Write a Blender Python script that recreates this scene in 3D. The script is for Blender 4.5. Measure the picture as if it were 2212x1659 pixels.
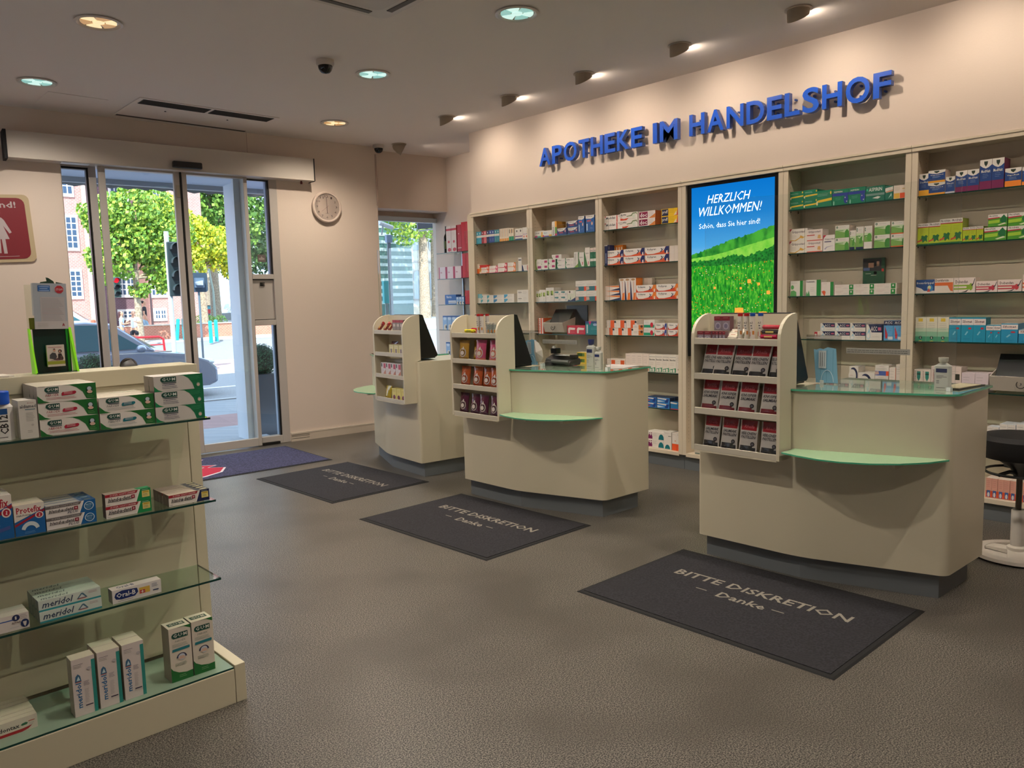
import bpy, math, random
from mathutils import Vector, Matrix
for _o in list(bpy.data.objects): bpy.data.objects.remove(_o, do_unlink=True)
SC = bpy.context.scene
C = SC.collection
R = math.radians
rnd = random.Random(7)

# ---------------------------------------------------------------- camera
IMG_W, IMG_H, FPX = 2212, 1659, 1689.64
CAM_H = 1.55
yaw, pit, roll = R(42.6217), R(6.1176), R(-1.4561)
fw = Vector((math.sin(yaw)*math.cos(pit), math.cos(yaw)*math.cos(pit), -math.sin(pit)))
r0 = Vector((math.cos(yaw), -math.sin(yaw), 0)); u0 = r0.cross(fw)
rt = r0*math.cos(roll)+u0*math.sin(roll); up = -r0*math.sin(roll)+u0*math.cos(roll)
cd = bpy.data.cameras.new('camera'); cam = bpy.data.objects.new('camera', cd); C.objects.link(cam)
cd.sensor_width = 36.0; cd.lens = FPX/IMG_W*36.0; cd.clip_start = .05; cd.clip_end = 400
cam.matrix_world = Matrix(((rt.x, up.x, -fw.x, 0), (rt.y, up.y, -fw.y, 0), (rt.z, up.z, -fw.z, CAM_H), (0, 0, 0, 1)))
SC.camera = cam

# ---------------------------------------------------------------- sky, sun, exposure
SC.view_settings.view_transform = 'Standard'; SC.view_settings.look = 'None'
SC.view_settings.exposure = 0.0; SC.view_settings.gamma = 1.0; SC.view_settings.use_curve_mapping = False
wld = bpy.data.worlds.new('sky'); SC.world = wld; wld.use_nodes = True
_n = wld.node_tree.nodes; _bg = _n['Background']
_bg.inputs['Color'].default_value = (.62, .78, 1, 1); _bg.inputs['Strength'].default_value = 3.8
sd = bpy.data.lights.new('sun', 'SUN'); sd.energy = 9.0; sd.angle = R(.6); sd.color = (1, .95, .86)
so = bpy.data.objects.new('sun', sd); C.objects.link(so)
so.rotation_euler = Vector((.42, .60, -.80)).to_track_quat('-Z', 'Y').to_euler()
DOWNLIGHT_W, WASHER_W = 104.0, 20.0

# ---------------------------------------------------------------- materials
def lin(h):
    if isinstance(h, (tuple, list)): return (h[0], h[1], h[2], 1)
    h = h.lstrip('#'); h = ''.join(q*2 for q in h) if len(h) == 3 else h; c = [int(h[i:i+2], 16)/255 for i in (0, 2, 4)]
    return tuple((x/12.92 if x <= .04045 else ((x+.055)/1.055)**2.4) for x in c)+(1,)
_mc = {}
def mat(col, rough=.5, metal=0.0, emis=0.0, bump=0.0, bscale=200.0, trans=0.0, spec=None, coat=0.0):
    key = (str(col), rough, metal, emis, bump, bscale, trans, spec, coat)
    if key in _mc: return _mc[key]
    m = bpy.data.materials.new('mat'); m.use_nodes = True
    nt = m.node_tree; b = nt.nodes['Principled BSDF']
    b.inputs['Base Color'].default_value = lin(col); b.inputs['Roughness'].default_value = rough
    b.inputs['Metallic'].default_value = metal
    if spec is not None: b.inputs['Specular IOR Level'].default_value = spec
    if coat: b.inputs['Coat Weight'].default_value = coat; b.inputs['Coat Roughness'].default_value = .08
    if trans: b.inputs['Transmission Weight'].default_value = trans
    if emis:
        b.inputs['Emission Color'].default_value = lin(col); b.inputs['Emission Strength'].default_value = emis
    if bump:
        t = nt.nodes.new('ShaderNodeTexCoord'); n = nt.nodes.new('ShaderNodeTexNoise'); n.inputs['Scale'].default_value = bscale
        n.inputs['Detail'].default_value = 3
        bp = nt.nodes.new('ShaderNodeBump'); bp.inputs['Strength'].default_value = bump; bp.inputs['Distance'].default_value = .01
        nt.links.new(t.outputs['Object'], n.inputs['Vector']); nt.links.new(n.outputs['Fac'], bp.inputs['Height'])
        nt.links.new(bp.outputs['Normal'], b.inputs['Normal'])
    _mc[key] = m; return m
def noisemat(c1, c2, scale, rough=.7, lo=.4, hi=.6, detail=2, c3=None, scale3=1.0, stretch=None, bump=0.0, coords='Object', spec=None):
    key = ('n', str(c1), str(c2), scale, rough, lo, hi, detail, str(c3), scale3, stretch, bump, coords)
    if key in _mc: return _mc[key]
    m = bpy.data.materials.new('mat'); m.use_nodes = True; nt = m.node_tree; b = nt.nodes['Principled BSDF']
    t = nt.nodes.new('ShaderNodeTexCoord'); mp = nt.nodes.new('ShaderNodeMapping')
    if stretch: mp.inputs['Scale'].default_value = stretch
    n = nt.nodes.new('ShaderNodeTexNoise'); n.inputs['Scale'].default_value = scale; n.inputs['Detail'].default_value = detail
    r = nt.nodes.new('ShaderNodeValToRGB'); r.color_ramp.elements[0].position = lo; r.color_ramp.elements[1].position = hi
    r.color_ramp.elements[0].color = lin(c1); r.color_ramp.elements[1].color = lin(c2)
    nt.links.new(t.outputs[coords], mp.inputs['Vector']); nt.links.new(mp.outputs[0], n.inputs['Vector'])
    nt.links.new(n.outputs['Fac'], r.inputs['Fac']); out = r.outputs['Color']
    if c3:
        n2 = nt.nodes.new('ShaderNodeTexNoise'); n2.inputs['Scale'].default_value = scale3; n2.inputs['Detail'].default_value = 2
        mx = nt.nodes.new('ShaderNodeMix'); mx.data_type = 'RGBA'; mx.inputs['B'].default_value = lin(c3)
        r2 = nt.nodes.new('ShaderNodeValToRGB'); r2.color_ramp.elements[0].position = .45; r2.color_ramp.elements[1].position = .65
        r2.color_ramp.elements[1].color = (.6, .6, .6, 1)
        nt.links.new(mp.outputs[0], n2.inputs['Vector']); nt.links.new(n2.outputs['Fac'], r2.inputs['Fac'])
        nt.links.new(r2.outputs['Color'], mx.inputs['Factor']); nt.links.new(out, mx.inputs['A']); out = mx.outputs['Result']
    nt.links.new(out, b.inputs['Base Color']); b.inputs['Roughness'].default_value = rough
    if spec is not None: b.inputs['Specular IOR Level'].default_value = spec
    if bump:
        bp = nt.nodes.new('ShaderNodeBump'); bp.inputs['Strength'].default_value = bump; bp.inputs['Distance'].default_value = .01
        nt.links.new(n.outputs['Fac'], bp.inputs['Height']); nt.links.new(bp.outputs['Normal'], b.inputs['Normal'])
    _mc[key] = m; return m
def brickmat(c1, c2, mortar, scale, rough=.8):
    key = ('b', c1, c2, mortar, scale)
    if key in _mc: return _mc[key]
    m = bpy.data.materials.new('mat'); m.use_nodes = True; nt = m.node_tree; b = nt.nodes['Principled BSDF']
    t = nt.nodes.new('ShaderNodeTexCoord'); br = nt.nodes.new('ShaderNodeTexBrick')
    sp = nt.nodes.new('ShaderNodeSeparateXYZ'); ad = nt.nodes.new('ShaderNodeMath'); cb = nt.nodes.new('ShaderNodeCombineXYZ')
    nt.links.new(t.outputs['Object'], sp.inputs[0]); nt.links.new(sp.outputs[0], ad.inputs[0]); nt.links.new(sp.outputs[1], ad.inputs[1])
    nt.links.new(ad.outputs[0], cb.inputs[0]); nt.links.new(sp.outputs[2], cb.inputs[1]); nt.links.new(cb.outputs[0], br.inputs['Vector'])
    br.inputs['Color1'].default_value = lin(c1); br.inputs['Color2'].default_value = lin(c2); br.inputs['Mortar'].default_value = lin(mortar)
    br.inputs['Scale'].default_value = scale; br.inputs['Mortar Size'].default_value = .03
    nt.links.new(br.outputs['Color'], b.inputs['Base Color']); b.inputs['Roughness'].default_value = rough
    _mc[key] = m; return m
def glassmat(tint=(.95, .98, .97), gloss=.9, f0=.04, rough=0.0):
    key = ('g', tint, gloss, f0, rough)
    if key in _mc: return _mc[key]
    m = bpy.data.materials.new('glass'); m.use_nodes = True; nt = m.node_tree
    for n in list(nt.nodes): nt.nodes.remove(n)
    o = nt.nodes.new('ShaderNodeOutputMaterial'); mx = nt.nodes.new('ShaderNodeMixShader')
    tr = nt.nodes.new('ShaderNodeBsdfTransparent'); gl = nt.nodes.new('ShaderNodeBsdfGlossy'); ge = nt.nodes.new('ShaderNodeNewGeometry')
    tr.inputs['Color'].default_value = (*tint, 1); gl.inputs['Roughness'].default_value = rough
    gl.inputs['Color'].default_value = (gloss, gloss, gloss, 1)
    def mth(op, a, b=None):
        n = nt.nodes.new('ShaderNodeMath'); n.operation = op
        for i, q in enumerate((a, b)):
            if q is None: continue
            if isinstance(q, (int, float)): n.inputs[i].default_value = q
            else: nt.links.new(q, n.inputs[i])
        return n.outputs[0]
    dt = nt.nodes.new('ShaderNodeVectorMath'); dt.operation = 'DOT_PRODUCT'; nt.links.new(ge.outputs['Incoming'], dt.inputs[0]); nt.links.new(ge.outputs['Normal'], dt.inputs[1])
    q = mth('SUBTRACT', 1.0, mth('ABSOLUTE', dt.outputs['Value'])); q = mth('ADD', mth('MULTIPLY', mth('POWER', q, 5.0), 1-f0), f0)   # Schlick reflectance, both sides alike
    nt.links.new(q, mx.inputs[0]); nt.links.new(tr.outputs[0], mx.inputs[1]); nt.links.new(gl.outputs[0], mx.inputs[2])
    nt.links.new(mx.outputs[0], o.inputs[0]); _mc[key] = m; return m

# ---------------------------------------------------------------- mesh builder
_tc = {}
def glyphs(s, bold=False, ital=False):
    k = (s, bold, ital)
    if k in _tc: return _tc[k]
    cu = bpy.data.curves.new('t', 'FONT'); cu.body = s; cu.size = 1; cu.resolution_u = 1
    if bold: cu.offset = .018
    if ital: cu.shear = .3
    ob = bpy.data.objects.new('t', cu); me = bpy.data.meshes.new_from_object(ob)
    vs = [(v.co.x, v.co.y) for v in me.vertices]; fs = [tuple(p.vertices) for p in me.polygons]
    x0 = min(v[0] for v in vs); x1 = max(v[0] for v in vs); y0 = min(v[1] for v in vs); y1 = max(v[1] for v in vs)
    vs = [((x-x0)/(x1-x0), (y-y0)/(y1-y0)) for x, y in vs]
    bpy.data.objects.remove(ob); bpy.data.curves.remove(cu); bpy.data.meshes.remove(me)
    _tc[k] = (vs, fs, (x1-x0)/(y1-y0)); return _tc[k]
def arc(cx, cy, r, a0, a1, n=8):
    return [(cx+r*math.cos(R(a0+(a1-a0)*i/n)), cy+r*math.sin(R(a0+(a1-a0)*i/n))) for i in range(n+1)]
def rrect(x0, y0, x1, y1, r, n=4):
    return arc(x1-r, y0+r, r, -90, 0, n)+arc(x1-r, y1-r, r, 0, 90, n)+arc(x0+r, y1-r, r, 90, 180, n)+arc(x0+r, y0+r, r, 180, 270, n)
class MB:
    def __init__(s, T=None): s.v = []; s.f = []; s.m = []; s.mats = []; s.T = T
    def mi(s, m):
        if m not in s.mats: s.mats.append(m)
        return s.mats.index(m)
    def add(s, vs, fs, m, T=None):
        o = len(s.v); T = T if T is not None else s.T
        for p in vs:
            p = Vector(p)
            if T is not None: p = T @ p
            s.v.append(tuple(p))
        i = s.mi(m)
        for f in fs: s.f.append(tuple(o+k for k in f)); s.m.append(i)
        return s
    def box(s, x0, x1, y0, y1, z0, z1, m, T=None, mt=None, mf=None):
        vs = [(x0, y0, z0), (x1, y0, z0), (x1, y1, z0), (x0, y1, z0), (x0, y0, z1), (x1, y0, z1), (x1, y1, z1), (x0, y1, z1)]
        s.add(vs, [(0, 3, 2, 1), (0, 1, 5, 4), (1, 2, 6, 5), (2, 3, 7, 6), (3, 0, 4, 7), (4, 5, 6, 7)], m, T)
        if mt: s.m[-1] = s.mi(mt)
        if mf: s.m[-5] = s.mi(mf)
        return s
    def prism(s, poly, z0, z1, m, mtop=None, T=None, scale_top=None):
        n = len(poly); a = sum(poly[i][0]*poly[(i+1) % n][1]-poly[(i+1) % n][0]*poly[i][1] for i in range(n))
        if a < 0: poly = poly[::-1]
        vs = [(x, y, z0) for x, y in poly]
        if scale_top:
            cx = sum(p[0] for p in poly)/n; cy = sum(p[1] for p in poly)/n
            vs += [(cx+(x-cx)*scale_top, cy+(y-cy)*scale_top, z1) for x, y in poly]
        else: vs += [(x, y, z1) for x, y in poly]
        s.add(vs, [tuple(range(n))[::-1], tuple(range(n, 2*n))]+[(i, (i+1) % n, n+(i+1) % n, n+i) for i in range(n)], m, T)
        if mtop: s.m[-n-1] = s.mi(mtop)
        return s
    def vprism(s, prof, y0, y1, m, T=None):          # profile in (x,z), extruded along y
        n = len(prof); a = sum(prof[i][0]*prof[(i+1) % n][1]-prof[(i+1) % n][0]*prof[i][1] for i in range(n))
        if a < 0: prof = prof[::-1]
        vs = [(x, y0, z) for x, z in prof]+[(x, y1, z) for x, z in prof]
        return s.add(vs, [tuple(range(n)), tuple(range(n, 2*n))[::-1]]+[((i+1) % n, i, n+i, n+(i+1) % n) for i in range(n)], m, T)
    def xprism(s, prof, x0, x1, m, T=None):          # profile in (y,z), extruded along x
        n = len(prof); a = sum(prof[i][0]*prof[(i+1) % n][1]-prof[(i+1) % n][0]*prof[i][1] for i in range(n))
        if a < 0: prof = prof[::-1]
        vs = [(x0, y, z) for y, z in prof]+[(x1, y, z) for y, z in prof]
        return s.add(vs, [tuple(range(n))[::-1], tuple(range(n, 2*n))]+[(i, (i+1) % n, n+(i+1) % n, n+i) for i in range(n)], m, T)
    def lathe(s, prof, c, m, seg=24, T=None, a0=0, a1=360):
        vs = []; full = abs(a1-a0) >= 360; ns = seg if full else seg+1
        for r, z in prof:
            for k in range(ns):
                a = R(a0+(a1-a0)*k/seg); vs.append((c[0]+r*math.cos(a), c[1]+r*math.sin(a), c[2]+z))
        fs = []
        for i in range(len(prof)-1):
            for k in range(seg):
                k2 = (k+1) % ns; fs.append((i*ns+k, i*ns+k2, (i+1)*ns+k2, (i+1)*ns+k))
        if full:
            if prof[0][0] > 1e-6: fs.append(tuple(range(ns))[::-1])
            if prof[-1][0] > 1e-6: fs.append(tuple((len(prof)-1)*ns+k for k in range(ns)))
        return s.add(vs, fs, m, T)
    def tube(s, pts, r, m, seg=8, T=None, closed=False):
        pts = [Vector(p) for p in pts]; vs = []; n = len(pts)
        for i, p in enumerate(pts):
            d = (pts[(i+1) % n]-pts[i-1]) if closed else (pts[min(i+1, n-1)]-pts[max(i-1, 0)])
            d.normalize(); a = d.orthogonal().normalized() if abs(d.z) > .9 else d.cross(Vector((0, 0, 1))).normalized(); b = d.cross(a)
            rr = r[i] if isinstance(r, (list, tuple)) else r
            for k in range(seg):
                t = 2*math.pi*k/seg; vs.append(tuple(p+a*(rr*math.cos(t))+b*(rr*math.sin(t))))
        fs = [(i*seg+k, i*seg+(k+1) % seg, ((i+1) % n)*seg+(k+1) % seg, ((i+1) % n)*seg+k) for i in range(n if closed else n-1) for k in range(seg)]
        if not closed: fs += [tuple(range(seg))[::-1], tuple((n-1)*seg+k for k in range(seg))]
        return s.add(vs, fs, m, T)
    def sphere(s, c, rx, ry, rz, m, seg=16, rings=10, T=None):
        vs = []; fs = []
        for i in range(rings+1):
            a = math.pi*i/rings
            for k in range(seg):
                b = 2*math.pi*k/seg; vs.append((c[0]+rx*math.sin(a)*math.cos(b), c[1]+ry*math.sin(a)*math.sin(b), c[2]-rz*math.cos(a)))
        for i in range(rings):
            for k in range(seg): fs.append((i*seg+k, i*seg+(k+1) % seg, (i+1)*seg+(k+1) % seg, (i+1)*seg+k))
        return s.add(vs, fs, m, T)
    def text(s, t, x0, z0, x1, z1, y, m, bold=False, ital=False, rot=False, fn=None, T=None):   # in the xz plane, facing -y
        vs, fs, _ = glyphs(t, bold, ital); out = []
        for a, b in vs:
            if rot: a, b = 1-b, a
            x = x0+a*(x1-x0); z = z0+b*(z1-z0); out.append((x, y if fn is None else y+fn(x, z), z))
        return s.add(out, fs, m, T)
    def ftext(s, t, x0, y0, x1, y1, z, m, bold=False, ital=False, T=None):   # flat on a floor / top face
        vs, fs, _ = glyphs(t, bold, ital)
        return s.add([(x0+a*(x1-x0), y0+b*(y1-y0), z) for a, b in vs], fs, m, T)
    def build(s, name, parent=None, smooth=False, bevel=0, local=False, mesh_only=False, **tags):
        vs = [Vector(p) for p in s.v]; loc = Vector((0, 0, 0))
        if parent is not None and not local:
            P = (Matrix.Translation(parent.location) @ Matrix.Rotation(parent.rotation_euler.z, 4, 'Z')).inverted()
            if parent.parent is not None:
                g = parent.parent
                P = P @ (Matrix.Translation(g.location) @ Matrix.Rotation(g.rotation_euler.z, 4, 'Z')).inverted()
            vs = [P @ p for p in vs]
        elif parent is None and not local and not mesh_only:
            loc = Vector(((min(p.x for p in vs)+max(p.x for p in vs))/2, (min(p.y for p in vs)+max(p.y for p in vs))/2, min(p.z for p in vs)))
            vs = [p-loc for p in vs]
        me = bpy.data.meshes.new(name); me.from_pydata([tuple(p) for p in vs], [], s.f)
        for m in s.mats: me.materials.append(m)
        me.polygons.foreach_set('material_index', s.m)
        if smooth:
            me.polygons.foreach_set('use_smooth', [True]*len(me.polygons)); me.set_sharp_from_angle(angle=R(smooth if smooth is not True else 40))
        me.update()
        if mesh_only: return me
        o = bpy.data.objects.new(name, me); C.objects.link(o); o.location = loc
        if parent is not None: o.parent = parent
        if bevel:
            b = o.modifiers.new('bevel', 'BEVEL'); b.width = bevel; b.segments = 2; b.limit_method = 'ANGLE'
        tag(o, **tags); return o
def tag(o, label=None, cat=None, group=None, kind=None):
    if label: o['label'] = label
    if cat: o['category'] = cat
    if group: o['group'] = group
    if kind: o['kind'] = kind
    return o
def thing(name, label, cat, loc=(0, 0, 0), rotz=0.0, group=None):
    o = bpy.data.objects.new(name, None); C.objects.link(o); o.location = loc; o.rotation_euler = (0, 0, rotz); o.empty_display_size = .1
    return tag(o, label, cat, group)
def TR(x, y, z, rz=0.0): return Matrix.Translation((x, y, z)) @ Matrix.Rotation(rz, 4, 'Z')
def copy_tree(o, parent=None):
    c = o.copy(); C.objects.link(c)
    if parent is not None: c.parent = parent
    for ch in o.children:
        if ch.type != 'LIGHT': copy_tree(ch, c)
    return c
def shell(name, mb, **k): return mb.build(name, kind='structure', **k)
def spot(name, loc, aim, watts, size, color, parent=None, blend=1.0, radius=.03):
    d = bpy.data.lights.new(name, 'SPOT'); d.energy = watts; d.spot_size = R(size); d.spot_blend = blend; d.color = color; d.shadow_soft_size = radius
    o = bpy.data.objects.new(name, d); C.objects.link(o)
    dv = Vector(aim)-Vector(loc)
    if parent is not None: o.parent = parent; o.location = Vector(loc)-parent.location
    else: o.location = loc
    o.rotation_euler = dv.to_track_quat('-Z', 'Y').to_euler(); return o

# entrance wall frame: e = along the wall, d = depth (outward), z
AW = R(-4.67); EW = Matrix.Rotation(AW, 4, 'Z')
def eb(mb, e0, e1, d0, d1, z0, z1, m, **k): return mb.box(e0, e1, d0, d1, z0, z1, m, T=EW, **k)
def ep(e, d, z=0): return EW @ Vector((e, d, z))

WALL = mat('#ddcdbf', .85, bump=.06, bscale=90); CEIL = mat('#e6dcd3', .9, bump=.05, bscale=70)
CREAM = mat('#d3cab2', .38); CREAM_D = mat('#c9bfa6', .45); UNIT = mat('#d9cbb4', .4)
ALU = mat('#b9b2ab', .45); ALU_D = mat('#8d8884', .5); BLACK = mat('#101010', .4); RUB = mat('#1b1a1c', .8)
GLASS = glassmat(); SHELFGL = glassmat((.86, .95, .90), .9, .05); GEDGE = mat('#0f3a33', .15); GEDGE_L = mat('#4fae88', .15)
PLEXI = glassmat((.975, .985, .98), .9, .035); PLEDGE = glassmat((.60, .68, .66), .9, .2)
PLINTH = mat('#6f7478', .5)
ZC = 3.416
# ================================================================ room shell
FLOOR = noisemat('#24221f', '#8d867c', 190, .36, .42, .62, 4, c3='#4a453e', scale3=1.6, spec=.35, bump=.06)
mb = MB(); mb.add([(-3, -3, 0), (6.55, -3, 0), (6.55, *[(ep(5.81, 9.05)).y], 0), tuple(ep(-3.2, 9.05))], [(0, 1, 2, 3)], FLOOR)
mb.v[-2] = (6.55, ep(5.81, 9.05).y, 0.0); shell('floor', mb)
mb = MB(); mb.box(-3.2, 6.7, -3.2, 9.6, ZC, ZC+.12, CEIL); shell('ceiling', mb)
# entrance wall (door unit between e=1.33 and 3.43)
mb = MB(); D0, D1 = 8.56, 8.86
eb(mb, -3.6, 1.335, D0, D1, 0, ZC, WALL); eb(mb, 1.335, 3.435, D0, D1, 2.96, ZC, WALL); eb(mb, 3.435, 4.687, D0, D1, 0, ZC, WALL)
eb(mb, 4.5, 4.687, D1, 9.1, 0, ZC, WALL); eb(mb, 3.13, 3.134, D0-.001, D0, 2.96, ZC, mat('#b09a8a', .9))
shell('wall_entrance', mb)
mb = MB(); eb(mb, 4.687, 5.9, 8.745, 9.05, 2.725, ZC, WALL); eb(mb, 4.687, 5.9, 9.05, 9.1, 2.66, ZC, WALL); shell('wall_window_head', mb)
mb = MB(); mb.box(6.51, 6.65, 6.7, ep(5.83, 9.08).y, 0, ZC, WALL); shell('wall_niche', mb)
mb = MB(); mb.box(6.02, 6.6, -3, 6.98, 0, 2.531, WALL); mb.box(5.785, 6.6, -3, 6.894, 2.531, ZC, WALL); mb.box(5.80, 6.02, -3, 1.21, 0, 2.531, WALL); shell('wall_shelves', mb)
mb = MB(); mb.box(-3.2, -3, -3.2, 9, 0, ZC, WALL); shell('wall_left', mb)
mb = MB(); mb.box(-3.2, 6.7, -3.2, -3, 0, ZC, WALL); shell('wall_back', mb)
# baseboard right of the door
mb = MB(); eb(mb, 3.44, 4.687, D0-.018, D0, 0, .085, mat('#cdbfae', .5)); eb(mb, 3.44, 4.687, D0-.021, D0-.002, .085, .10, mat('#d9ccbc', .5))
for z in (.03, .055, .07): eb(mb, 3.445, 3.66, D0-.0195, D0-.018, z, z+.004, mat('#55504b', .8))
shell('baseboard_entrance', mb)
mb = MB(); eb(mb, 4.6865, 4.690, D0-.012, D0-.002, 2.72, 3.30, mat('#b99f90', .6)); eb(mb, 4.675, 4.69, D0-.01, D0-.001, 2.72, 3.33, mat('#c9b3a5', .6)); mb.build('cable_channel', label='slim cable duct running down the wall corner under the small dome camera', cat='cable duct')
# ceiling access panel: a plain hatch flush in the ceiling
mb = MB(); mb.box(1.81, 2.285, 7.70, 8.17, ZC-.004, ZC, CEIL)
mb.build('access_hatch', label='plain square hatch in the ceiling beside the long air vent', cat='hatch')
# structural window in the niche
mb = MB(); FR = mat('#c4ccd0', .4)
for (a, b, z0, z1) in ((4.69, 4.80, 0, 2.66), (5.80, 5.86, 0, 2.66), (4.80, 5.80, 2.60, 2.66), (4.80, 5.80, 0, .08)): eb(mb, a, b, 8.98, 9.05, z0, z1, FR)
w = shell('window_1', mb)
mb = MB(); eb(mb, 4.80, 5.80, 9.01, 9.018, .08, 2.60, GLASS); mb.build('window_glass', w)
# ================================================================ sliding door unit
door = thing('door_1', None, None, ep(2.38, 8.6)); tag(door, kind='structure')
def fr(name, rects, d0, d1, m=ALU, z=None, parent=door):
    b = MB()
    for e0, e1, z0, z1 in rects: eb(b, e0, e1, d0, d1, z0, z1, m)
    return b.build(name, parent, bevel=.004)
fr('side_frame', [(1.575, 1.64, 0, 2.96), (1.30, 1.345, 0, 2.96), (1.345, 1.575, 0, .09), (1.345, 1.575, 2.925, 2.96)], 8.585, 8.68)
b = MB(); eb(b, 1.345, 1.575, 8.63, 8.64, .09, 2.925, GLASS); b.build('side_glass', door)
b = MB(); eb(b, 1.555, 1.575, 8.60, 8.66, .09, 2.925, BLACK); eb(b, 1.345, 1.575, 8.60, 8.66, 2.905, 2.925, BLACK); b.build('side_gasket', door)
lf = fr('door_leaf', [(1.645, 1.705, 0.012, 2.95), (2.335, 2.392, .012, 2.95), (1.705, 2.335, .012, .10), (1.705, 2.335, 2.915, 2.95)], 8.50, 8.545)
b = MB(); eb(b, 1.705, 2.335, 8.52, 8.528, .10, 2.915, GLASS); b.build('leaf_glass', lf)
b = MB(); eb(b, 2.392, 2.412, 8.50, 8.545, .012, 2.95, BLACK); b.build('leaf_seal', lf)
b = MB(); eb(b, 2.355, 2.385, 8.482, 8.50, 2.68, 2.80, mat('#b0a48f', .5)); b.build('lock_block', lf)
rf = fr('door_leaf', [(2.414, 2.462, .012, 2.95), (3.045, 3.085, .012, 2.95), (2.462, 3.045, .012, .10), (2.462, 3.045, 2.915, 2.95)], 8.50, 8.545)
b = MB(); eb(b, 2.462, 3.045, 8.52, 8.528, .10, 2.915, GLASS); b.build('leaf_glass', rf)
fr('side_frame', [(3.055, 3.105, 0, 2.96), (3.345, 3.435, 0, 2.96), (3.105, 3.345, 0, .09), (3.105, 3.345, 2.93, 2.96), (3.105, 3.345, 1.34, 1.40), (3.105, 3.345, 1.85, 1.905)], 8.555, 8.66)
b = MB(); eb(b, 3.105, 3.345, 8.585, 8.62, 1.40, 1.85, ALU); eb(b, 3.107, 3.343, 8.581, 8.585, 1.40, 1.408, BLACK); eb(b, 3.107, 3.343, 8.581, 8.585, 1.842, 1.85, BLACK)
b.build('letterbox_panel', door)
b = MB(); eb(b, 3.195, 3.205, 8.572, 8.585, 1.775, 1.815, BLACK); eb(b, 3.195, 3.245, 8.572, 8.585, 1.807, 1.815, BLACK); eb(b, 3.195, 3.245, 8.572, 8.585, 1.775, 1.781, BLACK); eb(b, 3.215, 3.24, 8.57, 8.585, 1.784, 1.803, mat('#3c3634', .5)); b.build('panel_lock', door)
b = MB(); eb(b, 3.105, 3.345, 8.60, 8.608, 1.905, 2.93, glassmat((.93, .95, .97), .9, .05)); eb(b, 3.105, 3.345, 8.60, 8.608, .09, 1.34, GLASS); b.build('side_glass', door)
b = MB()
for z0, z1 in ((1.905, 2.93), (.09, 1.34)): eb(b, 3.325, 3.345, 8.57, 8.61, z0, z1, BLACK)
eb(b, 3.105, 3.345, 8.57, 8.61, 2.915, 2.93, BLACK); b.build('side_gasket', door)
b = MB(); eb(b, 3.19, 3.28, 8.594, 8.5995, 2.04, 2.12, mat('#6d6360', .7)); b.add([tuple(ep(3.2+.065*a, 8.593, 2.06+.045*c)) for a, c in ((0, 0), (1, .1), (1, .5), (.7, .6), (.5, 1), (.3, .5), (0, .6))], [tuple(range(7))], mat('#a89c98', .7)); b.build('window_sticker', door)
b = MB(); eb(b, 3.10, 3.30, 8.52, 8.60, 0.002, .03, BLACK); b.build('floor_guide', door)
# outer jambs and threshold
b = MB(); J = mat('#ccd6e2', .5)
eb(b, 3.11, 3.135, 8.66, 9.35, -.12, 2.95, J); eb(b, 2.99, 3.06, 8.66, 8.72, 0.0, 2.95, J); eb(b, 3.40, 3.435, 8.66, 8.86, -.12, 2.96, J); b.v = b.v; b.build('outer_jamb', door)
b = MB(); eb(b, 1.34, 3.43, 8.56, 9.3, -.16, .001, mat('#9aa2ab', .7)); b.build('threshold', door)
# header box
op = thing('door_operator', 'long white box of the sliding door drive above the glass doors', 'door drive', ep(2.35, 8.48, 2.93))
HB = mat('#c9bfb4', .45)
b = MB(); eb(b, .905, 3.815, 8.40, 8.56, 2.935, 3.175, HB); eb(b, .905, 3.815, 8.395, 8.40, 2.935, 2.945, HB); b.build('cover', op, bevel=.006)
b = MB(); eb(b, .880, .905, 8.395, 8.56, 2.925, 3.18, RUB); eb(b, 3.815, 3.825, 8.395, 8.56, 2.93, 3.178, RUB); b.build('end_cap', op)
b = MB(); eb(b, 1.33, 1.56, 8.41, 8.50, 2.928, 2.935, mat('#e8f0f4', .4)); b.build('drive_rail', op)
b = MB(); b.lathe([(.012, -.035), (.014, -.02), (.008, 0)], tuple(ep(3.69, 8.47, 2.935)), mat('#5e1a1c', .4), 12); b.build('red_knob', op)
b = MB(); eb(b, 2.30, 2.585, 8.345, 8.398, 2.955, 3.02, mat('#1e1c1d', .35)); b.build('motion_sensor', bevel=.012, label='black motion sensor bar mounted low on the white door drive box', cat='sensor')
# ================================================================ ceiling fittings
LENS_COOL = mat('#c9eee6', .3, emis=.9); LENS_WARM = mat('#f6dca8', .3, emis=.95); LENS_C2 = mat('#8fc7bf', .3, emis=.75); LENS_W2 = mat('#c79a63', .3, emis=.7); CHROME = mat('#c9c0b8', .2, .8)
def downlight_proto(warm):
    L1, L2 = (LENS_WARM, LENS_W2) if warm else (LENS_COOL, LENS_C2)
    t = thing('ceiling_light', '', 'ceiling light', (0, 0, ZC))
    b = MB(); b.lathe([(.118, 0), (.142, -.002), (.145, -.009), (.13, -.014), (.118, -.008), (.114, 0)], (0, 0, 0), mat('#d6cbc0', .35), 40); b.build('trim_ring', t, smooth=True, local=True)
    b = MB()
    b.lathe([(.118, -.001), (.116, -.001), (.113, .0)], (0, 0, 0), CHROME, 40)
    for k in range(6):
        a0, a1 = k*60+4, k*60+56
        pts = arc(0, 0, .043, a0, a1, 6)+arc(0, 0, .108, a1, a0, 8)
        b.prism(pts, -.005, -.001, L1 if k % 2 else L2)
    b.prism(arc(0, 0, .036, 0, 345, 24), -.006, -.001, L1); b.prism(arc(0, 0, .117, 0, 355, 40), -.0006, 0.0, CHROME)
    b.build('faceted_lens', t, local=True)
    return t
proto = {True: downlight_proto(True), False: downlight_proto(False)}; used = set()
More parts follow.
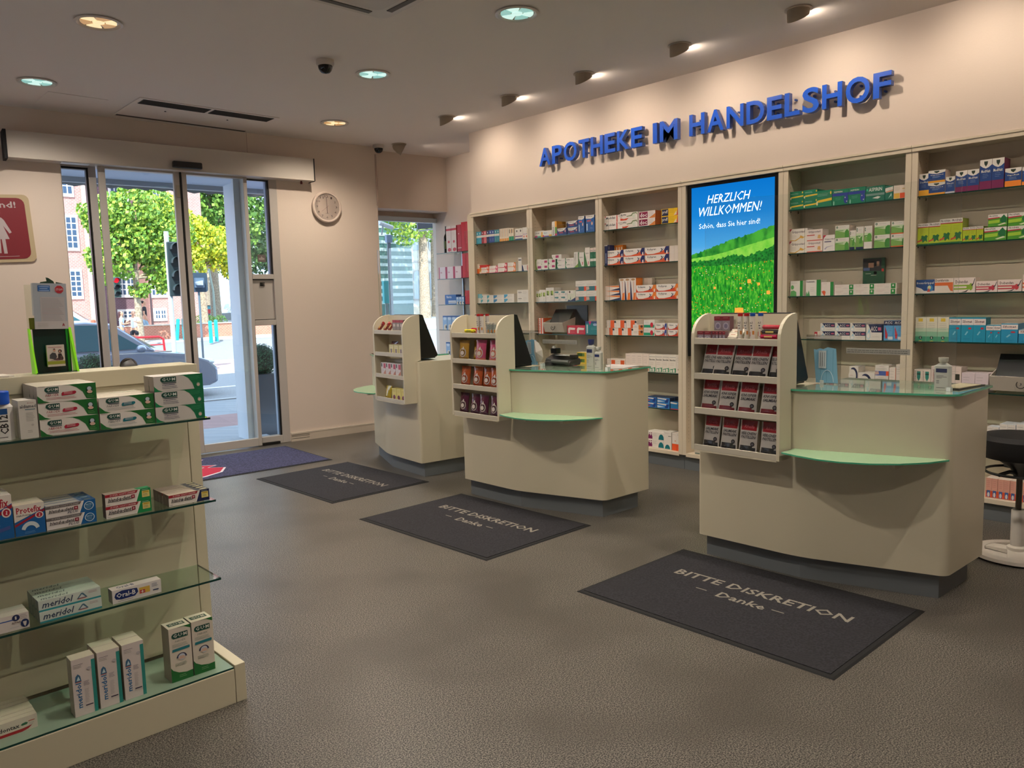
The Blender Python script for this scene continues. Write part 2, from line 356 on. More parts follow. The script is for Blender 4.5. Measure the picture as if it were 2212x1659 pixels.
DL = [(1.665, 5.69, 1, 'warm glowing round ceiling light nearest to the top left corner'), (1.672, 7.43, 0, 'greenish round ceiling light over the red sign at far left'),
      (3.69, 3.87, 0, 'greenish round ceiling light at the top middle beside the cassette unit'), (3.70, 5.605, 0, 'greenish round ceiling light just right of the large dome camera'),
      (4.336, 7.311, 1, 'small warm round ceiling light above the wall clock'), (1.665, 3.95, 1, 'unseen round fill light added to the ceiling row behind the viewer, left'), (1.665, 2.2, 0, 'unseen round fill light added above the shelf rack foreground'),
      (3.69, 2.13, 0, 'unseen round fill light added above the nearest counter mat'), (3.69, .4, 0, 'unseen round fill light added behind the viewer on the right'), (1.0, .0, 0, 'unseen round fill light added behind the viewer on the left')]  # lights out of view carry the grid on, added as fill for the room
def light_child(t, kind, watts, size, color, loc, aim, radius):
    o = spot('lamp_light', Vector(loc)+t.location, Vector(aim)+t.location, watts, size, color, t, .9, radius); return o
for x, y, w, lab in DL:
    t = proto[bool(w)] if w not in used else copy_tree(proto[bool(w)])
    used.add(w); t.location = (x, y, ZC-.0005); t['label'] = lab; t['group'] = 'round recessed ceiling lights'
    light_child(t, 0, DOWNLIGHT_W, 150, (1, .86, .70) if w else (1, .90, .78), (0, 0, -.02), (0, 0, -1), .012)
# adjustable wall washers: a short tilted can below a ring, mouth turned to the lettering wall
WB = mat('#a3937e', .5); WI = mat('#fff0dc', .4, emis=2.0)
def washer_proto():
    t = thing('wall_washer', '', 'spotlight', (0, 0, ZC))
    b = MB(); b.lathe([(.074, 0), (.088, -.001), (.090, -.006), (.076, -.008)], (0, 0, 0), mat('#cbbba9', .4), 32); b.build('ceiling_ring', t, smooth=True, local=True)
    b = MB(); tilt = Matrix.Rotation(R(-52), 4, 'Y')       # mouth tilts toward +x
    n = 28; vs = []
    for k in range(n):
        a = 2*math.pi*k/n; x, y = .074*math.cos(a), .074*math.sin(a); vs.append((x, y, -.001))
    for k in range(n):
        a = 2*math.pi*k/n; x, y = .072*math.cos(a), .070*math.sin(a); vs.append((x-.004, y, -.012-.088*(1-(x+.072)/.144)))
    fs = [(k, (k+1) % n, n+(k+1) % n, n+k) for k in range(n)]
    b.add(vs, fs, WB)
    vi = [(v[0]*.93, v[1]*.93, v[2]+.003) for v in vs]; b.add(vi, [tuple(reversed(f)) for f in fs], WI)
    b.build('can', t, smooth=True, local=True)
    b = MB(); vd = [(.93*v[0], .93*v[1], v[2]+.004) for v in vs[n:]]; b.add(vd, [tuple(range(n))], mat('#fff3e2', .4, emis=1.2)); b.build('lamp_face', t, local=True)
    return t
wp = washer_proto()
WS = [(5.10, 2.65, 'ceiling spotlight nearest the right, aimed at the last letters'), (5.09, 3.585, 'second ceiling spotlight from the right in the row over the lettering'), (5.075, 4.53, 'middle ceiling spotlight of the row over the lettering'),
      (5.075, 5.45, 'second ceiling spotlight from the left over the lettering'), (5.10, 6.415, 'ceiling spotlight at the left end of the lettering row'), (5.10, 1.70, 'unseen fill spotlight added beyond the right end of the lettering'), (5.10, .75, 'last unseen fill spotlight added past the shelves on the right')]  # the end pair is out of view, added as more fill light
for i, (x, y, lab) in enumerate(WS):
    t = wp if i == 0 else copy_tree(wp)
    t.location = (x, y, ZC-.0005); t['label'] = lab; t['group'] = 'spotlights along the lettering wall'
    light_child(t, 0, WASHER_W, 120, (1, .84, .68), (.03, 0, -.055), (.8, 0, -.95), .02)
    light_child(t, 0, WASHER_W*.22, 165, (1, .84, .70), (.065, 0, -.03), (.3, -.08, -.03), .02)
# the far one is turned to the window niche, its glowing face visible
t = thing('wall_washer', 'ceiling spotlight with bright face turned toward the corner window', 'spotlight', (5.50, 7.84, ZC-.0005), 0, 'spotlights along the lettering wall')
b = MB(); b.lathe([(.074, 0), (.088, -.001), (.090, -.006), (.076, -.008)], (0, 0, 0), mat('#cbbba9', .4), 32); b.build('ceiling_ring', t, smooth=True, local=True)
T = Matrix.Translation((.0, 0, -.035)) @ Matrix.Rotation(R(-28), 4, 'Z') @ Matrix.Rotation(R(-62), 4, 'Y')
b = MB(T); b.lathe([(.03, .075), (.055, .05), (.07, 0), (.076, -.055)], (0, 0, 0), WB, 28); b.build('can', t, smooth=True, local=True)
b = MB(T); b.lathe([(.0, -.054), (.074, -.054)], (0, 0, 0), mat('#fff6ea', .4, emis=3.0), 28); b.build('lamp_face', t, local=True)
light_child(t, 0, WASHER_W*.7, 120, (1, .84, .68), (.07, -.03, -.08), (.9, -.3, -.7), .02)
# dome cameras
def dome(loc, s, lab):
    t = thing('dome_camera', lab, 'camera', loc, 0, 'dome cameras on the ceiling')
    b = MB(); b.lathe([(.068*s, 0), (.07*s, -.028*s), (.062*s, -.042*s), (.055*s, -.044*s)], (0, 0, 0), mat('#c8bcb0', .45), 32); b.build('housing', t, smooth=True, local=True)
    b = MB(); b.lathe([(.056*s, -.042*s), (.054*s, -.058*s), (.046*s, -.078*s), (.03*s, -.094*s), (.0, -.101*s)], (0, 0, 0), mat('#0c0d0e', .06), 32); b.build('dark_dome', t, smooth=True, local=True)
dome((3.213, 5.516, ZC-.0005), 1.0, 'large black glass dome camera on the ceiling, nearer one'); dome((5.33, 8.02, ZC-.0005), .95, 'smaller dome camera far off above the cable duct corner')
# long vent over the door
t = thing('air_vent', 'long ceiling air vent panel with dark grilles in front of the door', 'vent', (3.13, 7.83, ZC-.0005))
AWV = .0
b = MB(); b.box(-.66, .66, -.39, .40, -.006, 0, CEIL); b.build('panel', t, local=True)
G1 = noisemat('#4d4a47', '#6b6763', 300, .7)
for x0, x1 in ((-.62, -.01), (.02, .62)):
    b = MB(); b.box(x0, x1, -.355, -.19, -.009, -.006, G1)
    for k in range(22): b.box(x0+.005, x1-.005, -.352+k*.0075, -.349+k*.0075, -.011, -.009, mat('#3b3937', .7))
    b.build('grille', t, local=True)
b = MB(); b.box(-.64, .64, .345, .385, -.009, -.006, mat('#45413e', .7)); b.build('outlet_slot', t, local=True)
b = MB()
for x in (-.32, .28): b.lathe([(.008, -.012), (.009, -.006)], (x, -.03, 0), mat('#4a4644', .6), 10)
b.build('catch', t, local=True)
# cassette unit
t = thing('ceiling_cassette', 'white square air conditioning cassette cut off by the picture top', 'air conditioner', (2.62, 4.02, ZC-.0005))
b = MB(); b.prism(rrect(-.42, -.42, .42, .42, .07), -.03, 0, mat('#cfc5b8', .45)); b.prism(rrect(-.30, -.30, .30, .30, .05), -.036, -.03, mat('#c4b9ab', .45)); b.build('panel', t, local=True, bevel=.006)
for k in range(4):
    b = MB(Matrix.Rotation(R(90*k), 4, 'Z')); b.box(-.27, .27, .335, .375, -.034, -.030, mat('#5b544c', .6)); b.build('air_outlet', t, local=True)
# wall clock 
cx = 4.01; t = thing('wall_clock', 'round white wall clock showing six on the wall right of the door', 'clock', ep(cx, 8.555, 2.672), AW)
CT = Matrix.Rotation(R(90), 4, 'X')
def face(r, y, m, b, n=48): b.add([(r*math.cos(2*math.pi*k/n), y, r*math.sin(2*math.pi*k/n)) for k in range(n)], [tuple(range(n))], m)
b = MB(CT); b.lathe([(.174, 0), (.178, .02), (.178, .038), (.168, .046), (.154, .044), (.150, .030)], (0, 0, 0), mat('#d9c6b8', .3), 56); b.build('rim', t, smooth=True, local=True)
b = MB(); face(.153, -.030, mat('#d6c9c2', .5), b)
DK = mat('#4a3a34', .5)
for k in range(12):
    a = R(90-30*(k+1)); x, z = .118*math.cos(a), .118*math.sin(a); s = str(k+1); w_ = .011*len(s)
    b.text(s, x-w_, z-.012, x+w_, z+.012, -.0306, DK)
for k in range(60):
    a = R(6*k); rr = .149; r1 = .143 if k % 5 else .139
    dx, dz = math.cos(a), math.sin(a); px, pz = -dz*.0009, dx*.0009
    b.add([(rr*dx+px, -.0306, rr*dz+pz), (rr*dx-px, -.0306, rr*dz-pz), (r1*dx-px, -.0306, r1*dz-pz), (r1*dx+px, -.0306, r1*dz+pz)], [(0, 1, 2, 3)], DK)
b.box(-.022, .022, -.0312, -.0306, -.075, -.073, DK)
b.build('dial', t, local=True)
def hand(nm, ang, l, back, w0, y, m):
    b = MB(Matrix.Rotation(R(-ang), 4, 'Y')); b.box(-w0, w0, y-.001, y, -back, l, m); b.build(nm, t, local=True)
hand('hour_hand', 180.5, .074, .0, .0028, -.034, DK); hand('minute_hand', 3, .107, .012, .0022, -.036, DK); hand('second_hand', 128, .09, .025, .0008, -.038, mat('#8a3a30', .5))
# red sign, slightly turned
t = thing('distance_sign', 'red rounded sign with white figure on the wall left of the door', 'sign', ep(.83, 8.55, 2.315), AW)
b = MB(Matrix.Rotation(R(-2.6), 4, 'Y')); b.T = b.T @ Matrix.Rotation(R(90), 4, 'X'); b.prism(rrect(-.62, -.305, .235, .305, .05), 0.0, .006, mat('#b9a684', .7)); b.build('backing_board', t, local=True)
b = MB(Matrix.Rotation(R(-2.6), 4, 'Y') @ Matrix.Rotation(R(90), 4, 'X')); b.prism(rrect(-.59, -.275, .195, .275, .06), .006, .009, mat('#7c1f2a', .5)); b.build('red_panel', t, local=True)
b = MB(Matrix.Rotation(R(-2.6), 4, 'Y')); WG = mat('#b5a8a8', .6)
b.text('Abstand!', -.26, .185, .125, .245, -.0096, WG, bold=True)
def fig(ox):
    P = [(-.045, .10), (.0, .105), (.045, .098), (.065, .075), (.115, -.035), (.095, -.045), (.055, .02), (.05, .03), (.09, -.095), (.055, -.095), (.058, -.225), (.03, -.225), (.025, -.095), (.015, -.095), (.008, -.22), (-.02, -.22), (-.02, -.095), (-.09, -.095), (-.05, .03), (-.055, .02), (-.095, -.045), (-.115, -.035), (-.065, .075)]
    b.add([(ox+x*.95, -.0096, z) for x, z in P], [tuple(range(len(P)))], WG)
    b.add([(ox+.04*math.cos(2*math.pi*k/20), -.0096, .140+.034*math.sin(2*math.pi*k/20)) for k in range(20)], [tuple(range(20))], WG)
fig(-.045); fig(-.40); b.box(-.5, .10, -.0097, -.0094, -.252, -.249, WG)
b.build('figure_print', t, local=True)
# ================================================================ shelf bays on the right wall
BX, BB = 5.78, 6.005                       # front and back of the bays
BAYY = [6.894, 5.947, 4.998, 4.050, 3.109, 2.162, 1.215]
BAYN = ['leftmost bay', 'second bay', 'third bay', 'screen bay', 'bay right of the screen', 'rightmost bay']
LEV = {1: 2.19, 2: 1.857, 3: 1.524, 4: 1.192, 5: .86, 6: .53, 7: .155}
HOLE = mat('#4b4038', .8)
def bay(i):
    y1, y0 = BAYY[i], BAYY[i+1]
    lab = ['leftmost tall cream shelf bay beside the corner window', 'second tall cream shelf bay from the left, full of small cartons', 'third tall cream shelf bay, just left of the bright screen',
           'tall cream bay holding the bright landscape screen', 'tall cream shelf bay immediately right of the bright screen', 'rightmost tall cream shelf bay cut by the picture edge'][i]
    t = thing('shelf_bay', lab, 'shelf unit', ((BX+BB)/2, (y0+y1)/2, 0), 0, 'shelf bays along the lettering wall')
    for s in (1, -1):
        b = MB(); ya = y1-.001 if s > 0 else y0+.001; yb = ya-s*.034
        b.box(BX+.004, BB, min(ya, yb), max(ya, yb), .135, 2.528, UNIT)
        if s > 0:
            for x in (BX+.045, BX+.165):
                for k in range(70):
                    z = .25+k*.032; b.add([(x+.003*math.cos(a*math.pi/3), yb-.0005, z+.003*math.sin(a*math.pi/3)) for a in range(6)], [tuple(range(6))], HOLE)
        b.build('side_panel', t)
        b = MB(); b.box(BX-.004, BX+.006, min(ya, ya-s*.040), max(ya, ya-s*.040), .135, 2.50, UNIT); b.build('front_trim', t, bevel=.002)
    b = MB(); b.box(BX-.012, BX+.02, y0+.001, y1-.001, 2.490, 2.531, UNIT); b.box(BX-.018, BX+.01, y0+.001, y1-.001, 2.518, 2.534, UNIT); b.box(BX, BB, y0+.036, y1-.036, 2.50, 2.528, UNIT); b.build('top_rail', t, bevel=.002)
    b = MB(); b.box(BB-.012, BB, y0+.03, y1-.03, .135, 2.52, mat('#c9bba5', .5)); b.build('back_panel', t)
    b = MB(); b.box(BX-.002, BB-.012, y0+.036, y1-.036, .12, .153, UNIT); b.build('base_board', t, bevel=.002)
    b = MB(); b.box(BX+.03, BB, y0+.002, y1-.002, 0, .135, PLINTH); b.build('plinth', t)
    if i != 3:
        for l in (1, 2, 3, 4, 5, 6):
            b = MB(); b.box(BX+.02, BB-.013, y0+.036, y1-.036, LEV[l]-.0085, LEV[l]-.0005, SHELFGL)
            for q in (-5,): b.m[q] = b.mi(SHELFGL)
            b.m[2+2] = b.mi(GEDGE); b.m[1] = b.mi(SHELFGL)
            b.build('shelf', t)
            b = MB()
            for yy in (y1-.04, y0+.04):
                for xx in (BX+.045, BX+.165): b.lathe([(.005, -.018), (.005, -.009)], (xx, yy, LEV[l]), HOLE, 8)
            b.build('shelf_pin', t)
    return t
for i in range(6): bay(i)
b = MB(); b.box(BX+.01, BB, 6.896, 6.975, .0, 2.528, UNIT); b.build('filler_board', label='narrow upright cream board closing the left end of the shelf bays', cat='board')

# portrait screen in the fourth bay
scr = thing('display_screen', 'tall bright screen showing sky, hills and a flower meadow', 'screen', (5.80, 3.575, 1.0))
b = MB(); b.box(5.795, 5.86, 3.148, 4.002, 1.02, 2.488, mat('#0a0a0b', .25)); b.build('bezel', scr, bevel=.004)
def screen_mats():
    def em(fn):
        m = bpy.data.materials.new('screen'); m.use_nodes = True; nt = m.node_tree
        for n in list(nt.nodes): nt.nodes.remove(n)
        o = nt.nodes.new('ShaderNodeOutputMaterial'); e = nt.nodes.new('ShaderNodeEmission'); nt.links.new(e.outputs[0], o.inputs[0])
        t = nt.nodes.new('ShaderNodeTexCoord'); c = fn(nt, t); nt.links.new(c, e.inputs[0]); e.inputs[1].default_value = 1.0; return m
    def ramp(nt, src, stops):
        r = nt.nodes.new('ShaderNodeValToRGB'); e = r.color_ramp.elements
        while len(e) < len(stops): e.new(.5)
        for k, (p, c) in enumerate(stops): e[k].position = p; e[k].color = lin(c)
        nt.links.new(src, r.inputs[0]); return r.outputs[0]
    def sky(nt, t):
        s = nt.nodes.new('ShaderNodeSeparateXYZ'); nt.links.new(t.outputs['Object'], s.inputs[0])
        mr = nt.nodes.new('ShaderNodeMapRange'); mr.inputs[1].default_value = .75; mr.inputs[2].default_value = 1.47; nt.links.new(s.outputs[2], mr.inputs[0])
        return ramp(nt, mr.outputs[0], [(0, '#9fd4f2'), (.3, '#4fa9e6'), (.65, '#1a86d8'), (1, '#0a76cf')])
    def noise(scale, stops, detail=4, st=None):
        def f(nt, t):
            mp = nt.nodes.new('ShaderNodeMapping'); n = nt.nodes.new('ShaderNodeTexNoise'); n.inputs['Scale'].default_value = scale; n.inputs['Detail'].default_value = detail
            if st: mp.inputs['Scale'].default_value = st
            nt.links.new(t.outputs['Object'], mp.inputs[0]); nt.links.new(mp.outputs[0], n.inputs['Vector']); return ramp(nt, n.outputs['Fac'], stops)
        return f
    def meadow(nt, t):
        base = noise(70, [(.3, '#0f6a1e'), (.5, '#2ba32c'), (.7, '#77cf3a')], 5, (1, 1, .35))(nt, t)
        v = nt.nodes.new('ShaderNodeTexVoronoi'); v.inputs['Scale'].default_value = 46; nt.links.new(t.outputs['Object'], v.inputs['Vector'])
        lt = nt.nodes.new('ShaderNodeMath'); lt.operation = 'LESS_THAN'; lt.inputs[1].default_value = .20; nt.links.new(v.outputs['Distance'], lt.inputs[0])
        s = nt.nodes.new('ShaderNodeSeparateXYZ'); nt.links.new(v.outputs['Color'], s.inputs[0])
        g2 = nt.nodes.new('ShaderNodeMath'); g2.operation = 'GREATER_THAN'; g2.inputs[1].default_value = .62; nt.links.new(s.outputs[0], g2.inputs[0])
        ml = nt.nodes.new('ShaderNodeMath'); ml.operation = 'MULTIPLY'; nt.links.new(lt.outputs[0], ml.inputs[0]); nt.links.new(g2.outputs[0], ml.inputs[1])
        mx = nt.nodes.new('ShaderNodeMix'); mx.data_type = 'RGBA'; nt.links.new(ml.outputs[0], mx.inputs['Factor']); nt.links.new(base, mx.inputs['A'])
        fc = ramp(nt, s.outputs[1], [(0, '#e86a1c'), (.5, '#f2a62c'), (.8, '#f4e070'), (1, '#f7f0e0')]); nt.links.new(fc, mx.inputs['B']); return mx.outputs['Result']
    return em(sky), em(noise(14, [(.35, '#18742a'), (.6, '#4fb33a')], 5, (1, 1, .6))), em(noise(60, [(.35, '#0d5220'), (.6, '#2c8f34')], 5)), em(noise(20, [(.3, '#6fcf3f'), (.7, '#a2e056')], 3)), em(meadow)
SKYM, HILL, WOOD, LAWN, MEAD = screen_mats()
YL, YR = 3.962, 3.190
def sp(u, z): return (5.7945, YL+(YR-YL)*u, z)
def spoly(b, pts, m, off): b.add([(5.7945-off, YL+(YR-YL)*u, z) for u, z in pts], [tuple(range(len(pts)))], m)
b = MB(); spoly(b, [(0, 1.06), (1, 1.06), (1, 2.462), (0, 2.462)], SKYM, 0)
rr = random.Random(3)
def ridge(pts, jit, n=60):
    out = []
    for k in range(n+1):
        u = k/n
        for j in range(len(pts)-1):
            if pts[j][0] <= u <= pts[j+1][0]:
                f = (u-pts[j][0])/(pts[j+1][0]-pts[j][0]); out.append((u, pts[j][1]+(pts[j+1][1]-pts[j][1])*f+rr.uniform(-jit, jit))); break
    return out
for pts, jit, m, o in ((((0, 1.90), (.2, 1.935), (.45, 1.99), (.75, 2.04), (1, 2.085)), .008, HILL, .0003), (((0, 1.865), (.3, 1.885), (.6, 1.93), (1, 1.995)), .002, LAWN, .0006),
                       (((0, 1.84), (.35, 1.85), (.5, 1.88), (.7, 1.86), (1, 1.93)), .012, WOOD, .0009), (((0, 1.80), (.4, 1.795), (1, 1.815)), .003, MEAD, .0012)):
    rg = ridge(pts, jit)
    vs = []; n = len(rg)
    for u, z in rg: vs.append((5.7945-o, YL+(YR-YL)*u, z))
    for u, z in rg: vs.append((5.7945-o, YL+(YR-YL)*u, 1.06))
    b.add(vs, [(k, n+k, n+k+1, k+1) for k in range(n-1)], m)
OR = mat('#f09a3a', .5, emis=.9)
for cu, cz, r_ in ((.60, 1.40, .055), (.88, 1.37, .05), (.72, 1.655, .022), (.94, 1.56, .02), (.30, 1.61, .014), (.62, 1.60, .013), (.83, 1.63, .015)):
    spoly(b, [(cu+r_/.77*math.cos(k*.785)*(1 if k % 2 else .75), cz+r_*math.sin(k*.785)*(1 if k % 2 else .75)) for k in range(8)], OR, .0016)
WT = mat('#f2fbff', .5, emis=1.1)
def stext(s, u0, z0, u1, z1, bold=False, ital=False):
    vs, fs, _ = glyphs(s, bold, ital); b.add([(5.7925, YL+(YR-YL)*(u0+a*(u1-u0)), z0+c*(z1-z0)) for a, c in vs], fs, WT)
stext('HERZLICH', .20, 2.315, .73, 2.385, ital=True); stext('WILLKOMMEN!', .10, 2.215, .86, 2.29, ital=True); stext('Schön, dass Sie hier sind!', .10, 2.105, .84, 2.155)
b.build('picture', scr)

# ================================================================ raised lettering on the wall
lt = thing('wall_lettering', 'large raised blue letters APOTHEKE IM HANDELSHOF on the wall', 'lettering', (5.75, 4.0, 2.87))
BLUE = mat('#2a5fd0', .22, coat=.6); SIDE = mat('#4a60a0', .25)
CLEAR = glassmat((.78, .80, .86), .9, .06)
word = 'APOTHEKE IM HANDELSHOF'
wid = {'A': 1.0, 'P': .86, 'O': 1.08, 'T': .84, 'H': .95, 'E': .80, 'K': .90, 'I': .40, 'M': 1.18, 'N': .98, 'D': .98, 'L': .78, 'S': .82, 'F': .78, ' ': .50}
tot = sum(wid[c] for c in word); L0, L1 = 5.725, 2.275; u = L0
for ch in word:
    w = wid[ch]/tot*(L0-L1)
    if ch != ' ':
        cu = bpy.data.curves.new('l', 'FONT'); cu.body = ch; cu.size = 1; cu.resolution_u = 4; cu.offset = .022; cu.extrude = .1
        ob = bpy.data.objects.new('l', cu); me = bpy.data.meshes.new_from_object(ob)
        xs = [v.co.x for v in me.vertices]; ys = [v.co.y for v in me.vertices]; zs = [v.co.z for v in me.vertices]
        x0, x1, y0_, y1_, z0_, z1_ = min(xs), max(xs), min(ys), max(ys), min(zs), max(zs); ww = w*(.86 if ch != 'I' else .62)
        ov = .004 if ch in 'OS' else 0
        vs = [(5.752-(v.co.z-z0_)/(z1_-z0_)*.046, u-(w-ww)/2-(v.co.x-x0)/(x1-x0)*ww, 2.880-ov+(v.co.y-y0_)/(y1_-y0_)*(.172+2*ov)) for v in me.vertices]
        b = MB(); o_ = 0; b.v = vs; fr_, sd_ = b.mi(BLUE), b.mi(SIDE)
        for p in me.polygons:
            b.f.append(tuple(p.vertices)); b.m.append(fr_ if p.normal.z > .3 else sd_)
        for k in (0.2, .8): b.box(5.752, 5.785, u-w*.5-.006, u-w*.5+.006, 2.90+k*.12, 2.912+k*.12, SIDE)
        b.build('letter', lt); bpy.data.objects.remove(ob); bpy.data.curves.remove(cu); bpy.data.meshes.remove(me)
    u -= w
# ================================================================ service counters
def counter(ox, oy, rot, mirror, lab, body_m, n):
    """local frame: x = depth behind the front face, t = distance from the rack end; y = -t (or +t when mirrored)"""
    s = 1 if mirror else -1
    T = TR(ox, oy, 0, R(rot))
    def P(x, t): return (x, s*t)
    root = thing('service_counter', lab, 'counter', (ox, oy, 0), R(rot), 'service counters')
    def rnd_poly(pts, rad):
        out = []
        for i, (p, r_) in enumerate(zip(pts, rad)):
            if r_ == 0: out.append(p); continue
            a = Vector(pts[i-1]); q = Vector(p); c = Vector(pts[(i+1) % len(pts)])
            d1 = (a-q).normalized(); d2 = (c-q).normalized()
            for k in range(7):
                f = k/6; p1 = q+d1*r_*(1-f); p2 = q+d2*r_*f; out.append(tuple(p1*(1-f)+p2*f))
        return out
    body = [P(0, 0), P(0, .63), P(.21, 1.305), P(.70, 1.32), P(.64, 0)]
    b = MB(T); b.prism(rnd_poly(body, [.02, .12, .045, .02, .02]), .13, 1.032, body_m); b.build('body', root, smooth=30)
    pl = [P(.045, .03), P(.045, .62), P(.235, 1.26), P(.62, 1.27), P(.58, .04)]
    b = MB(T); b.prism(pl, 0, .13, PLINTH); b.build('plinth', root)
    tp = [P(-.012, .575), P(-.012, .63), P(.197, 1.315), P(.25, 1.335), P(.715, 1.335), P(.69, .575)]
    b = MB(T); b.prism(rnd_poly(tp, [0, .05, .05, .03, .02, 0]), 1.033, 1.043, GEDGE_L, mtop=mat('#93a48d', .03, spec=.9, coat=.6)); b.build('glass_top', root)
    lg = [P(.02, .60), P(-.135, .60), P(-.165, .70), P(-.185, .82), P(-.175, .93), P(-.125, 1.05), P(-.04, 1.16), P(.08, 1.25), P(.20, 1.30), P(.205, 1.28), P(.005, .63)]
    b = MB(T); b.prism(lg, .714, .722, GEDGE_L, mtop=mat('#a3c79f', .18)); b.build('bag_ledge', root)
    b = MB(T)
    for x, t in ((-.0, .80), (.07, 1.10)): b.box(x-.09, x+.06, min(s*t, s*(t+.03)), max(s*t, s*(t+.03)), .685, .713, UNIT)
    b.build('ledge_bracket', root)
    # candy rack on the front
    rk = thing('display_rack', '', 'display rack', (ox, oy, .66), R(rot)); 
    prof = [(-.125, .668), (-.125, 1.31)]+[(.045-.17*math.cos(R(a)), 1.315+.130*math.sin(R(a))) for a in (10, 22, 35, 48, 60, 72, 82, 90)]+[(.05, 1.445), (.05, 1.045), (-.001, 1.031), (-.001, .668)]
    for t in (.035, .565):
        ya, yb = s*t, s*(t+.018)
        b = MB(T); b.vprism(prof, min(ya, yb), max(ya, yb), CREAM); b.build('side_panel', rk)
    ya, yb = s*.053, s*.565; y0, y1 = min(ya, yb), max(ya, yb)
    b = MB(T); b.box(.033, .049, y0, y1, 1.045, 1.44, CREAM); b.box(-.012, -.002, y0, y1, .69, 1.043, CREAM); b.box(-.012, .034, y0, y1, 1.035, 1.044, CREAM); b.build('back_panel', rk)
    for z0, z1 in ((1.275, 1.311), (1.077, 1.113), (.878, .915), (.668, .700)):
        b = MB(T); b.box(-.123, -.112, y0, y1, z0, z1, mat('#c6bfae', .4)); b.build('shelf_lip', rk, bevel=.002)
        b = MB(T); b.box(-.112, -.012 if z0 < 1.2 else .033, y0, y1, z0+.002, z0+.010, CREAM_D); b.build('tier_shelf', rk)
    b = MB(T); b.box(-.123, -.117, y0, y1, .660, .668, CREAM); b.build('bottom_strip', rk)
    # black point of sale monitor, back to the rack
    mo = thing('monitor', '', 'monitor', (ox, oy, 1.043), R(rot))
    yo, yi = s*.54, s*.10; a0, a1 = min(yo, yi), max(yo, yi)
    b = MB(T); b.vprism([(.062, 1.075), (.062, 1.435), (.085, 1.447), (.125, 1.44), (.27, 1.075), (.25, 1.06), (.08, 1.06)], a0, a1, mat('#131313', .35)); b.build('screen_housing', mo, bevel=.004)
    b = MB(T); b.prism([(.09, s*.2), (.30, s*.2), (.30, s*.5), (.09, s*.5)], 1.0435, 1.062, mat('#0d0d0d', .4)); b.build('stand', mo)
    # protective screen
    sc = thing('splash_guard', '', 'clear screen', (ox, oy, 1.043), R(rot))
    def pane(p0, p1, z0, z1, nm='clear_pane'):
        q0, q1 = Vector((*P(*p0), 0)), Vector((*P(*p1), 0)); d = (q1-q0).normalized(); nn = Vector((-d.y, d.x, 0))*.0025
        b = MB(T); vs = [q0+nn, q1+nn, q1-nn, q0-nn]; vv = [(v.x, v.y, z0) for v in vs]+[(v.x, v.y, z1) for v in vs]
        b.add(vv, [(3, 2, 6, 7), (0, 4, 5, 1)], PLEXI); b.add(vv, [(0, 1, 2, 3), (4, 7, 6, 5), (1, 5, 6, 2), (0, 3, 7, 4)], PLEDGE); b.build(nm, sc)
    pane((.32, .48), (.32, 1.275), 1.044, 2.09)
    if not mirror: pane((.10, -.02), (.315, .475), 1.445, 2.10)
    b = MB(T)
    for t in (.60, 1.25):
        for k in (-1, 1): b.box(.32+k*.004, .32+k*.016, s*t-.01, s*t+.01, 1.0435, 1.063, mat('#dfe6e4', .2))
    b.build('foot_clamp', sc)
    return root, rk, mo, sc, T, s
BODY_M = mat('#cfc6ad', .33)
c3 = counter(3.90, 2.62, 0, False, 'nearest cream service counter on the right with salmiak pouches', BODY_M, 3)
c2 = counter(3.90, 4.835, 0, False, 'middle cream service counter with the card terminal and two bottles', BODY_M, 2)
c1 = counter(4.015, 5.568, -5.5, True, 'farthest and narrowest looking cream counter near the corner window', BODY_M, 1)
for c, a, m, g in ((c3, 'cream four tier sweets rack on the nearest counter, salmiak bags', 'black monitor standing behind the nearest sweets rack', 'clear splash guard with blue mask on the nearest counter'),
                (c2, 'cream four tier sweets rack on the middle counter, orange and purple bags', 'black monitor standing behind the middle sweets rack', 'clear splash guard on the middle counter beside two bottles'),
                (c1, 'cream four tier sweets rack on the farthest counter', 'black slanted monitor on the farthest counter', 'clear splash guard on the farthest counter before the window')):
    c[1]['label'] = a; c[1]['group'] = 'sweets racks'; c[2]['label'] = m; c[2]['group'] = 'till monitors'; c[3]['label'] = g; c[3]['group'] = 'splash guards'

# ================================================================ floor mats
MATM = noisemat('#1b1a1e', '#2b2a30', 90, .95, c3='#232226', scale3=6, bump=.15); MATE = mat('#0e0e0f', .8)
def dmat(cx, cy, w, l, rz, lab, txt=True):
    t = thing('floor_mat', lab, 'mat', (cx, cy, .0005), rz, 'dark discretion mats' if txt else None)
    b = MB(); b.prism([(-w/2, -l/2), (w/2, -l/2), (w/2, l/2), (-w/2, l/2)], 0, .005, MATE, scale_top=.985); b.build('rubber_edge', t, local=True)
    b = MB(); b.box(-w/2+.03, w/2-.03, -l/2+.03, l/2-.03, .003, .008, MATM if txt else noisemat('#2d2d48', '#4a4a6c', 70, .95, bump=.15))
    b.build('pile', t, local=True)
    if txt:
        b = MB(); RT = Matrix.Rotation(R(-90), 4, 'Z'); G_ = mat('#8d867a', .9)
        b.ftext('BITTE DISKRETION', -.485, .085, .50, .165, .0086, G_, True, T=RT); b.ftext('Danke', -.13, -.055, .14, .015, .0086, G_, True, T=RT)
        for x in (-.235, .20): b.box(x-.03, x+.035, -.022, -.015, .0080, .0086, G_, T=RT)
        b.build('woven_text', t, local=True)
    return t
dmat(3.435, 2.045, .965, 1.40, 0, 'nearest dark mat reading BITTE DISKRETION before the right counter')
dmat(3.415, 4.165, .975, 1.37, R(1.5), 'middle dark mat reading BITTE DISKRETION before the middle counter')
dmat(3.475, 6.045, .96, 1.31, R(1), 'farthest smaller looking mat reading BITTE DISKRETION nearest the door')
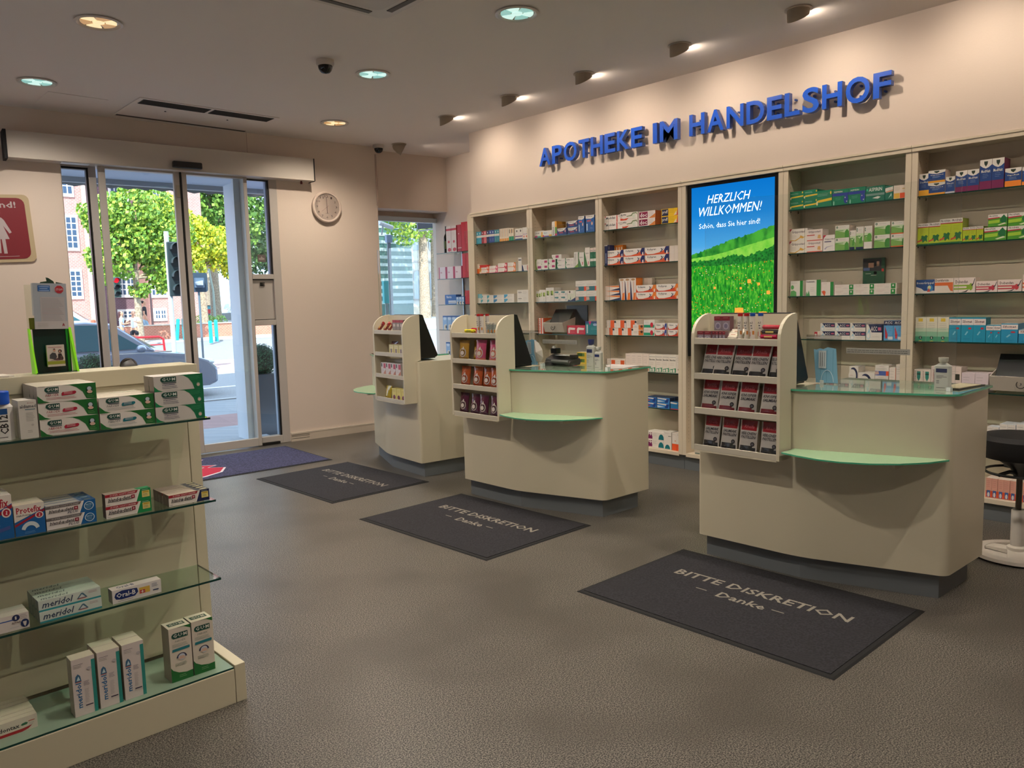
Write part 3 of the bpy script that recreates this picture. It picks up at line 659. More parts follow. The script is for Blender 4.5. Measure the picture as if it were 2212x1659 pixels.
t = dmat(3.0, 7.52, 1.86, 1.10, R(-2.5), 'blue purple entrance mat with a red emblem at the glass door', False)
b = MB(); RED = mat('#c31f3e', .9); WH = mat('#e5dde2', .9)
def em_poly(P, m, z): b.add([(x, y, z) for x, y in P], [tuple(range(len(P)))], m)
EM = [(-.78, -.42), (.20, -.40), (.50, -.30), (.66, -.12), (.46, -.02), (.62, .04), (.40, .13), (.28, .12), (.62, .40), (.0, .42), (-.32, .22), (-.20, .16), (-.42, .06), (-.60, .02), (-.78, -.08)]
EM = [(x*.62-.42, y) for x, y in EM]
em_poly([(x*1.05+.02, y*1.07) for x, y in EM], WH, .0084); em_poly(EM, RED, .0088)
em_poly([(-.62, -.16), (-.36, -.13), (-.28, -.22), (-.54, -.25)], WH, .0091); em_poly([(-.60, -.17), (-.37, -.145), (-.31, -.21), (-.53, -.235)], mat('#4a4a6c', .9), .0093)
for k in range(3): b.tube([(-.55+.06*k+.42*math.cos(R(a))*.5, -.02+.16*math.sin(R(a)), .0085) for a in range(-70, 80, 15)], .006, WH, 6)
b.tube([(-.56, -.16, .0085), (-.36, -.04, .0085), (-.16, .0, .0085)], [.004, .014, .006], WH, 6)
for k in range(3): b.tube([(-.52+.035*k, .06, .0085), (-.50+.035*k, .14, .0085)], .005, WH, 6)
b.build('emblem', t, local=True)

# ================================================================ stool
t = thing('swivel_stool', 'black seat swivel stool with white ring base behind the right counter', 'stool', (5.10, 1.27, 0))
b = MB(); b.lathe([(.10, .575), (.19, .585), (.205, .62), (.205, .69), (.18, .715), (.0, .72)], (0, 0, 0), mat('#141314', .7, bump=.1), 40); b.build('seat', t, smooth=True, local=True)
b = MB(); b.tube([(.175*math.cos(R(a)), .175*math.sin(R(a)), .50) for a in range(0, 360, 12)], .0075, BLACK, 8, closed=True)
for k in range(3):
    a = R(120*k+40); b.tube([(.175*math.cos(a), .175*math.sin(a), .50), (.09*math.cos(a), .09*math.sin(a), .51), (.02*math.cos(a), .02*math.sin(a), .49)], .011, BLACK, 8)
b.lathe([(.03, .47), (.05, .52), (.12, .57), (.13, .58)], (0, 0, 0), BLACK, 24); b.build('seat_ring', t, smooth=True, local=True)
b = MB(); b.lathe([(.016, .27), (.016, .48)], (0, 0, 0), mat('#6d665f', .25, .9), 20); b.build('gas_strut', t, smooth=True, local=True)
b = MB(); b.lathe([(.034, .06), (.034, .275), (.030, .28), (.0, .28)], (0, 0, 0), mat('#c9c2b8', .35), 28); b.build('column', t, smooth=True, local=True)
b = MB(); b.lathe([(.155, .016), (.16, .035), (.20, .04), (.225, .03), (.23, .012), (.155, .012)], (0, 0, 0), mat('#d5ccc0', .4), 48)
for k in range(3):
    T = Matrix.Rotation(R(120*k+75), 4, 'Z'); b.vprism([(.02, .045), (.165, .032), (.165, .02), (.02, .02)], -.045, .045, mat('#d5ccc0', .4), T)
b.lathe([(.0, .02), (.05, .02), (.05, .06), (.034, .07)], (0, 0, 0), mat('#d5ccc0', .4), 28)
b.build('base', t, smooth=True, local=True)
b = MB(); b.tube([(.20*math.cos(R(a)), .20*math.sin(R(a)), .006) for a in range(0, 360, 12)], .0055, BLACK, 8, closed=True); b.build('base_gasket', t, local=True)
# ================================================================ printed cartons
D = {}
W_ = '#e6dfd6'; NV = '#16244f'; OR_ = '#e8622a'; GRN = '#0f7f5c'
def d(k, desc, front, side=None, top=None, it=()): D[k] = (desc, front, side or front, top or side or front, it)
def B(a, b, c, e, col): return ('b', a, b, c, e, col)
def X(s, a, b, c, e, col, f='b'): return ('t', s, a, b, c, e, col, f)
def L(a, b, c, n, dv, col='#8c8680'): return ('l', a, b, c, n, dv, col)
def E(a, b, ru, rv, col, a0=0, a1=360): return ('e', a, b, ru, rv, col, a0, a1)
def P_(pts, col): return ('p', pts, col)
for k, desc, c1_ in (('teal_w', 'tall teal cartons', '#3f9fb8'), ('red_w', 'dark red upright carton', '#9c2338'), ('pink_w', 'salmon pink upright carton', '#dd6c74'), ('navy_w', 'navy upright carton', '#22305c'), ('blue_w', 'violet blue upright cartons', '#34509a'), ('sea_w', 'sea green upright cartons', '#3f8d9d')):
    d(k, desc, c1_, it=(B(0, .50, 1, .68, W_), L(.2, .58, .8, 1, 0, '#555'), E(.5, .84, .16, .08, '#d9e6ea'), L(.2, .30, .8, 3, .07, '#b9cdd8')))
d('cream_or', 'cream cartons with orange foot', '#eadcc8', it=(B(.05, 0, .95, .22, '#e9a04e'), B(.12, .35, .3, .95, '#d9b090'), B(.55, .35, .7, .95, '#b5a9a0')))
d('cream_gr', 'cream cartons with green foot', '#eadcc8', it=(B(0, 0, 1, .34, '#1f8f6a'), B(.1, .6, .4, .92, '#4a3a30'), B(.6, .62, .85, .9, '#e0b070')))
d('w_plum', 'white cartons with plum band', W_, it=(B(0, .26, 1, .34, '#7a3a78'), B(0, 0, 1, .10, '#2a4f86'), E(.5, .78, .18, .10, '#5a5452'), L(.2, .5, .8, 2, .08)))
d('w_coral', 'white cartons with coral dots', W_, it=(E(.5, .22, .2, .10, '#e0563a'), L(.2, .62, .8, 3, .1), B(.1, .4, .9, .46, '#a984b0')))
d('or_tall', 'tall orange and cream carton', '#e9d7be', '#e9d7be', it=(B(0, 0, 1, .5, '#e56a1f'), L(.2, .7, .8, 3, .08, '#a33')))
d('or_leaf', 'small orange leaf cartons', '#e9772c', it=(P_([(0, 0), (.5, .55), (1, .2), (1, 0)], '#e9dccb'), E(.5, .6, .2, .3, '#8a9a3a')))
d('red_pack', 'flat red pack lying on top', '#d02a26', '#d02a26', '#b8221f', (B(.05, .2, .12, .8, W_), B(.18, .2, .25, .8, W_)))
for k, ds, c in (('pill_or', 'white orange pill cartons', '#e4642c'), ('pill_pk', 'white pink pill cartons', '#e05a80'), ('pill_rd', 'white crimson pill cartons', '#d02b46'), ('pill_ye', 'cream amber pill cartons', '#eb8a3a')):
    d(k, ds, '#efe6de', it=(P_([(.65, 0), (1, 0), (1, 1), (.78, 1)], c), L(.08, .35, .6, 1, 0, '#6b5b5b'), B(0, 0, .7, .12, c), E(.83, .5, .10, .3, '#f3c7c7'), L(.08, .7, .5, 1, 0)))
d('w_slim', 'tall slim white carton', W_, it=(B(.1, .78, .9, .86, '#3a3c50'), L(.15, .6, .8, 4, .1, '#d99a90')))
d('navy_arc', 'white and navy carton', W_, it=(P_([(0, 0), (.35, 0), (.15, .9), (0, 1)], '#24345f'), L(.4, .7, .8, 2, .25, '#3a3c50'), B(.9, .1, 1, .9, '#c02a3a')))
d('aqua_t', 'tall aqua topped cartons', W_, it=(B(0, .55, 1, 1, '#7fc0cc'), L(.2, .4, .8, 2, .1)))
for k, ds, c in (('w_aqua', 'white cartons with aqua edge', '#56a9b5'), ('w_blue', 'long white cartons with blue fade', '#3c86b8'), ('w_blue2', 'white cartons with sky edge', '#4ba3cf')):
    d(k, ds, W_, it=(P_([(0, .1), (.10, .1), (.35, .6), (.35, .9), (0, .9)], c), L(.4, .75, .9, 2, .3), L(.05, .3, .5, 1, 0, '#3d6f92')))
d('w_grey', 'plain white cartons with grey print', W_, it=(X('vitaline', .08, .52, .38, .74, '#4a4a50'), L(.1, .38, .38, 1, 0), L(.5, .75, .85, 3, .2)))
d('rain', 'small white carton with rainbow foot', W_, it=(B(0, 0, .3, .28, '#b02a6a'), B(.3, 0, .65, .22, '#3d9a7a'), B(.65, 0, 1, .3, '#e5b02c'), X('Doctat', .1, .55, .5, .8, '#555'), E(.78, .55, .08, .3, '#e3a642')))
d('rain2', 'white carton with rainbow foot and oval', W_, it=(B(0, 0, .15, .28, '#d03a5a'), B(.15, 0, .7, .16, '#7a4fa0'), B(.7, 0, 1, .3, '#e5b02c'), E(.35, .6, .25, .3, '#d8dee2'), X('Tavof', .15, .52, .45, .72, '#555')))
d('rain_t', 'tall white carton with orange corner', W_, '#e9a53a', '#e9a53a', (B(.62, 0, 1, 1, '#6aa04a'), B(.62, .6, 1, 1, '#e9a53a'), B(.62, 0, 1, .15, '#c03a6a'), X('Rivanol', .2, .08, .42, .6, '#3a3c50', 'br')))
for k, ds in (('lens', 'navy carton with white swoosh'), ('lens2', 'navy cartons with white swoosh')):
    d(k, ds, '#2c3c77', '#22305c', it=(P_([(.02, .95), (.95, .98), (.7, .62), (.4, .5), (.1, .58)], W_), X('hyliton', .1, .68, .62, .86, '#333'), B(.2, .28, .62, .42, '#c04a5a'), L(.3, .18, .8, 1, 0, '#8f9bd0'), E(.84, .55, .06, .2, '#e0a0a0'), B(0, 0, 1, .08, '#3f6fa5')))
for k, ds in (('blue_t', 'tall blue carton with white top'), ('blue_t2', 'widest tall blue carton with white top')):
    d(k, ds, '#2f63a8', '#1c2f5e', it=(P_([(0, 1), (1, 1), (.95, .86), (.6, .78), (0, .82)], W_), X('hyliton', .12, .88, .75, .95, '#444'), B(.15, .62, .6, .72, '#c85a68'), E(.72, .5, .1, .10, '#e8b6a0'), B(.1, .1, .22, .5, '#d5dde6'), L(.5, .25, .85, 2, .05, '#b5c8ea')))
d('w_dark', 'white cartons with dark windows', W_, it=(B(.3, .1, .7, .85, '#4d4030'),))
LF = '#2f6a3a'
d('leaf_t', 'white curved carton with plum tab', '#7f9a4a', it=(P_([(.25, 1), (1, 1), (1, 0), (.4, 0), (.15, .4), (.12, .8)], W_), B(.35, .12, .95, .35, '#a03070'), L(.25, .7, .8, 2, .1, '#555')))
d('leaf_mg', 'white cartons with magenta square', '#3f7d45', it=(P_([(.1, 1), (1, 1), (1, 0), (.22, 0), (.06, .5)], W_), B(.52, .3, .9, .75, '#b82a68'), L(.14, .6, .45, 2, .2, '#666')))
d('leaf_top', 'white carton with magenta square on top', '#5f8a45', W_, it=(P_([(.0, 1), (1, 1), (1, 0), (.12, 0), (.0, .7)], W_), B(.4, .25, .72, .8, '#b82a68'), L(.08, .6, .35, 2, .2, '#666')))
d('leaf_w', 'white cartons with green notch', '#2f7d55', W_, it=(P_([(.1, 1), (1, 1), (1, 0), (.2, 0), (.06, .5)], W_), X('Luffeel', .15, .55, .55, .78, '#4a4a4a'), B(.65, .35, .9, .8, '#ded0d0'), L(.2, .3, .6, 1, 0, '#c08a90')))
d('leaf_s', 'tall narrow white carton with grey lettering', W_, it=(X('Luvos Heilerde', .15, .1, .4, .9, '#5a5a50', 'br'), B(.55, .2, .62, .9, '#c9c2b5'), P_([(0, 0), (1, 0), (1, .25)], '#6f9a3a')))
d('leaf_m', 'tall white carton tapering over green', '#3c7a3c', it=(P_([(.15, 1), (1, 1), (1, .05), (.55, .05), (.1, .6)], W_), X('Luvos', .2, .62, .75, .72, '#444'), B(.65, .15, .78, .35, '#c04a5a')))
d('leaf_l', 'tallest white carton tapering over green', '#3c7a3c', it=(P_([(.1, 1), (1, 1), (1, .03), (.6, .03), (.05, .75)], '#efe4da'), X('Luvos', .2, .68, .8, .75, '#444'), B(.65, .10, .78, .28, '#c04a5a'), L(.3, .5, .8, 2, .06)))
d('green_b', 'tall dark green banded cartons', '#1f6b45', it=(B(0, .78, 1, 1, '#e8d2c6'), B(0, .28, 1, .42, W_), X('Luvos', .1, .82, .9, .9, '#444'), L(.2, .6, .8, 2, .06, '#8fc0a0'), L(.2, .2, .8, 2, .08, '#8fc0a0')))
for k, ds in (('fig_s', 'smallest white cartons with dark figure'), ('fig_m', 'middle sized white cartons with figure'), ('fig_l', 'tallest white cartons with green figure')):
    d(k, ds, W_, it=(B(.15, .45, .85, .78, '#a9bf5a'), P_([(.25, .45), (.3, .78), (.45, .78), (.42, .6), (.65, .5), (.65, .45)], '#3a4a2c'), L(.15, .88, .85, 1, 0, '#555'), L(.2, .3, .8, 3, .08)))
d('w_tealbar', 'white cartons with teal swoop', W_, it=(P_([(.05, .85), (.6, .88), (.68, .7), (.55, .55), (.05, .65)], '#3f7f80'), L(.1, .35, .6, 1, 0, '#e06a5a'), E(.78, .35, .15, .2, '#c9c6c6')))
d('tri_gr', 'white carton with green triangle', '#d7d8c4', W_, it=(B(0, .7, .75, 1, W_), P_([(0, 0), (1, 0), (1, .35), (.4, .08), (.1, .15)], '#23345c'), P_([(.3, .15), (.4, .5), (.42, .15)], '#5f8a6a'), E(.28, .85, .1, .1, '#5a4a40')))
for k, ds, c in (('hand_te', 'white cartons with teal hand picture', '#2f6f7a'), ('hand_bl', 'white carton with blue hand picture', '#4a62a8')):
    d(k, ds, W_, it=(B(0, 0, 1, .44, c), B(.80, 0, 1, .44, '#e8502a'), P_([(0, .05), (.3, .12), (.25, .42), (0, .38)], '#d2b0a2'), L(.3, .84, .7, 1, 0, '#a05a50'), L(.06, .66, .9, 2, .1, '#6a5a58')))
d('or_stripe', 'upright orange striped cartons', '#e9dcd0', '#d9622f', it=(B(0, 0, .1, 1, '#d9502a'), B(.42, 0, .62, 1, '#d9502a'), B(.82, 0, 1, 1, '#a52f22'), X('ISOPAN', .14, .1, .36, .92, '#b03a30', 'br')))
d('cig_red', 'crimson cartons with white cross-bar tube', '#c92040', '#a81a34', it=(P_([(.1, .12), (.28, .12), (.3, .5), (.85, .5), (.9, .72), (.2, .78), (.08, .6)], '#efe0dc'), L(.4, .28, .9, 2, .1, '#e39aa8')))
d('teal_pk', 'teal carton with pink corner', '#1f7f88', it=(B(0, .85, 1, 1, '#2c3f7a'), P_([(.25, 1), (.5, 1), (.38, .7)], '#d8307a'), B(.1, .1, .2, .75, '#d0e4e4'), L(.45, .5, .95, 2, .1, '#a5d5d2'), E(.8, .75, .16, .1, '#9fb6d6')))
d('teal_pk2', 'teal and pink carton lying on top', '#1f7f88', it=(B(0, 0, .45, 1, '#d8307a'), B(.45, .1, .5, .9, W_)))
d('mobi', 'white cartons with red stripe', '#efe6de', it=(B(.68, .02, .73, .98, '#d8402a'), P_([(.03, .98), (.10, .98), (.04, .70)], '#c0303a'), X('Mobilat', .10, .50, .62, .86, '#4a4a52'), L(.12, .3, .55, 2, .12, '#e0a090'))+tuple(P_([(.79+.07*q, .86-.2*r_), (.84+.07*q, .86-.2*r_), (.83+.07*q, .72-.2*r_)], '#333') for r_ in (0, 1) for q in ((0, 1, 2) if r_ == 0 else (1, 2))))
d('kyt', 'white cartons with green ring', '#eee5dc', it=(X('Kytta', .04, .55, .34, .90, '#3a3c3c'), P_([(0, .02), (.35, .02), (.5, .3), (.2, .2), (0, .35)], '#d8502c'), P_([(.36, .55), (.62, .62), (.72, .9), (.95, .95), (.98, .6), (.9, .8), (.76, .75), (.66, .5), (.38, .45)], '#7f8f62'), E(.78, .5, .09, .28, '#dfe3d2'), L(.5, .15, .95, 1, 0)))
d('doc', 'white cartons with plum square', '#efe2dc', '#b5643a', it=(B(.04, .1, .55, .92, '#8a1240'), X('doc', .09, .22, .51, .82, '#f4ece8'), L(.6, .8, .9, 3, .2, '#888'), P_([(.62, .02), (1, .02), (1, .6)], '#e0843a')))
d('proff', 'bright yellow cartons with navy block', '#f0c21c', it=(B(.03, .06, .40, .94, NV), X('proff', .06, .25, .37, .82, W_), L(.45, .85, .75, 3, .2, '#8a6a10'), P_([(.75, .02), (.9, .35), (.92, .95), (1, .6), (1, .02)], '#d8402a'), P_([(.7, .05), (.88, .1), (.85, .6)], '#f4e0c0')))
d('navy_sl', 'narrow upright navy carton', '#1c2c66', it=(B(.3, .1, .6, .6, '#b5c3e0'), B(0, .95, 1, 1, W_)))
d('or_box', 'orange cartons standing behind', '#e8862a', it=(B(.3, .1, .75, .9, '#e9dccb'),))
def vol(k, ds, c, c2, fig=True, nm='Voltaren'):
    d(k, ds, c, W_, W_, (P_([(.0, 1), (.86, 1), (.80, .55), (.60, .28), (.35, .12), (.10, .12), (.02, .4), (.0, .6)], '#ece4dc'), X(nm, .08, .60, .46, .88, '#2c2c38'), L(.12, .50, .38, 1, 0, '#d05a40'), P_([(.82, .15), (.80, .6), (.88, 1), (1, 1), (1, .2)], c2), P_([(.66, .80), (.70, .55), (.62, .30), (.68, .30), (.72, .48), (.79, .75), (.75, .72), (.73, .6), (.70, .8)], '#2a3050'), P_([(.88, .05), (.95, .05), (.94, .5), (.89, .4)], '#efe0d6')))
for k, ds in (('vol_n', 'orange rimmed cartons with navy corner, narrower'), ('vol_n2', 'orange rimmed cartons with navy corner, central'), ('vol_n3', 'orange rimmed cartons with navy corner, longest')): vol(k, ds, '#e05a2c', '#1c2560')
for k, ds in (('vol_o', 'all orange rimmed cartons, left pair'), ('vol_o2', 'all orange rimmed cartons, right pair')): vol(k, ds, '#d84a28', '#e9802c')
vol('vol_sb', 'small red rimmed cartons with blue corner', '#c9402c', '#3a4f96'); vol('vol_so', 'small red rimmed cartons with orange corner', '#c9402c', '#d9762c')
d('plain_w', 'plain unprinted white cartons', '#e0d3c8')
d('slim_n', 'flat lying white cartons with navy wave', '#ecdcd0', it=(P_([(.3, 0), (1, 0), (1, .5), (.7, .3)], '#222c55'), P_([(.0, .95), (1, .95), (1, .6), (.6, .7)], '#e9803a'), L(.1, .6, .6, 1, 0, '#c07a60')))
d('swirl', 'tall white cartons with orange stem', '#e6dcd2', '#e9802c', it=(P_([(0, 0), (.35, 0), (.1, .8), (0, .9)], '#222c55'), P_([(.42, 0), (.95, 0), (.95, .35), (.6, .3)], '#ea7c2a'), B(.55, .2, .62, .85, '#d06a40'), E(.5, .93, .35, .05, '#b58a60')))
d('w_back', 'white cartons at the back', '#d9cabc')
FO = (B(.40, 0, .80, 1, '#e9622a'), E(.88, .75, .10, .2, '#3a3638'), P_([(.78, .1), (.98, .1), (.95, .65), (.8, .65)], '#ded8d4'), L(.06, .85, .34, 1, 0, '#555'), L(.08, .65, .3, 3, .16, '#c09a90'))
d('face_or', 'orange and white portrait cartons', '#ecdfd2', it=FO); d('face_or2', 'orange and white portrait cartons stacked above', '#ecdfd2', it=FO)
d('hand_or', 'white cartons with orange picture', '#e9ddd0', it=(B(.55, .05, 1, .95, '#d9762c'), E(.85, .7, .12, .25, '#4a2f20'), L(.08, .75, .5, 3, .14)))
d('gr_red', 'white cartons with green band and red ball', W_, it=(B(0, .05, .95, .40, '#1f9a72'), E(.72, .40, .14, .32, '#c9223a'), L(.06, .75, .55, 2, .15, '#4a4a4a')))
d('w_orsq', 'low white cartons with orange square', '#ecdccf', it=(B(.5, .25, .92, .9, '#e0602c'), L(.08, .8, .45, 3, .2)))
d('cream_row', 'cream cartons with orange base line', '#ead9cb', it=(B(.05, .04, .95, .16, '#d9602c'), L(.12, .86, .85, 1, 0, '#6a5a58'), L(.15, .7, .85, 3, .1)))
GB = (P_([(.05, .02), (.95, .02), (.95, .28), (.05, .2)], '#1f8f5f'), B(.12, .04, .4, .18, W_), B(.5, .04, .8, .22, W_), X('Buscofem', .08, .68, .9, .78, '#3a3a3a'), B(.05, .88, .95, .90, '#999'), L(.12, .55, .8, 2, .1))
d('gbase', 'tall white cartons with green base', '#e9e0d2', it=GB); d('gbase2', 'tall white carton at the right end', '#e6dccf', it=(L(.2, .8, .8, 3, .1), E(.6, .2, .2, .05, '#8a6a4a')))
BLI = (P_([(0, .95), (.9, .8), (.7, .6), (0, .75)], W_), L(.05, .86, .6, 1, 0, '#2a3050'), P_([(.6, .1), (.75, .8), (.95, .8), (.85, .1)], '#1c3f8a'))
d('bl_red', 'blue cartons with red flash', '#2c6fb8', '#1c2f4e', it=(P_([(0, .1), (.5, .35), (0, .55)], '#d03a3a'),)+BLI); d('bl_wh', 'blue cartons with white flash', '#3a82c8', '#14284a', it=(P_([(0, .1), (.6, .3), (0, .5)], '#cfe0ee'),)+BLI)
d('bl_fig', 'blue carton with dark figure', '#2a78b0', '#14284a', it=(P_([(.75, .1), (.9, .1), (.95, .6), (.85, .85), (.72, .6)], '#14204a'), B(0, 0, 1, .1, '#c03a50'), P_([(0, .95), (.7, .85), (.6, .7), (0, .75)], W_)))
d('pur_cr', 'white cartons with purple cross and teal dome', W_, it=(B(.0, .08, .38, .45, '#7a1f5a'), P_([(.16, .45), (.2, .85), (.36, .9), (.36, .45)], '#7a1f5a'), B(.26, .5, .3, .95, W_), B(.2, .66, .37, .76, W_), E(.87, .08, .15, .72, '#12707a', 0, 180), L(.42, .8, .65, 3, .15)))
d('w_tealc', 'tall white carton with teal dome', W_, it=(E(.5, .02, .34, .25, '#12707a', 0, 180), L(.15, .9, .8, 1, 0), B(.6, .74, .95, .77, '#3a3a3a')))
d('or_base', 'white cartons with orange lower half', W_, '#d0c6bc', it=(B(0, 0, 1, .38, '#e8582a'), E(.7, .55, .12, .03, '#d9762c'), L(.1, .9, .9, 1, 0, '#a05a50')))
GY = (P_([(0, .30), (.12, .42), (1, .52), (1, .36), (.2, .28)], '#efc63a'), E(.06, .25, .05, .14, '#efe0b0'), L(.08, .76, .82, 2, .08, '#cfe6d8'), E(.93, .82, .05, .1, '#e9c23a'))
d('gr_y', 'green cartons with yellow swoosh', GRN, it=GY); d('gr_yb', 'larger green carton with yellow swoosh', GRN, it=GY)
d('gr_bl', 'green cartons with blue band', GRN, it=(B(0, .58, 1, .76, '#2c3f9c'), X('ASPIRIN', .1, .80, .62, .9, W_), E(.85, .35, .14, .28, '#2c3f9c'), E(.8, .45, .03, .04, W_), E(.9, .2, .03, .04, W_), L(.2, .45, .6, 2, .1, '#9fd8c0'), E(.1, .15, .04, .14, '#9fd8c0')))
d('aspi', 'largest green carton with white lettering', '#0f6f58', it=(X('ASPIRIN', .16, .66, .86, .90, '#f0ece4'), E(.08, .78, .05, .09, '#3fbf9a'), B(0, .38, 1, .52, '#7d9a90'), P_([(.35, .22), (.65, .15), (.8, .25), (.65, .32)], '#e9e6de')))
d('gr_sl', 'narrow green carton with white top', '#14705a', it=(P_([(0, .85), (1, .95), (1, .72), (0, .6)], W_), P_([(.1, .6), (1, .7), (1, .6), (.1, .52)], '#e0a080'), P_([(.4, .1), (.8, .5), (.9, .1), (.8, .3)], '#bfe0d4')))
d('cr_blk', 'cream carton with yellow and orange blocks', '#eadacb', it=(B(.03, .03, .5, .42, '#eebc4a'), B(.52, .03, .98, .42, '#e8582a'), L(.1, .85, .6, 3, .1), B(.7, .7, .95, .76, '#e0c070')))
d('gri_y', 'white cartons with gold ribbon', '#eee4d8', it=(P_([(0, 1), (.14, 1), (0, .75)], '#b5243c'), X('Grippostad', .12, .60, .86, .85, '#6a5a62'), P_([(.02, .1), (.3, .06), (.55, .25), (.62, .45), (.8, .3), (.95, .4), (.75, .18), (.6, .22), (.35, .0), (.02, .02)], '#e0a93a'), L(.12, .45, .45, 3, .1)))
d('gri_r', 'white cartons with salmon edge', '#f0e0d8', it=(B(0, 0, 1, .08, '#e0604a'), X('Grippostad', .08, .66, .86, .90, '#6a5a62'), B(.0, .46, .5, .54, '#d04a3a'), P_([(.68, .2), (.9, .15), (.88, .5), (.72, .5)], '#e5b06a')))
d('gri_w', 'white carton with red corner', '#efe6e0', it=(P_([(0, 1), (.28, 1), (.08, .85), (0, .65)], '#b5243c'), X('Grippostad', .12, .68, .98, .80, '#5a4a55'), B(.12, .56, .7, .62, '#4a4a70'), P_([(.1, .15), (.3, .28), (.95, .34), (.35, .24), (.2, .1)], '#b0a5c0')))
def lf(k, ds, ex=()):
    d(k, ds, '#cfe0b8', '#ded0c4', '#e9dccf', (B(0, .70, 1, 1, W_), P_([(0, 0), (1, 0), (1, .35), (0, .6)], '#7fb05a'), E(.13, .86, .07, .085, '#24503c'), E(.13, .86, .03, .035, '#cfe0c8'), L(.3, .86, .8, 1, 0), B(.05, .56, .6, .60, '#3f8a3c'))+tuple(ex))
lf('lf_a', 'pale green cartons with archway', (P_([(.70, .02), (.70, .5), (.85, .68), (.98, .5), (.98, .02)], '#4f9a3c'),)); lf('lf_s', 'small pale green upright carton', (P_([(.4, .2), (.5, .5), (.8, .6), (.7, .2)], '#4f9a3c'), B(0, 0, .8, .14, NV)))
lf('lf_m', 'middle pale green upright carton', (P_([(.4, .25), (.55, .5), (.85, .6), (.8, .25)], '#4f9a3c'), B(0, 0, 1, .10, NV))); lf('lf_h', 'pale green upright carton with white foot', (E(.65, .5, .3, .18, '#5faa44'), B(0, 0, 1, .3, W_)))
lf('lf_b', 'pale green cartons with head profile', (P_([(.72, .05), (.68, .3), (.72, .6), (.85, .72), (1, .7), (1, .05)], '#3f8a3c'),)); lf('lf_o', 'pale green cartons with orange foot', (P_([(.82, .1), (.78, .3), (.82, .6), (.95, .7), (1, .7), (1, .1)], '#3f8a3c'), B(0, 0, 1, .08, '#e0602c')))
GS = '#1f8a3a'
d('lung', 'white carton with green torso', '#ece4da', it=(B(.77, 0, 1, 1, GS), E(.17, .58, .12, .14, '#5fae62'), P_([(0, 0), (.5, 0), (.48, .28), (.28, .38), (.05, .34)], '#5fae62'), L(.1, .86, .7, 1, 0, '#8a6a70')))
d('pair', 'white carton with green grass tips', '#ece4da', it=(B(.72, 0, 1, 1, GS), P_([(.0, 0), (.05, .3), (.12, .1), (.2, .36), (.28, 0)], '#4fa05a'), X('Umckaloabo', .0, .84, .6, .94, '#5a4a5a'), L(.3, .5, .65, 3, .1)))
d('spot', 'white carton with orange spot', '#eaded4', it=(B(.74, 0, 1, 1, GS), P_([(.1, .2), (.05, .32), (.25, .38), (.38, .28), (.32, .0), (.25, .0)], '#e0582c'), L(.1, .88, .6, 1, 0, '#a06a60')))
d('wg_flat', 'flat white cartons with green square', '#eaded4', it=(B(.74, .05, .95, .95, GS), E(.84, .6, .04, .2, W_), L(.06, .75, .45, 2, .25, '#c08a8a'), L(.45, .3, .68, 1, 0, '#999')))
d('wr_s', 'small white and red carton', '#ecd9d0', it=(B(.0, .4, .55, 1, '#c02a3a'), E(.25, .55, .2, .2, W_)))
AC = (P_([(.12, 1), (1, 1), (1, .5), (.35, .5)], NV), X('ACC', .30, .58, .68, .88, W_), B(.74, .62, .94, .82, '#c0607a'), L(.4, .22, .9, 1, 0, '#b5a590'), E(.14, .28, .13, .24, '#bcd8e4'), E(.14, .28, .09, .17, '#eee8e2'), P_([(.1, .5), (.2, .8), (.25, .5)], '#9fcbe0'))
d('acc_s', 'white cartons with navy corner and tablet', W_, it=AC); d('acc_b', 'larger white carton with navy corner', W_, NV, it=AC)
d('acc_t', 'tall blue cartons with red cone', '#5aa3d8', it=(B(0, .76, 1, 1, NV), X('ACC', .1, .84, .88, .96, W_), L(.3, .79, .75, 1, 0, '#9ab'), P_([(.12, .72), (.42, .3), (.36, .1), (.2, .1), (.15, .3)], '#c8303a'), B(.45, .05, .95, .2, '#dfe6ea'), L(.5, .6, .9, 2, .1, '#2c5fa8')))
d('vol_c', 'white carton with navy crescent', W_, it=(B(.9, 0, 1, .3, '#e0602c'), E(.45, .5, .5, .45, NV, -80, 120), E(.35, .48, .42, .36, W_), L(.05, .5, .5, 1, 0, '#c03a3a')))
d('vol_c2', 'low white carton with navy crescent', W_, it=(E(.45, .3, .35, .6, NV, 0, 130), E(.35, .25, .33, .5, W_)))
d('w_ors', 'small white carton with orange edge', '#ecdfd4', it=(B(.94, 0, 1, 1, '#e0602c'), L(.1, .8, .8, 3, .15)))
d('w_blb', 'tall white carton with blue foot', '#ecdfd4', it=(B(0, .04, 1, .12, '#3a4f96'), B(0, .0, 1, .03, '#c03a3a'), L(.1, .88, .85, 4, .1)))
def nv(k, ds, foot, fh, txt='MediNait', side=None):
    d(k, ds, '#1d4384', side or '#d9c8be', W_, (P_([(0, 1), (1, 1), (1, .82), (.75, .74), (.5, .70), (.25, .74), (0, .82)], W_), P_([(.34, .94), (.66, .94), (.64, .85), (.5, .76), (.36, .85)], '#26382c'), B(0, 0, 1, fh, foot), X(txt, .12, .56, .88, .66, W_), L(.25, .5, .75, 3, .055, '#9fb4da')))
nv('nv_y', 'navy upright carton with yellow foot', '#f0ae2c', .26, 'DayMed'); nv('nv_y2', 'wide navy cartons with yellow foot', '#f0a42c', .16, 'Vapomed'); nv('nv_w', 'small navy upright carton with pale foot', '#c8c4d0', .10, 'Sinex')
nv('nv_p', 'navy cartons with plum foot', '#7a1f52', .25); nv('nv_pt', 'tallest navy cartons with plum foot', '#7a1f52', .28, side='#7a1f52'); nv('nv_o', 'wide navy carton with orange foot', '#ee8a2c', .32, 'VapoRub'); nv('nv_o2', 'orange topped carton at the picture edge', '#ee8a2c', .2, 'Wick')
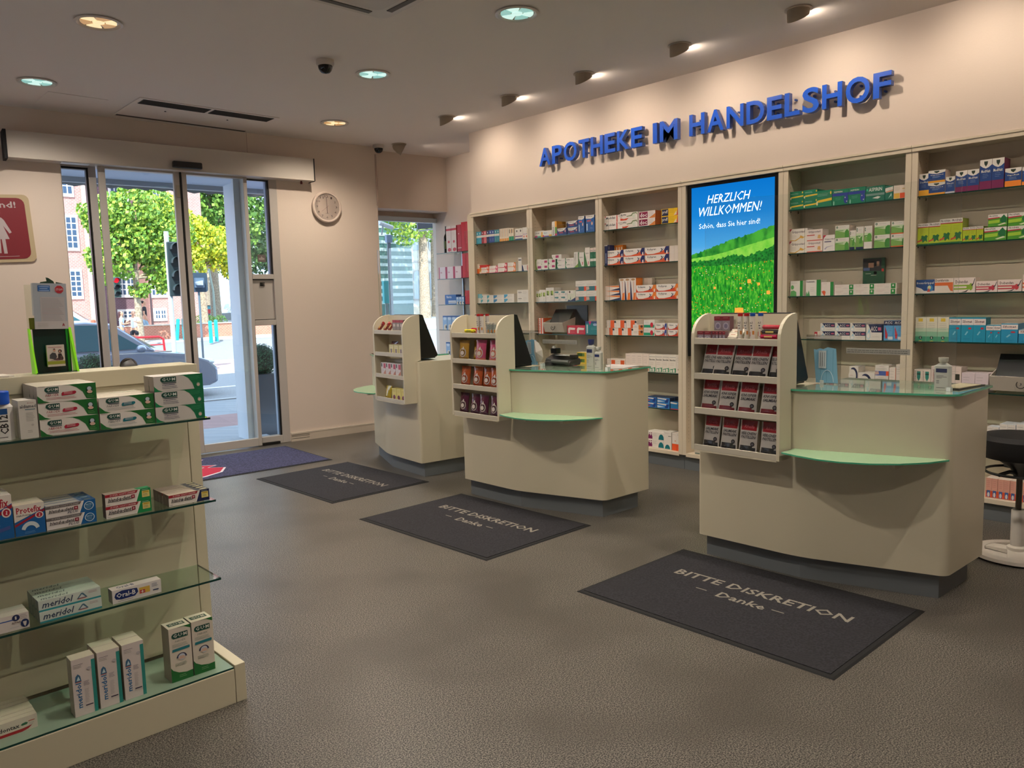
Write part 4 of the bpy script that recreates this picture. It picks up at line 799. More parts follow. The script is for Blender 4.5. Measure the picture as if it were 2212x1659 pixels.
IV = [(.5, .44), (.62, .40), (.78, .46), (.95, .40), (.86, .30), (.9, .12), (.72, .20), (.5, .10), (.42, .22), (.25, .24), (.38, .33), (.36, .42)]
def pro(k, ds, txt=.86): d(k, ds, '#b5c62c', '#8fa02a', W_, (B(0, .84, 1, 1, W_), B(0, .80, 1, .84, '#b5243c'), X('PROSPAN', .08, .87, .92, .97, '#3a2f30'), P_(IV, '#1f6f3c'), B(0, 0, 1, .06, '#1f6f3c'), P_([(0, .12), (.45, .2), (.45, .27), (0, .19)], '#d0503c'), L(.2, .7, .8, 3, .07, '#8a9a2c')))
pro('pro', 'lime cartons with ivy leaf'); pro('pro_t', 'taller lime cartons with ivy leaf'); pro('pro_s', 'small lime cartons with ivy leaf')
def prf(k, ds): d(k, ds, '#4f9a2c', '#3a7a24', W_, (B(0, .72, 1, 1, W_), P_([(0, .62), (.6, .68), (.6, .76), (0, .72)], '#b5243c'), X('PROSPAN', .05, .80, .5, .95, '#3a2f30'), P_([(.02, .25), (.6, .3), (.62, .55), (.02, .5)], '#a5cf3c'), P_([(.62, .5), (.7, .75), (.82, .95), (.95, .7), (.98, .4), (.85, .25), (.7, .3)], '#1f6f3c'), P_([(.5, .12), (.85, .28), (.98, .2), (.6, .06)], '#dfe6c0')))
prf('pro_f', 'flat green ivy carton in the lower layer'); prf('pro_f2', 'flat green ivy carton resting on top'); prf('pro_g', 'flat green ivy cartons at the edge')
d('box_b', 'dark blue carton with bright globe', '#174a8a', W_, it=(B(0, 0, 1, .18, W_), P_([(0, .1), (.5, .12), (.3, .35), (0, .5)], W_), X('BoxaGrippal', .05, .64, .95, .84, W_), E(.76, .36, .16, .24, '#3f8ac0'), E(.72, .42, .09, .14, '#e6dfa0'), P_([(.6, .1), (.7, .4), (.78, .12)], '#c8402c')))
d('dor_o', 'cream carton with orange throat picture', '#ecdccf', it=(B(0, .50, .98, .72, '#dd6a2c'), P_([(.7, .5), (.98, .72), (.98, .1), (.85, .15)], '#e0703a'), X('Dorithricin', .04, .78, .75, .95, '#5a4038')))
def dob(k, ds, c): d(k, ds, '#ead9d0', it=(B(0, .20, .72, .52, c), B(.0, .3, .6, .42, '#e6d8c8'), X('Dobendan', .08, .62, .66, .84, '#5a4a48'), E(.8, .38, .09, .24, c), P_([(.82, .5), (.9, .62), (.97, .95), (.99, .9), (.92, .55), (.86, .4)], '#3a3a3c'), P_([(.35, .02), (.55, .1), (.72, .22), (.6, .04)], '#33302e')))
dob('dob_g', 'white carton with green lozenge bar', '#8fae3c'); dob('dob_r', 'white carton with red lozenge bar', '#c23a4c'); dob('dob_r2', 'white carton with red bar, orange corner', '#c8444c'); dob('dob_c', 'coral topped carton at the picture edge', '#d0603c')
d('grad', 'cream to green cartons with yellow square', '#8fc0a0', W_, it=(B(0, .55, 1, 1, '#e4dcc8'), B(0, .4, 1, .55, '#c5d6bc'), B(0, 0, 1, .2, '#3f9a78'), B(.28, .82, .68, .95, '#e6c23c'), L(.15, .72, .85, 4, .07), E(.5, .15, .16, .07, '#1f4a3c'), P_([(.46, .12), (.5, .22), (.55, .1)], W_), E(.5, 0, .18, .03, '#d9cf5a', 0, 180)))
SI = (B(0, .70, 1, .95, '#efe2dc'), X('Silomat', .1, .78, .9, .90, '#5a3038'), L(.2, .73, .8, 1, 0, '#d08a90'), E(.72, .56, .14, .045, '#c03a48'), P_([(.3, .3), (.5, .45), (.6, .42), (.4, .28)], '#8fd0e0'), L(.2, .14, .85, 2, .05, '#1f6f98'))
d('silo', 'tall turquoise cartons with white header', '#2596b8', '#1c7f98', '#1f8f98', SI); d('silo_s', 'small turquoise cartons with white header', '#2596b8', '#1c7f98', W_, SI); d('silo_w', 'wide turquoise carton with white header', '#2a96c0', '#1f7fb0', W_, SI); d('silo_e', 'turquoise carton at the picture edge', '#2a90bc', '#1f7fb0', W_, SI)
d('w_shld', 'white cartons with green shield', '#e6d8cc', it=(P_([(.35, .9), (.8, .9), (.78, .55), (.58, .38), (.38, .55)], '#2f8f80'), B(.35, .72, .8, .8, '#1f4a44'), X('Gelomyrtol', .08, .1, .24, .92, '#8a3a38', 'br')))
d('w_rust', 'white cartons with rust lettering', '#e6d4ca', it=(X('Gelomyrtol', .12, .15, .26, .85, '#7a3a38', 'br'), L(.4, .8, .9, 2, .1), B(.6, .45, .9, .7, '#3a3a30')))
d('lilac', 'lilac white cartons with grey print', '#dccdd2', it=(L(.1, .75, .7, 1, 0, '#6a5a68'), L(.1, .6, .6, 1, 0), L(.1, .4, .75, 2, .1, '#b0a0b0')))
def wv(k, ds, c): d(k, ds, W_, '#d8dce2', it=(P_([(0, .1), (.5, .3), (1, .7), (1, 0), (0, 0)], c), L(.1, .85, .9, 1, 0, '#4a4a5a'), L(.15, .7, .85, 2, .1)))
wv('bl_wv', 'white cartons with blue wave', '#2c56a8'); wv('gr_wv', 'white cartons with green wave', '#4f9a3c'); wv('aq_wv', 'white cartons with aqua wave', '#9fcbd0')
d('pk_or', 'pink and orange cartons with blue window', '#dfa593', '#d8957f', '#e0cfc4', (B(0, 0, 1, .34, '#e0562c'), B(.2, .02, .8, .36, '#3f5f9c'), E(.5, .14, .2, .12, '#d8d4d0'), L(.15, .85, .8, 4, .1, '#b06a60')))

# ---- close-up cartons of the front rack
GD = '#1f6b2f'
def gum(k, ds, pill, sub, subc, last):
    d(k, ds, '#e2dad0', '#cfc6bc', '#dcd3c2', (P_([(.42, 1), (.55, .96), (.66, .8), (.76, .5), (.82, .05), (1, .0), (1, 1)], GD), P_([(0, 0), (.20, 0), (.10, .12), (.03, .35), (0, .45)], GD),
        P_([(.12, .72), (.15, .62), (.36, .62), (.36, .92), (.17, .92), (.13, .86)], '#14483c'), X('G·U·M', .16, .68, .345, .86, '#e9e4da'), P_([(.14, .60), (.18, .54), (.36, .54), (.36, .59)], '#3a4a54'), L(.02, .96, .15, 1, 0, '#6b6b5b'), X(sub, .13, .36, .36, .50, subc, 'i'))
      +((P_([(x_, .35+y_) for x_, y_ in ((.41, 0), (.62, .05), (.65, .12), (.65, .20), (.63, .25), (.42, .22), (.40, .14), (.40, .05))], pill), L(.44, .53, .60, 1, 0, '#e9dcd8'), L(.44, .45, .60, 1, 0, '#e9dcd8')) if pill else (L(.16, .3, .42, 2, .09, '#2a2c6a'),))
      +(L(.14, .25, .75, 2, .08, '#a8434a' if last == 'r' else '#8a9090'), E(.88, .62, .055, .18, '#1f3f3a'), E(.88, .66, .038, .12, '#bfc9d2'), P_([(.83, .45), (.86, .56), (.90, .56), (.935, .45), (.91, .36), (.86, .36)], '#dcb8a4'), L(.83, .24, .96, 2, .10, '#7fb070')))
gum('gumr', 'white and green toothpaste cartons with red pill', '#b01c38', 'PAROEX', '#a03440', 'r'); gum('gumt', 'white and green toothpaste cartons with teal pill', '#14707c', 'PAROEX', '#6a6f70', 'g')
d('gumg', 'brighter green toothpaste cartons at the shelf end', '#c9c3bb', '#bdb6b2', '#e2dcd6', (P_([(.50, 1), (.60, .95), (.70, .75), (.78, .4), (.82, .0), (1, .0), (1, 1)], '#0f6f45'), P_([(0, 0), (.17, 0), (.08, .12), (.02, .3), (0, .4)], '#0f7f4a'), P_([(.13, .72), (.16, .60), (.45, .60), (.45, .93), (.18, .93), (.14, .86)], '#14483c'), X('G·U·M', .17, .67, .43, .87, '#d9dcd4'), P_([(.15, .58), (.2, .50), (.45, .50), (.45, .57)], '#5a6468'), X('OriginalWhite', .16, .36, .42, .46, '#3a3a6a', 'bi'), L(.16, .28, .5, 2, .10, '#2a2c5a'), E(.90, .28, .04, .14, '#7fa08a'), E(.90, .26, .028, .09, '#d8b8a8'), L(.72, .85, .95, 4, .07, '#3f9a6a')))
d('alma', 'small white carton with grey lettering', '#d9d3c8', it=(X('aldiamed', .08, .80, .96, .89, '#5a5a60'), B(.35, .75, .92, .775, '#7a9096'), L(.38, .66, .9, 6, .04), L(.4, .2, .75, 2, .04), E(.7, .35, .08, .03, '#c0b8b0'), X('Mundspray', .5, .915, .85, .94, '#a04a50')))
PR = lambda big: (B(0, 0, 1, .5, '#0f5fa0'), P_([(0, .38), (.3, .5), (.6, .62), (1, .78), (1, .70), (.6, .54), (.3, .42), (0, .30)], '#a01c30'), P_([(0, .46), (.3, .56), (.6, .66), (1, .8), (1, 1), (0, 1)], '#e6dcd0'), P_([(0, .0), (1, .0), (1, .68), (.6, .53), (.3, .41), (0, .30)], '#1560a0'), X('Protefix', .08, .72, .90, .93, '#b01c34'), X('Haft-Polster' if big else 'Haft-Pulver', .08, .63, .55, .69, '#5a5a60'), E(.82, .60, .14, .11, '#e6dcd4'), E(.82, .60, .10, .08, '#b01c34'), P_([(.79, .56), (.82, .61), (.80, .64), (.85, .64), (.84, .58), (.85, .55)], '#e9d8d4'))
d('prot', 'white blue carton with denture arch', '#0f5fa0', '#d9cdb8', '#d9cdb8', PR(1)+(('arch',), L(.3, .10, .72, 2, .04, '#6fa5d8')))
d('prota', 'taller white blue carton at the left edge', '#1450a0', '#d9cdb8', '#e6dcd0', PR(0)+(L(.1, .38, .7, 3, .06, '#8fb0e0'), P_([(.1, .1), (.9, .22), (.9, .3), (.1, .18)], '#4a5a98')))
BD = lambda c, plus: (P_([(0, .74), (.68, .74), (.72, .98), (0, .98)], '#a01c2c' if not plus else '#6a6260'), X('SUPER HAFTCREME', .10, .80, .66, .92, '#e9c9c4' if not plus else '#b5b0ac'), P_([(.66, 0), (1, 0), (1, 1), (.76, 1)], c), P_([(.64, 0), (.67, 0), (.77, 1), (.74, 1)], '#efe6de'), X('blend-a-dent', .06, .40 if plus else .34, .55, .66, '#26242a', 'bi'), B(.05, .30 if not plus else .36, .58, .335 if not plus else .39, '#26242a'), B(.56, .36, .64, .66, '#8a1c30'), E(.60, .51, .02, .07, '#e0b0b0'))
for k, ds, c in (('bdg', 'white red cartons with green end', '#0f8a4a'), ('bdn', 'white red cartons with navy end', '#16204c')):
    d(k, ds, '#e6ddd2', '#8a7a72', '#b5a595', BD(c, False)+(B(.80, .28, .97, .82, '#e0cf7a'), B(.82, .66, .95, .76, '#c09a20'), L(.82, .55, .95, 3, .08, '#8a8060'), L(.8, .9, .96, 1, 0, '#cfe6d8'), L(.02, .1, .10, 1, 0, '#555')))
d('bdp', 'white and blue cartons with round seal', '#e2dad4', '#5a5a60', '#35608f', BD('#0f5f9c', True)+(X('PLUS', .42, .12, .64, .32, '#5a5a6a', 'bi'), E(.86, .5, .10, .36, '#dcebf2'), E(.86, .5, .085, .31, '#14608f'), X('BESTES', .80, .55, .92, .66, '#bcd6e6'), L(.80, .45, .92, 2, .12, '#9cc0d8')))
d('mer', 'pale toothpaste cartons with teal line', '#cfd8cd', '#8a948e', '#bcc9b8', (B(0, 0, 1, .16, '#2f8f96'), X('meridol', .05, .28, .55, .86, '#34445c', 'bi'), P_([(.60, .34), (.68, .84), (.71, .84), (.78, .36)], '#4a6e80'), P_([(.635, .42), (.69, .72), (.745, .42)], '#cfd8d4'), B(.62, .32, .76, .37, '#c0503c'), L(.80, .8, .95, 2, .12, '#b0808a')))
d('orb', 'white carton with dark blue oval', '#dfd9d2', '#a8a29a', '#d6cfc4', (P_([(.04, .5), (.07, .30), (.18, .22), (.45, .25), (.52, .5), (.5, .8), (.2, .88), (.07, .76)], '#142a66'), X('Oral-B', .08, .38, .47, .74, '#e9e6e0'), B(.54, .28, .76, .74, '#d8b04a'), P_([(.55, .3), (.66, .3), (.66, .55), (.55, .55)], '#b8303a'), B(.595, .33, .615, .52, W_), B(.565, .41, .645, .44, W_), L(.8, .8, .95, 3, .1, '#5a6a90'), B(.82, .28, .94, .36, '#2a3a60'), L(.1, .12, .45, 1, 0, '#555')))
d('orr', 'white carton with tooth picture', '#dcd2ca', '#c4bab0', '#c9c4b4', (B(.0, .66, .78, .72, '#2a56a0'), E(.80, .78, .06, .2, '#1f2a55'), X('1', .785, .68, .81, .88, W_), L(.86, .86, .98, 3, .1), X('REPAIR', .73, .42, .87, .54, '#5a4040', 'bi'), E(.93, .34, .065, .26, '#20305c'), P_([(.90, .45), (.96, .45), (.95, .25), (.93, .12), (.91, .25)], '#d4ccc4'), L(.7, .2, .86, 1, 0, '#b0b0b8')))
d('merm', 'tall white carton with teal edge', '#d9cdc6', '#c2b8a8', '#d6ceb6', (B(.84, 0, 1, .93, '#2f8f86'), X('meridol', .12, .14, .36, .58, '#2a6a9c', 'br'), P_([(.10, .60), (.38, .60), (.34, .70), (.24, .74), (.14, .70)], '#3f6a8a'), P_([(.17, .625), (.33, .625), (.26, .70)], '#c6d8dc'), B(.12, .595, .36, .605, '#c0503c'), L(.08, .90, .55, 1, 0, '#4a3c58'), L(.08, .87, .45, 2, .025), E(.74, .79, .10, .03, '#bdb4b4'), L(.46, .58, .72, 4, .022, '#6a6078'), L(.48, .44, .68, 10, .025, '#a59c9c'), B(.48, .15, .80, .17, '#3a3448')))
d('gumm', 'tall white and green mouthwash carton', '#d8cdbc', '#aaa296', '#d6ceb6', (P_([(.35, 1), (.7, .99), (1, .93), (1, 1)], GD), P_([(0, .0), (1, .0), (1, .14), (.7, .13), (.35, .16), (.1, .22), (0, .28)], GD), P_([(.12, .83), (.2, .80), (.86, .80), (.86, .90), (.2, .90), (.12, .87)], '#14483c'), X('G·U·M', .2, .82, .82, .885, '#e3ddd0'), X('PAROEX', .25, .73, .75, .765, '#6a6f68', 'i'), L(.12, .69, .88, 3, .022, '#7a8a80'), P_([(.1, .56), (.9, .57), (.92, .60), (.9, .62), (.12, .61)], '#1f7a84'), E(.52, .43, .24, .085, '#2c2c4c', 0, 180), E(.52, .44, .16, .06, '#c6ccd6'), P_([(.36, .40), (.42, .46), (.62, .46), (.68, .40)], '#d8b4a0'), L(.2, .33, .85, 3, .022, '#4a6a50'), L(.35, .1, .7, 2, .03, '#9cc08a')))
d('par', 'white red cartons with green oval', '#dcd3c0', '#cfc6b0', '#d6ceb4', (P_([(0, .0), (.7, .0), (.82, .1), (.9, .3), (.7, .22), (.3, .2), (0, .22)], '#a8242c'), X('Parodontax', .02, .36, .66, .66, '#3a3638', 'b'), P_([(.68, .5), (.71, .42), (.8, .44), (.82, .55), (.78, .62), (.71, .58)], '#2f6a4a'), B(.83, .6, .95, .66, '#c06a60'), L(.84, .45, .94, 2, .1, '#999')))
_cm = {}
def carton_mesh(k, w, h, dp, toptext=None):
    key = (k, w, h, dp)
    if key in _cm: return _cm[key]
    desc, cf, cs, ct, items = D[k]; mF, mS, mT = mat(cf, .42), mat(cs, .45), mat(ct, .42)
    b = MB(); b.box(0, w, 0, dp, 0, h, mS, mt=mT, mf=mF)
    n = 0
    for it in items:
        n += 1; y = -.00025-.00012*n; q = it[0]
        if q == 'b': b.add([(it[1]*w, y, it[2]*h), (it[3]*w, y, it[2]*h), (it[3]*w, y, it[4]*h), (it[1]*w, y, it[4]*h)], [(0, 1, 2, 3)], mat(it[5], .42))
        elif q == 'p': b.add([(u*w, y, v*h) for u, v in it[1]], [tuple(range(len(it[1])))], mat(it[2], .42))
        elif q == 'e':
            _, cu, cv, ru, rv, col, a0, a1 = it; N = 20 if a1-a0 >= 360 else 12
            pts = [(cu*w+ru*w*math.cos(R(a0+(a1-a0)*i/N)), y, cv*h+rv*h*math.sin(R(a0+(a1-a0)*i/N))) for i in range(N+(0 if a1-a0 >= 360 else 1))]
            b.add(pts, [tuple(range(len(pts)))], mat(col, .42))
        elif q == 't': b.text(it[1], it[2]*w, it[3]*h, it[4]*w, it[5]*h, y, mat(it[6], .45), 'b' in it[7], 'i' in it[7], 'r' in it[7])
        elif q == 'l':
            _, u0, v0, u1, nn, dv, col = it; rr = random.Random(hash(k) % 99 if False else len(k)*7+n)
            for i in range(nn):
                z = (v0-i*dv)*h; e = u0+(u1-u0)*rr.uniform(.72, 1); t_ = min(.0012, .05*h)
                b.add([(u0*w, y, z), (e*w, y, z), (e*w, y, z+t_), (u0*w, y, z+t_)], [(0, 1, 2, 3)], mat(col, .45))
        elif q == 'arch':
            o_ = arc(.5*w, .16*h, .30*w, 10, 170, 14); i_ = arc(.5*w, .14*h, .18*w, 170, 10, 14)
            b.add([(x, y, .10*h+(z-.10*h)*1.05) for x, z in o_+i_], [tuple(range(len(o_+i_)))], mat('#cfd9dc', .42))
    if k in ('mer',): b.ftext('meridol', .05*w, .2*dp, .50*w, .8*dp, h+.0003, mat('#4a5a58', .45), True, True)
    if k in ('orb',): b.ftext('Oral-B', .12*w, .25*dp, .48*w, .75*dp, h+.0003, mat('#2a3460', .45), True)
    if k == 'gumm': b.add([(.12*w, .3*dp, h+.0003), (.88*w, .3*dp, h+.0003), (.88*w, .7*dp, h+.0003), (.12*w, .7*dp, h+.0003)], [(0, 1, 2, 3)], mat('#2a4a3c', .45)); b.ftext('G·U·M', .2*w, .38*dp, .8*w, .62*dp, h+.0006, mat('#d9d3c0', .45), True) if k == 'gumm' else None
    if k == 'bdp':
        for i in range(1): b.add([(.02*w, .1*dp, h+.0003), (.70*w, .1*dp, h+.0003), (.66*w, .85*dp, h+.0003), (.02*w, .85*dp, h+.0003)], [(0, 1, 2, 3)], mat('#c5c0b5', .45)); b.lathe([(.0, .0005), (.012, .0005)], (.86*w, .5*dp, h), mat('#8fa8b0', .45), 16)
    if k == 'bdn':
        b.add([(.70*w, 0, h+.0003), (w, 0, h+.0003), (w, dp, h+.0003), (.66*w, dp, h+.0003)], [(0, 1, 2, 3)], mat('#3f4450', .45)); b.add([(.8*w, .25*dp, h+.0006), (.97*w, .25*dp, h+.0006), (.97*w, .8*dp, h+.0006), (.8*w, .8*dp, h+.0006)], [(0, 1, 2, 3)], mat('#b5ac86', .45))
    if k == 'bdg': b.add([(.70*w, 0, h+.0003), (w, 0, h+.0003), (w, dp, h+.0003), (.70*w, dp, h+.0003)], [(0, 1, 2, 3)], mat('#2f8a5a', .45))
    me = b.build('carton', mesh_only=True); _cm[key] = me; return me
ORD = ['', 'first', 'second', 'third', 'fourth', 'fifth', 'sixth', 'seventh', 'eighth', 'ninth']
NUM = ['', 'one', 'two', 'three', 'four', 'five', 'six', 'seven', 'eight', 'nine']
def put_cartons(k, org, ux, vy, rz, w, h, dp, n, layers, nd, gap, where, group, lift=0, jitter=0.0015, kind='medicine_carton'):
    """org: left front bottom corner; ux: unit vector to the right, vy: unit vector backwards"""
    desc = D[k][0]; sing = desc.replace('cartons', 'carton')
    for i in range(n):
        for l in range(layers):
            for q in range(nd):
                me = carton_mesh(k, w, h, dp)
                o = bpy.data.objects.new(kind, me); C.objects.link(o)
                jx = rnd.uniform(-1, 1)*min(jitter, .0006); jy = rnd.uniform(0, 1)*jitter*(2 if l else 1)
                p = Vector(org)+ux*(i*(w+gap)+jx)+vy*(q*(dp+.003)+jy); p.z = org[2]+lift+l*(h+.0005)+.0002
                o.location = p; o.rotation_euler = (0, 0, rz)
                words = []
                if n > 1: words.append(f'{ORD[i+1]} from left' if n > 2 else ('left' if i == 0 else 'right'))
                pos = []
                if layers == 2: pos.append(('lower', 'upper')[l])
                if layers == 3: pos.append(('bottom', 'middle', 'top')[l])
                if nd == 2: pos.append(('front', 'rear')[q])
                if nd > 2: pos.append('front' if q == 0 else 'rearmost' if q == nd-1 else f'{ORD[q+1]} deep')
                s = ' '.join(words+pos)
                lab = f'{sing}, {s}, {where}' if s else f'{sing}, {where}'
                if n > 2: lab = f'{words[0]}, {sing}, '+(' '.join(pos)+', ' if pos else '')+where
                tag(o, lab, 'carton', group if n*layers*nd > 1 else group)
SHN = {1: 'top shelf', 2: 'second shelf', 3: 'third shelf', 4: 'fourth shelf', 5: 'fifth shelf', 6: 'sixth shelf', 7: 'bottom board'}
BN = {'A': 'leftmost bay', 'B': 'second bay', 'C': 'third bay', 'D': 'bay beside screen', 'E': 'rightmost bay'}
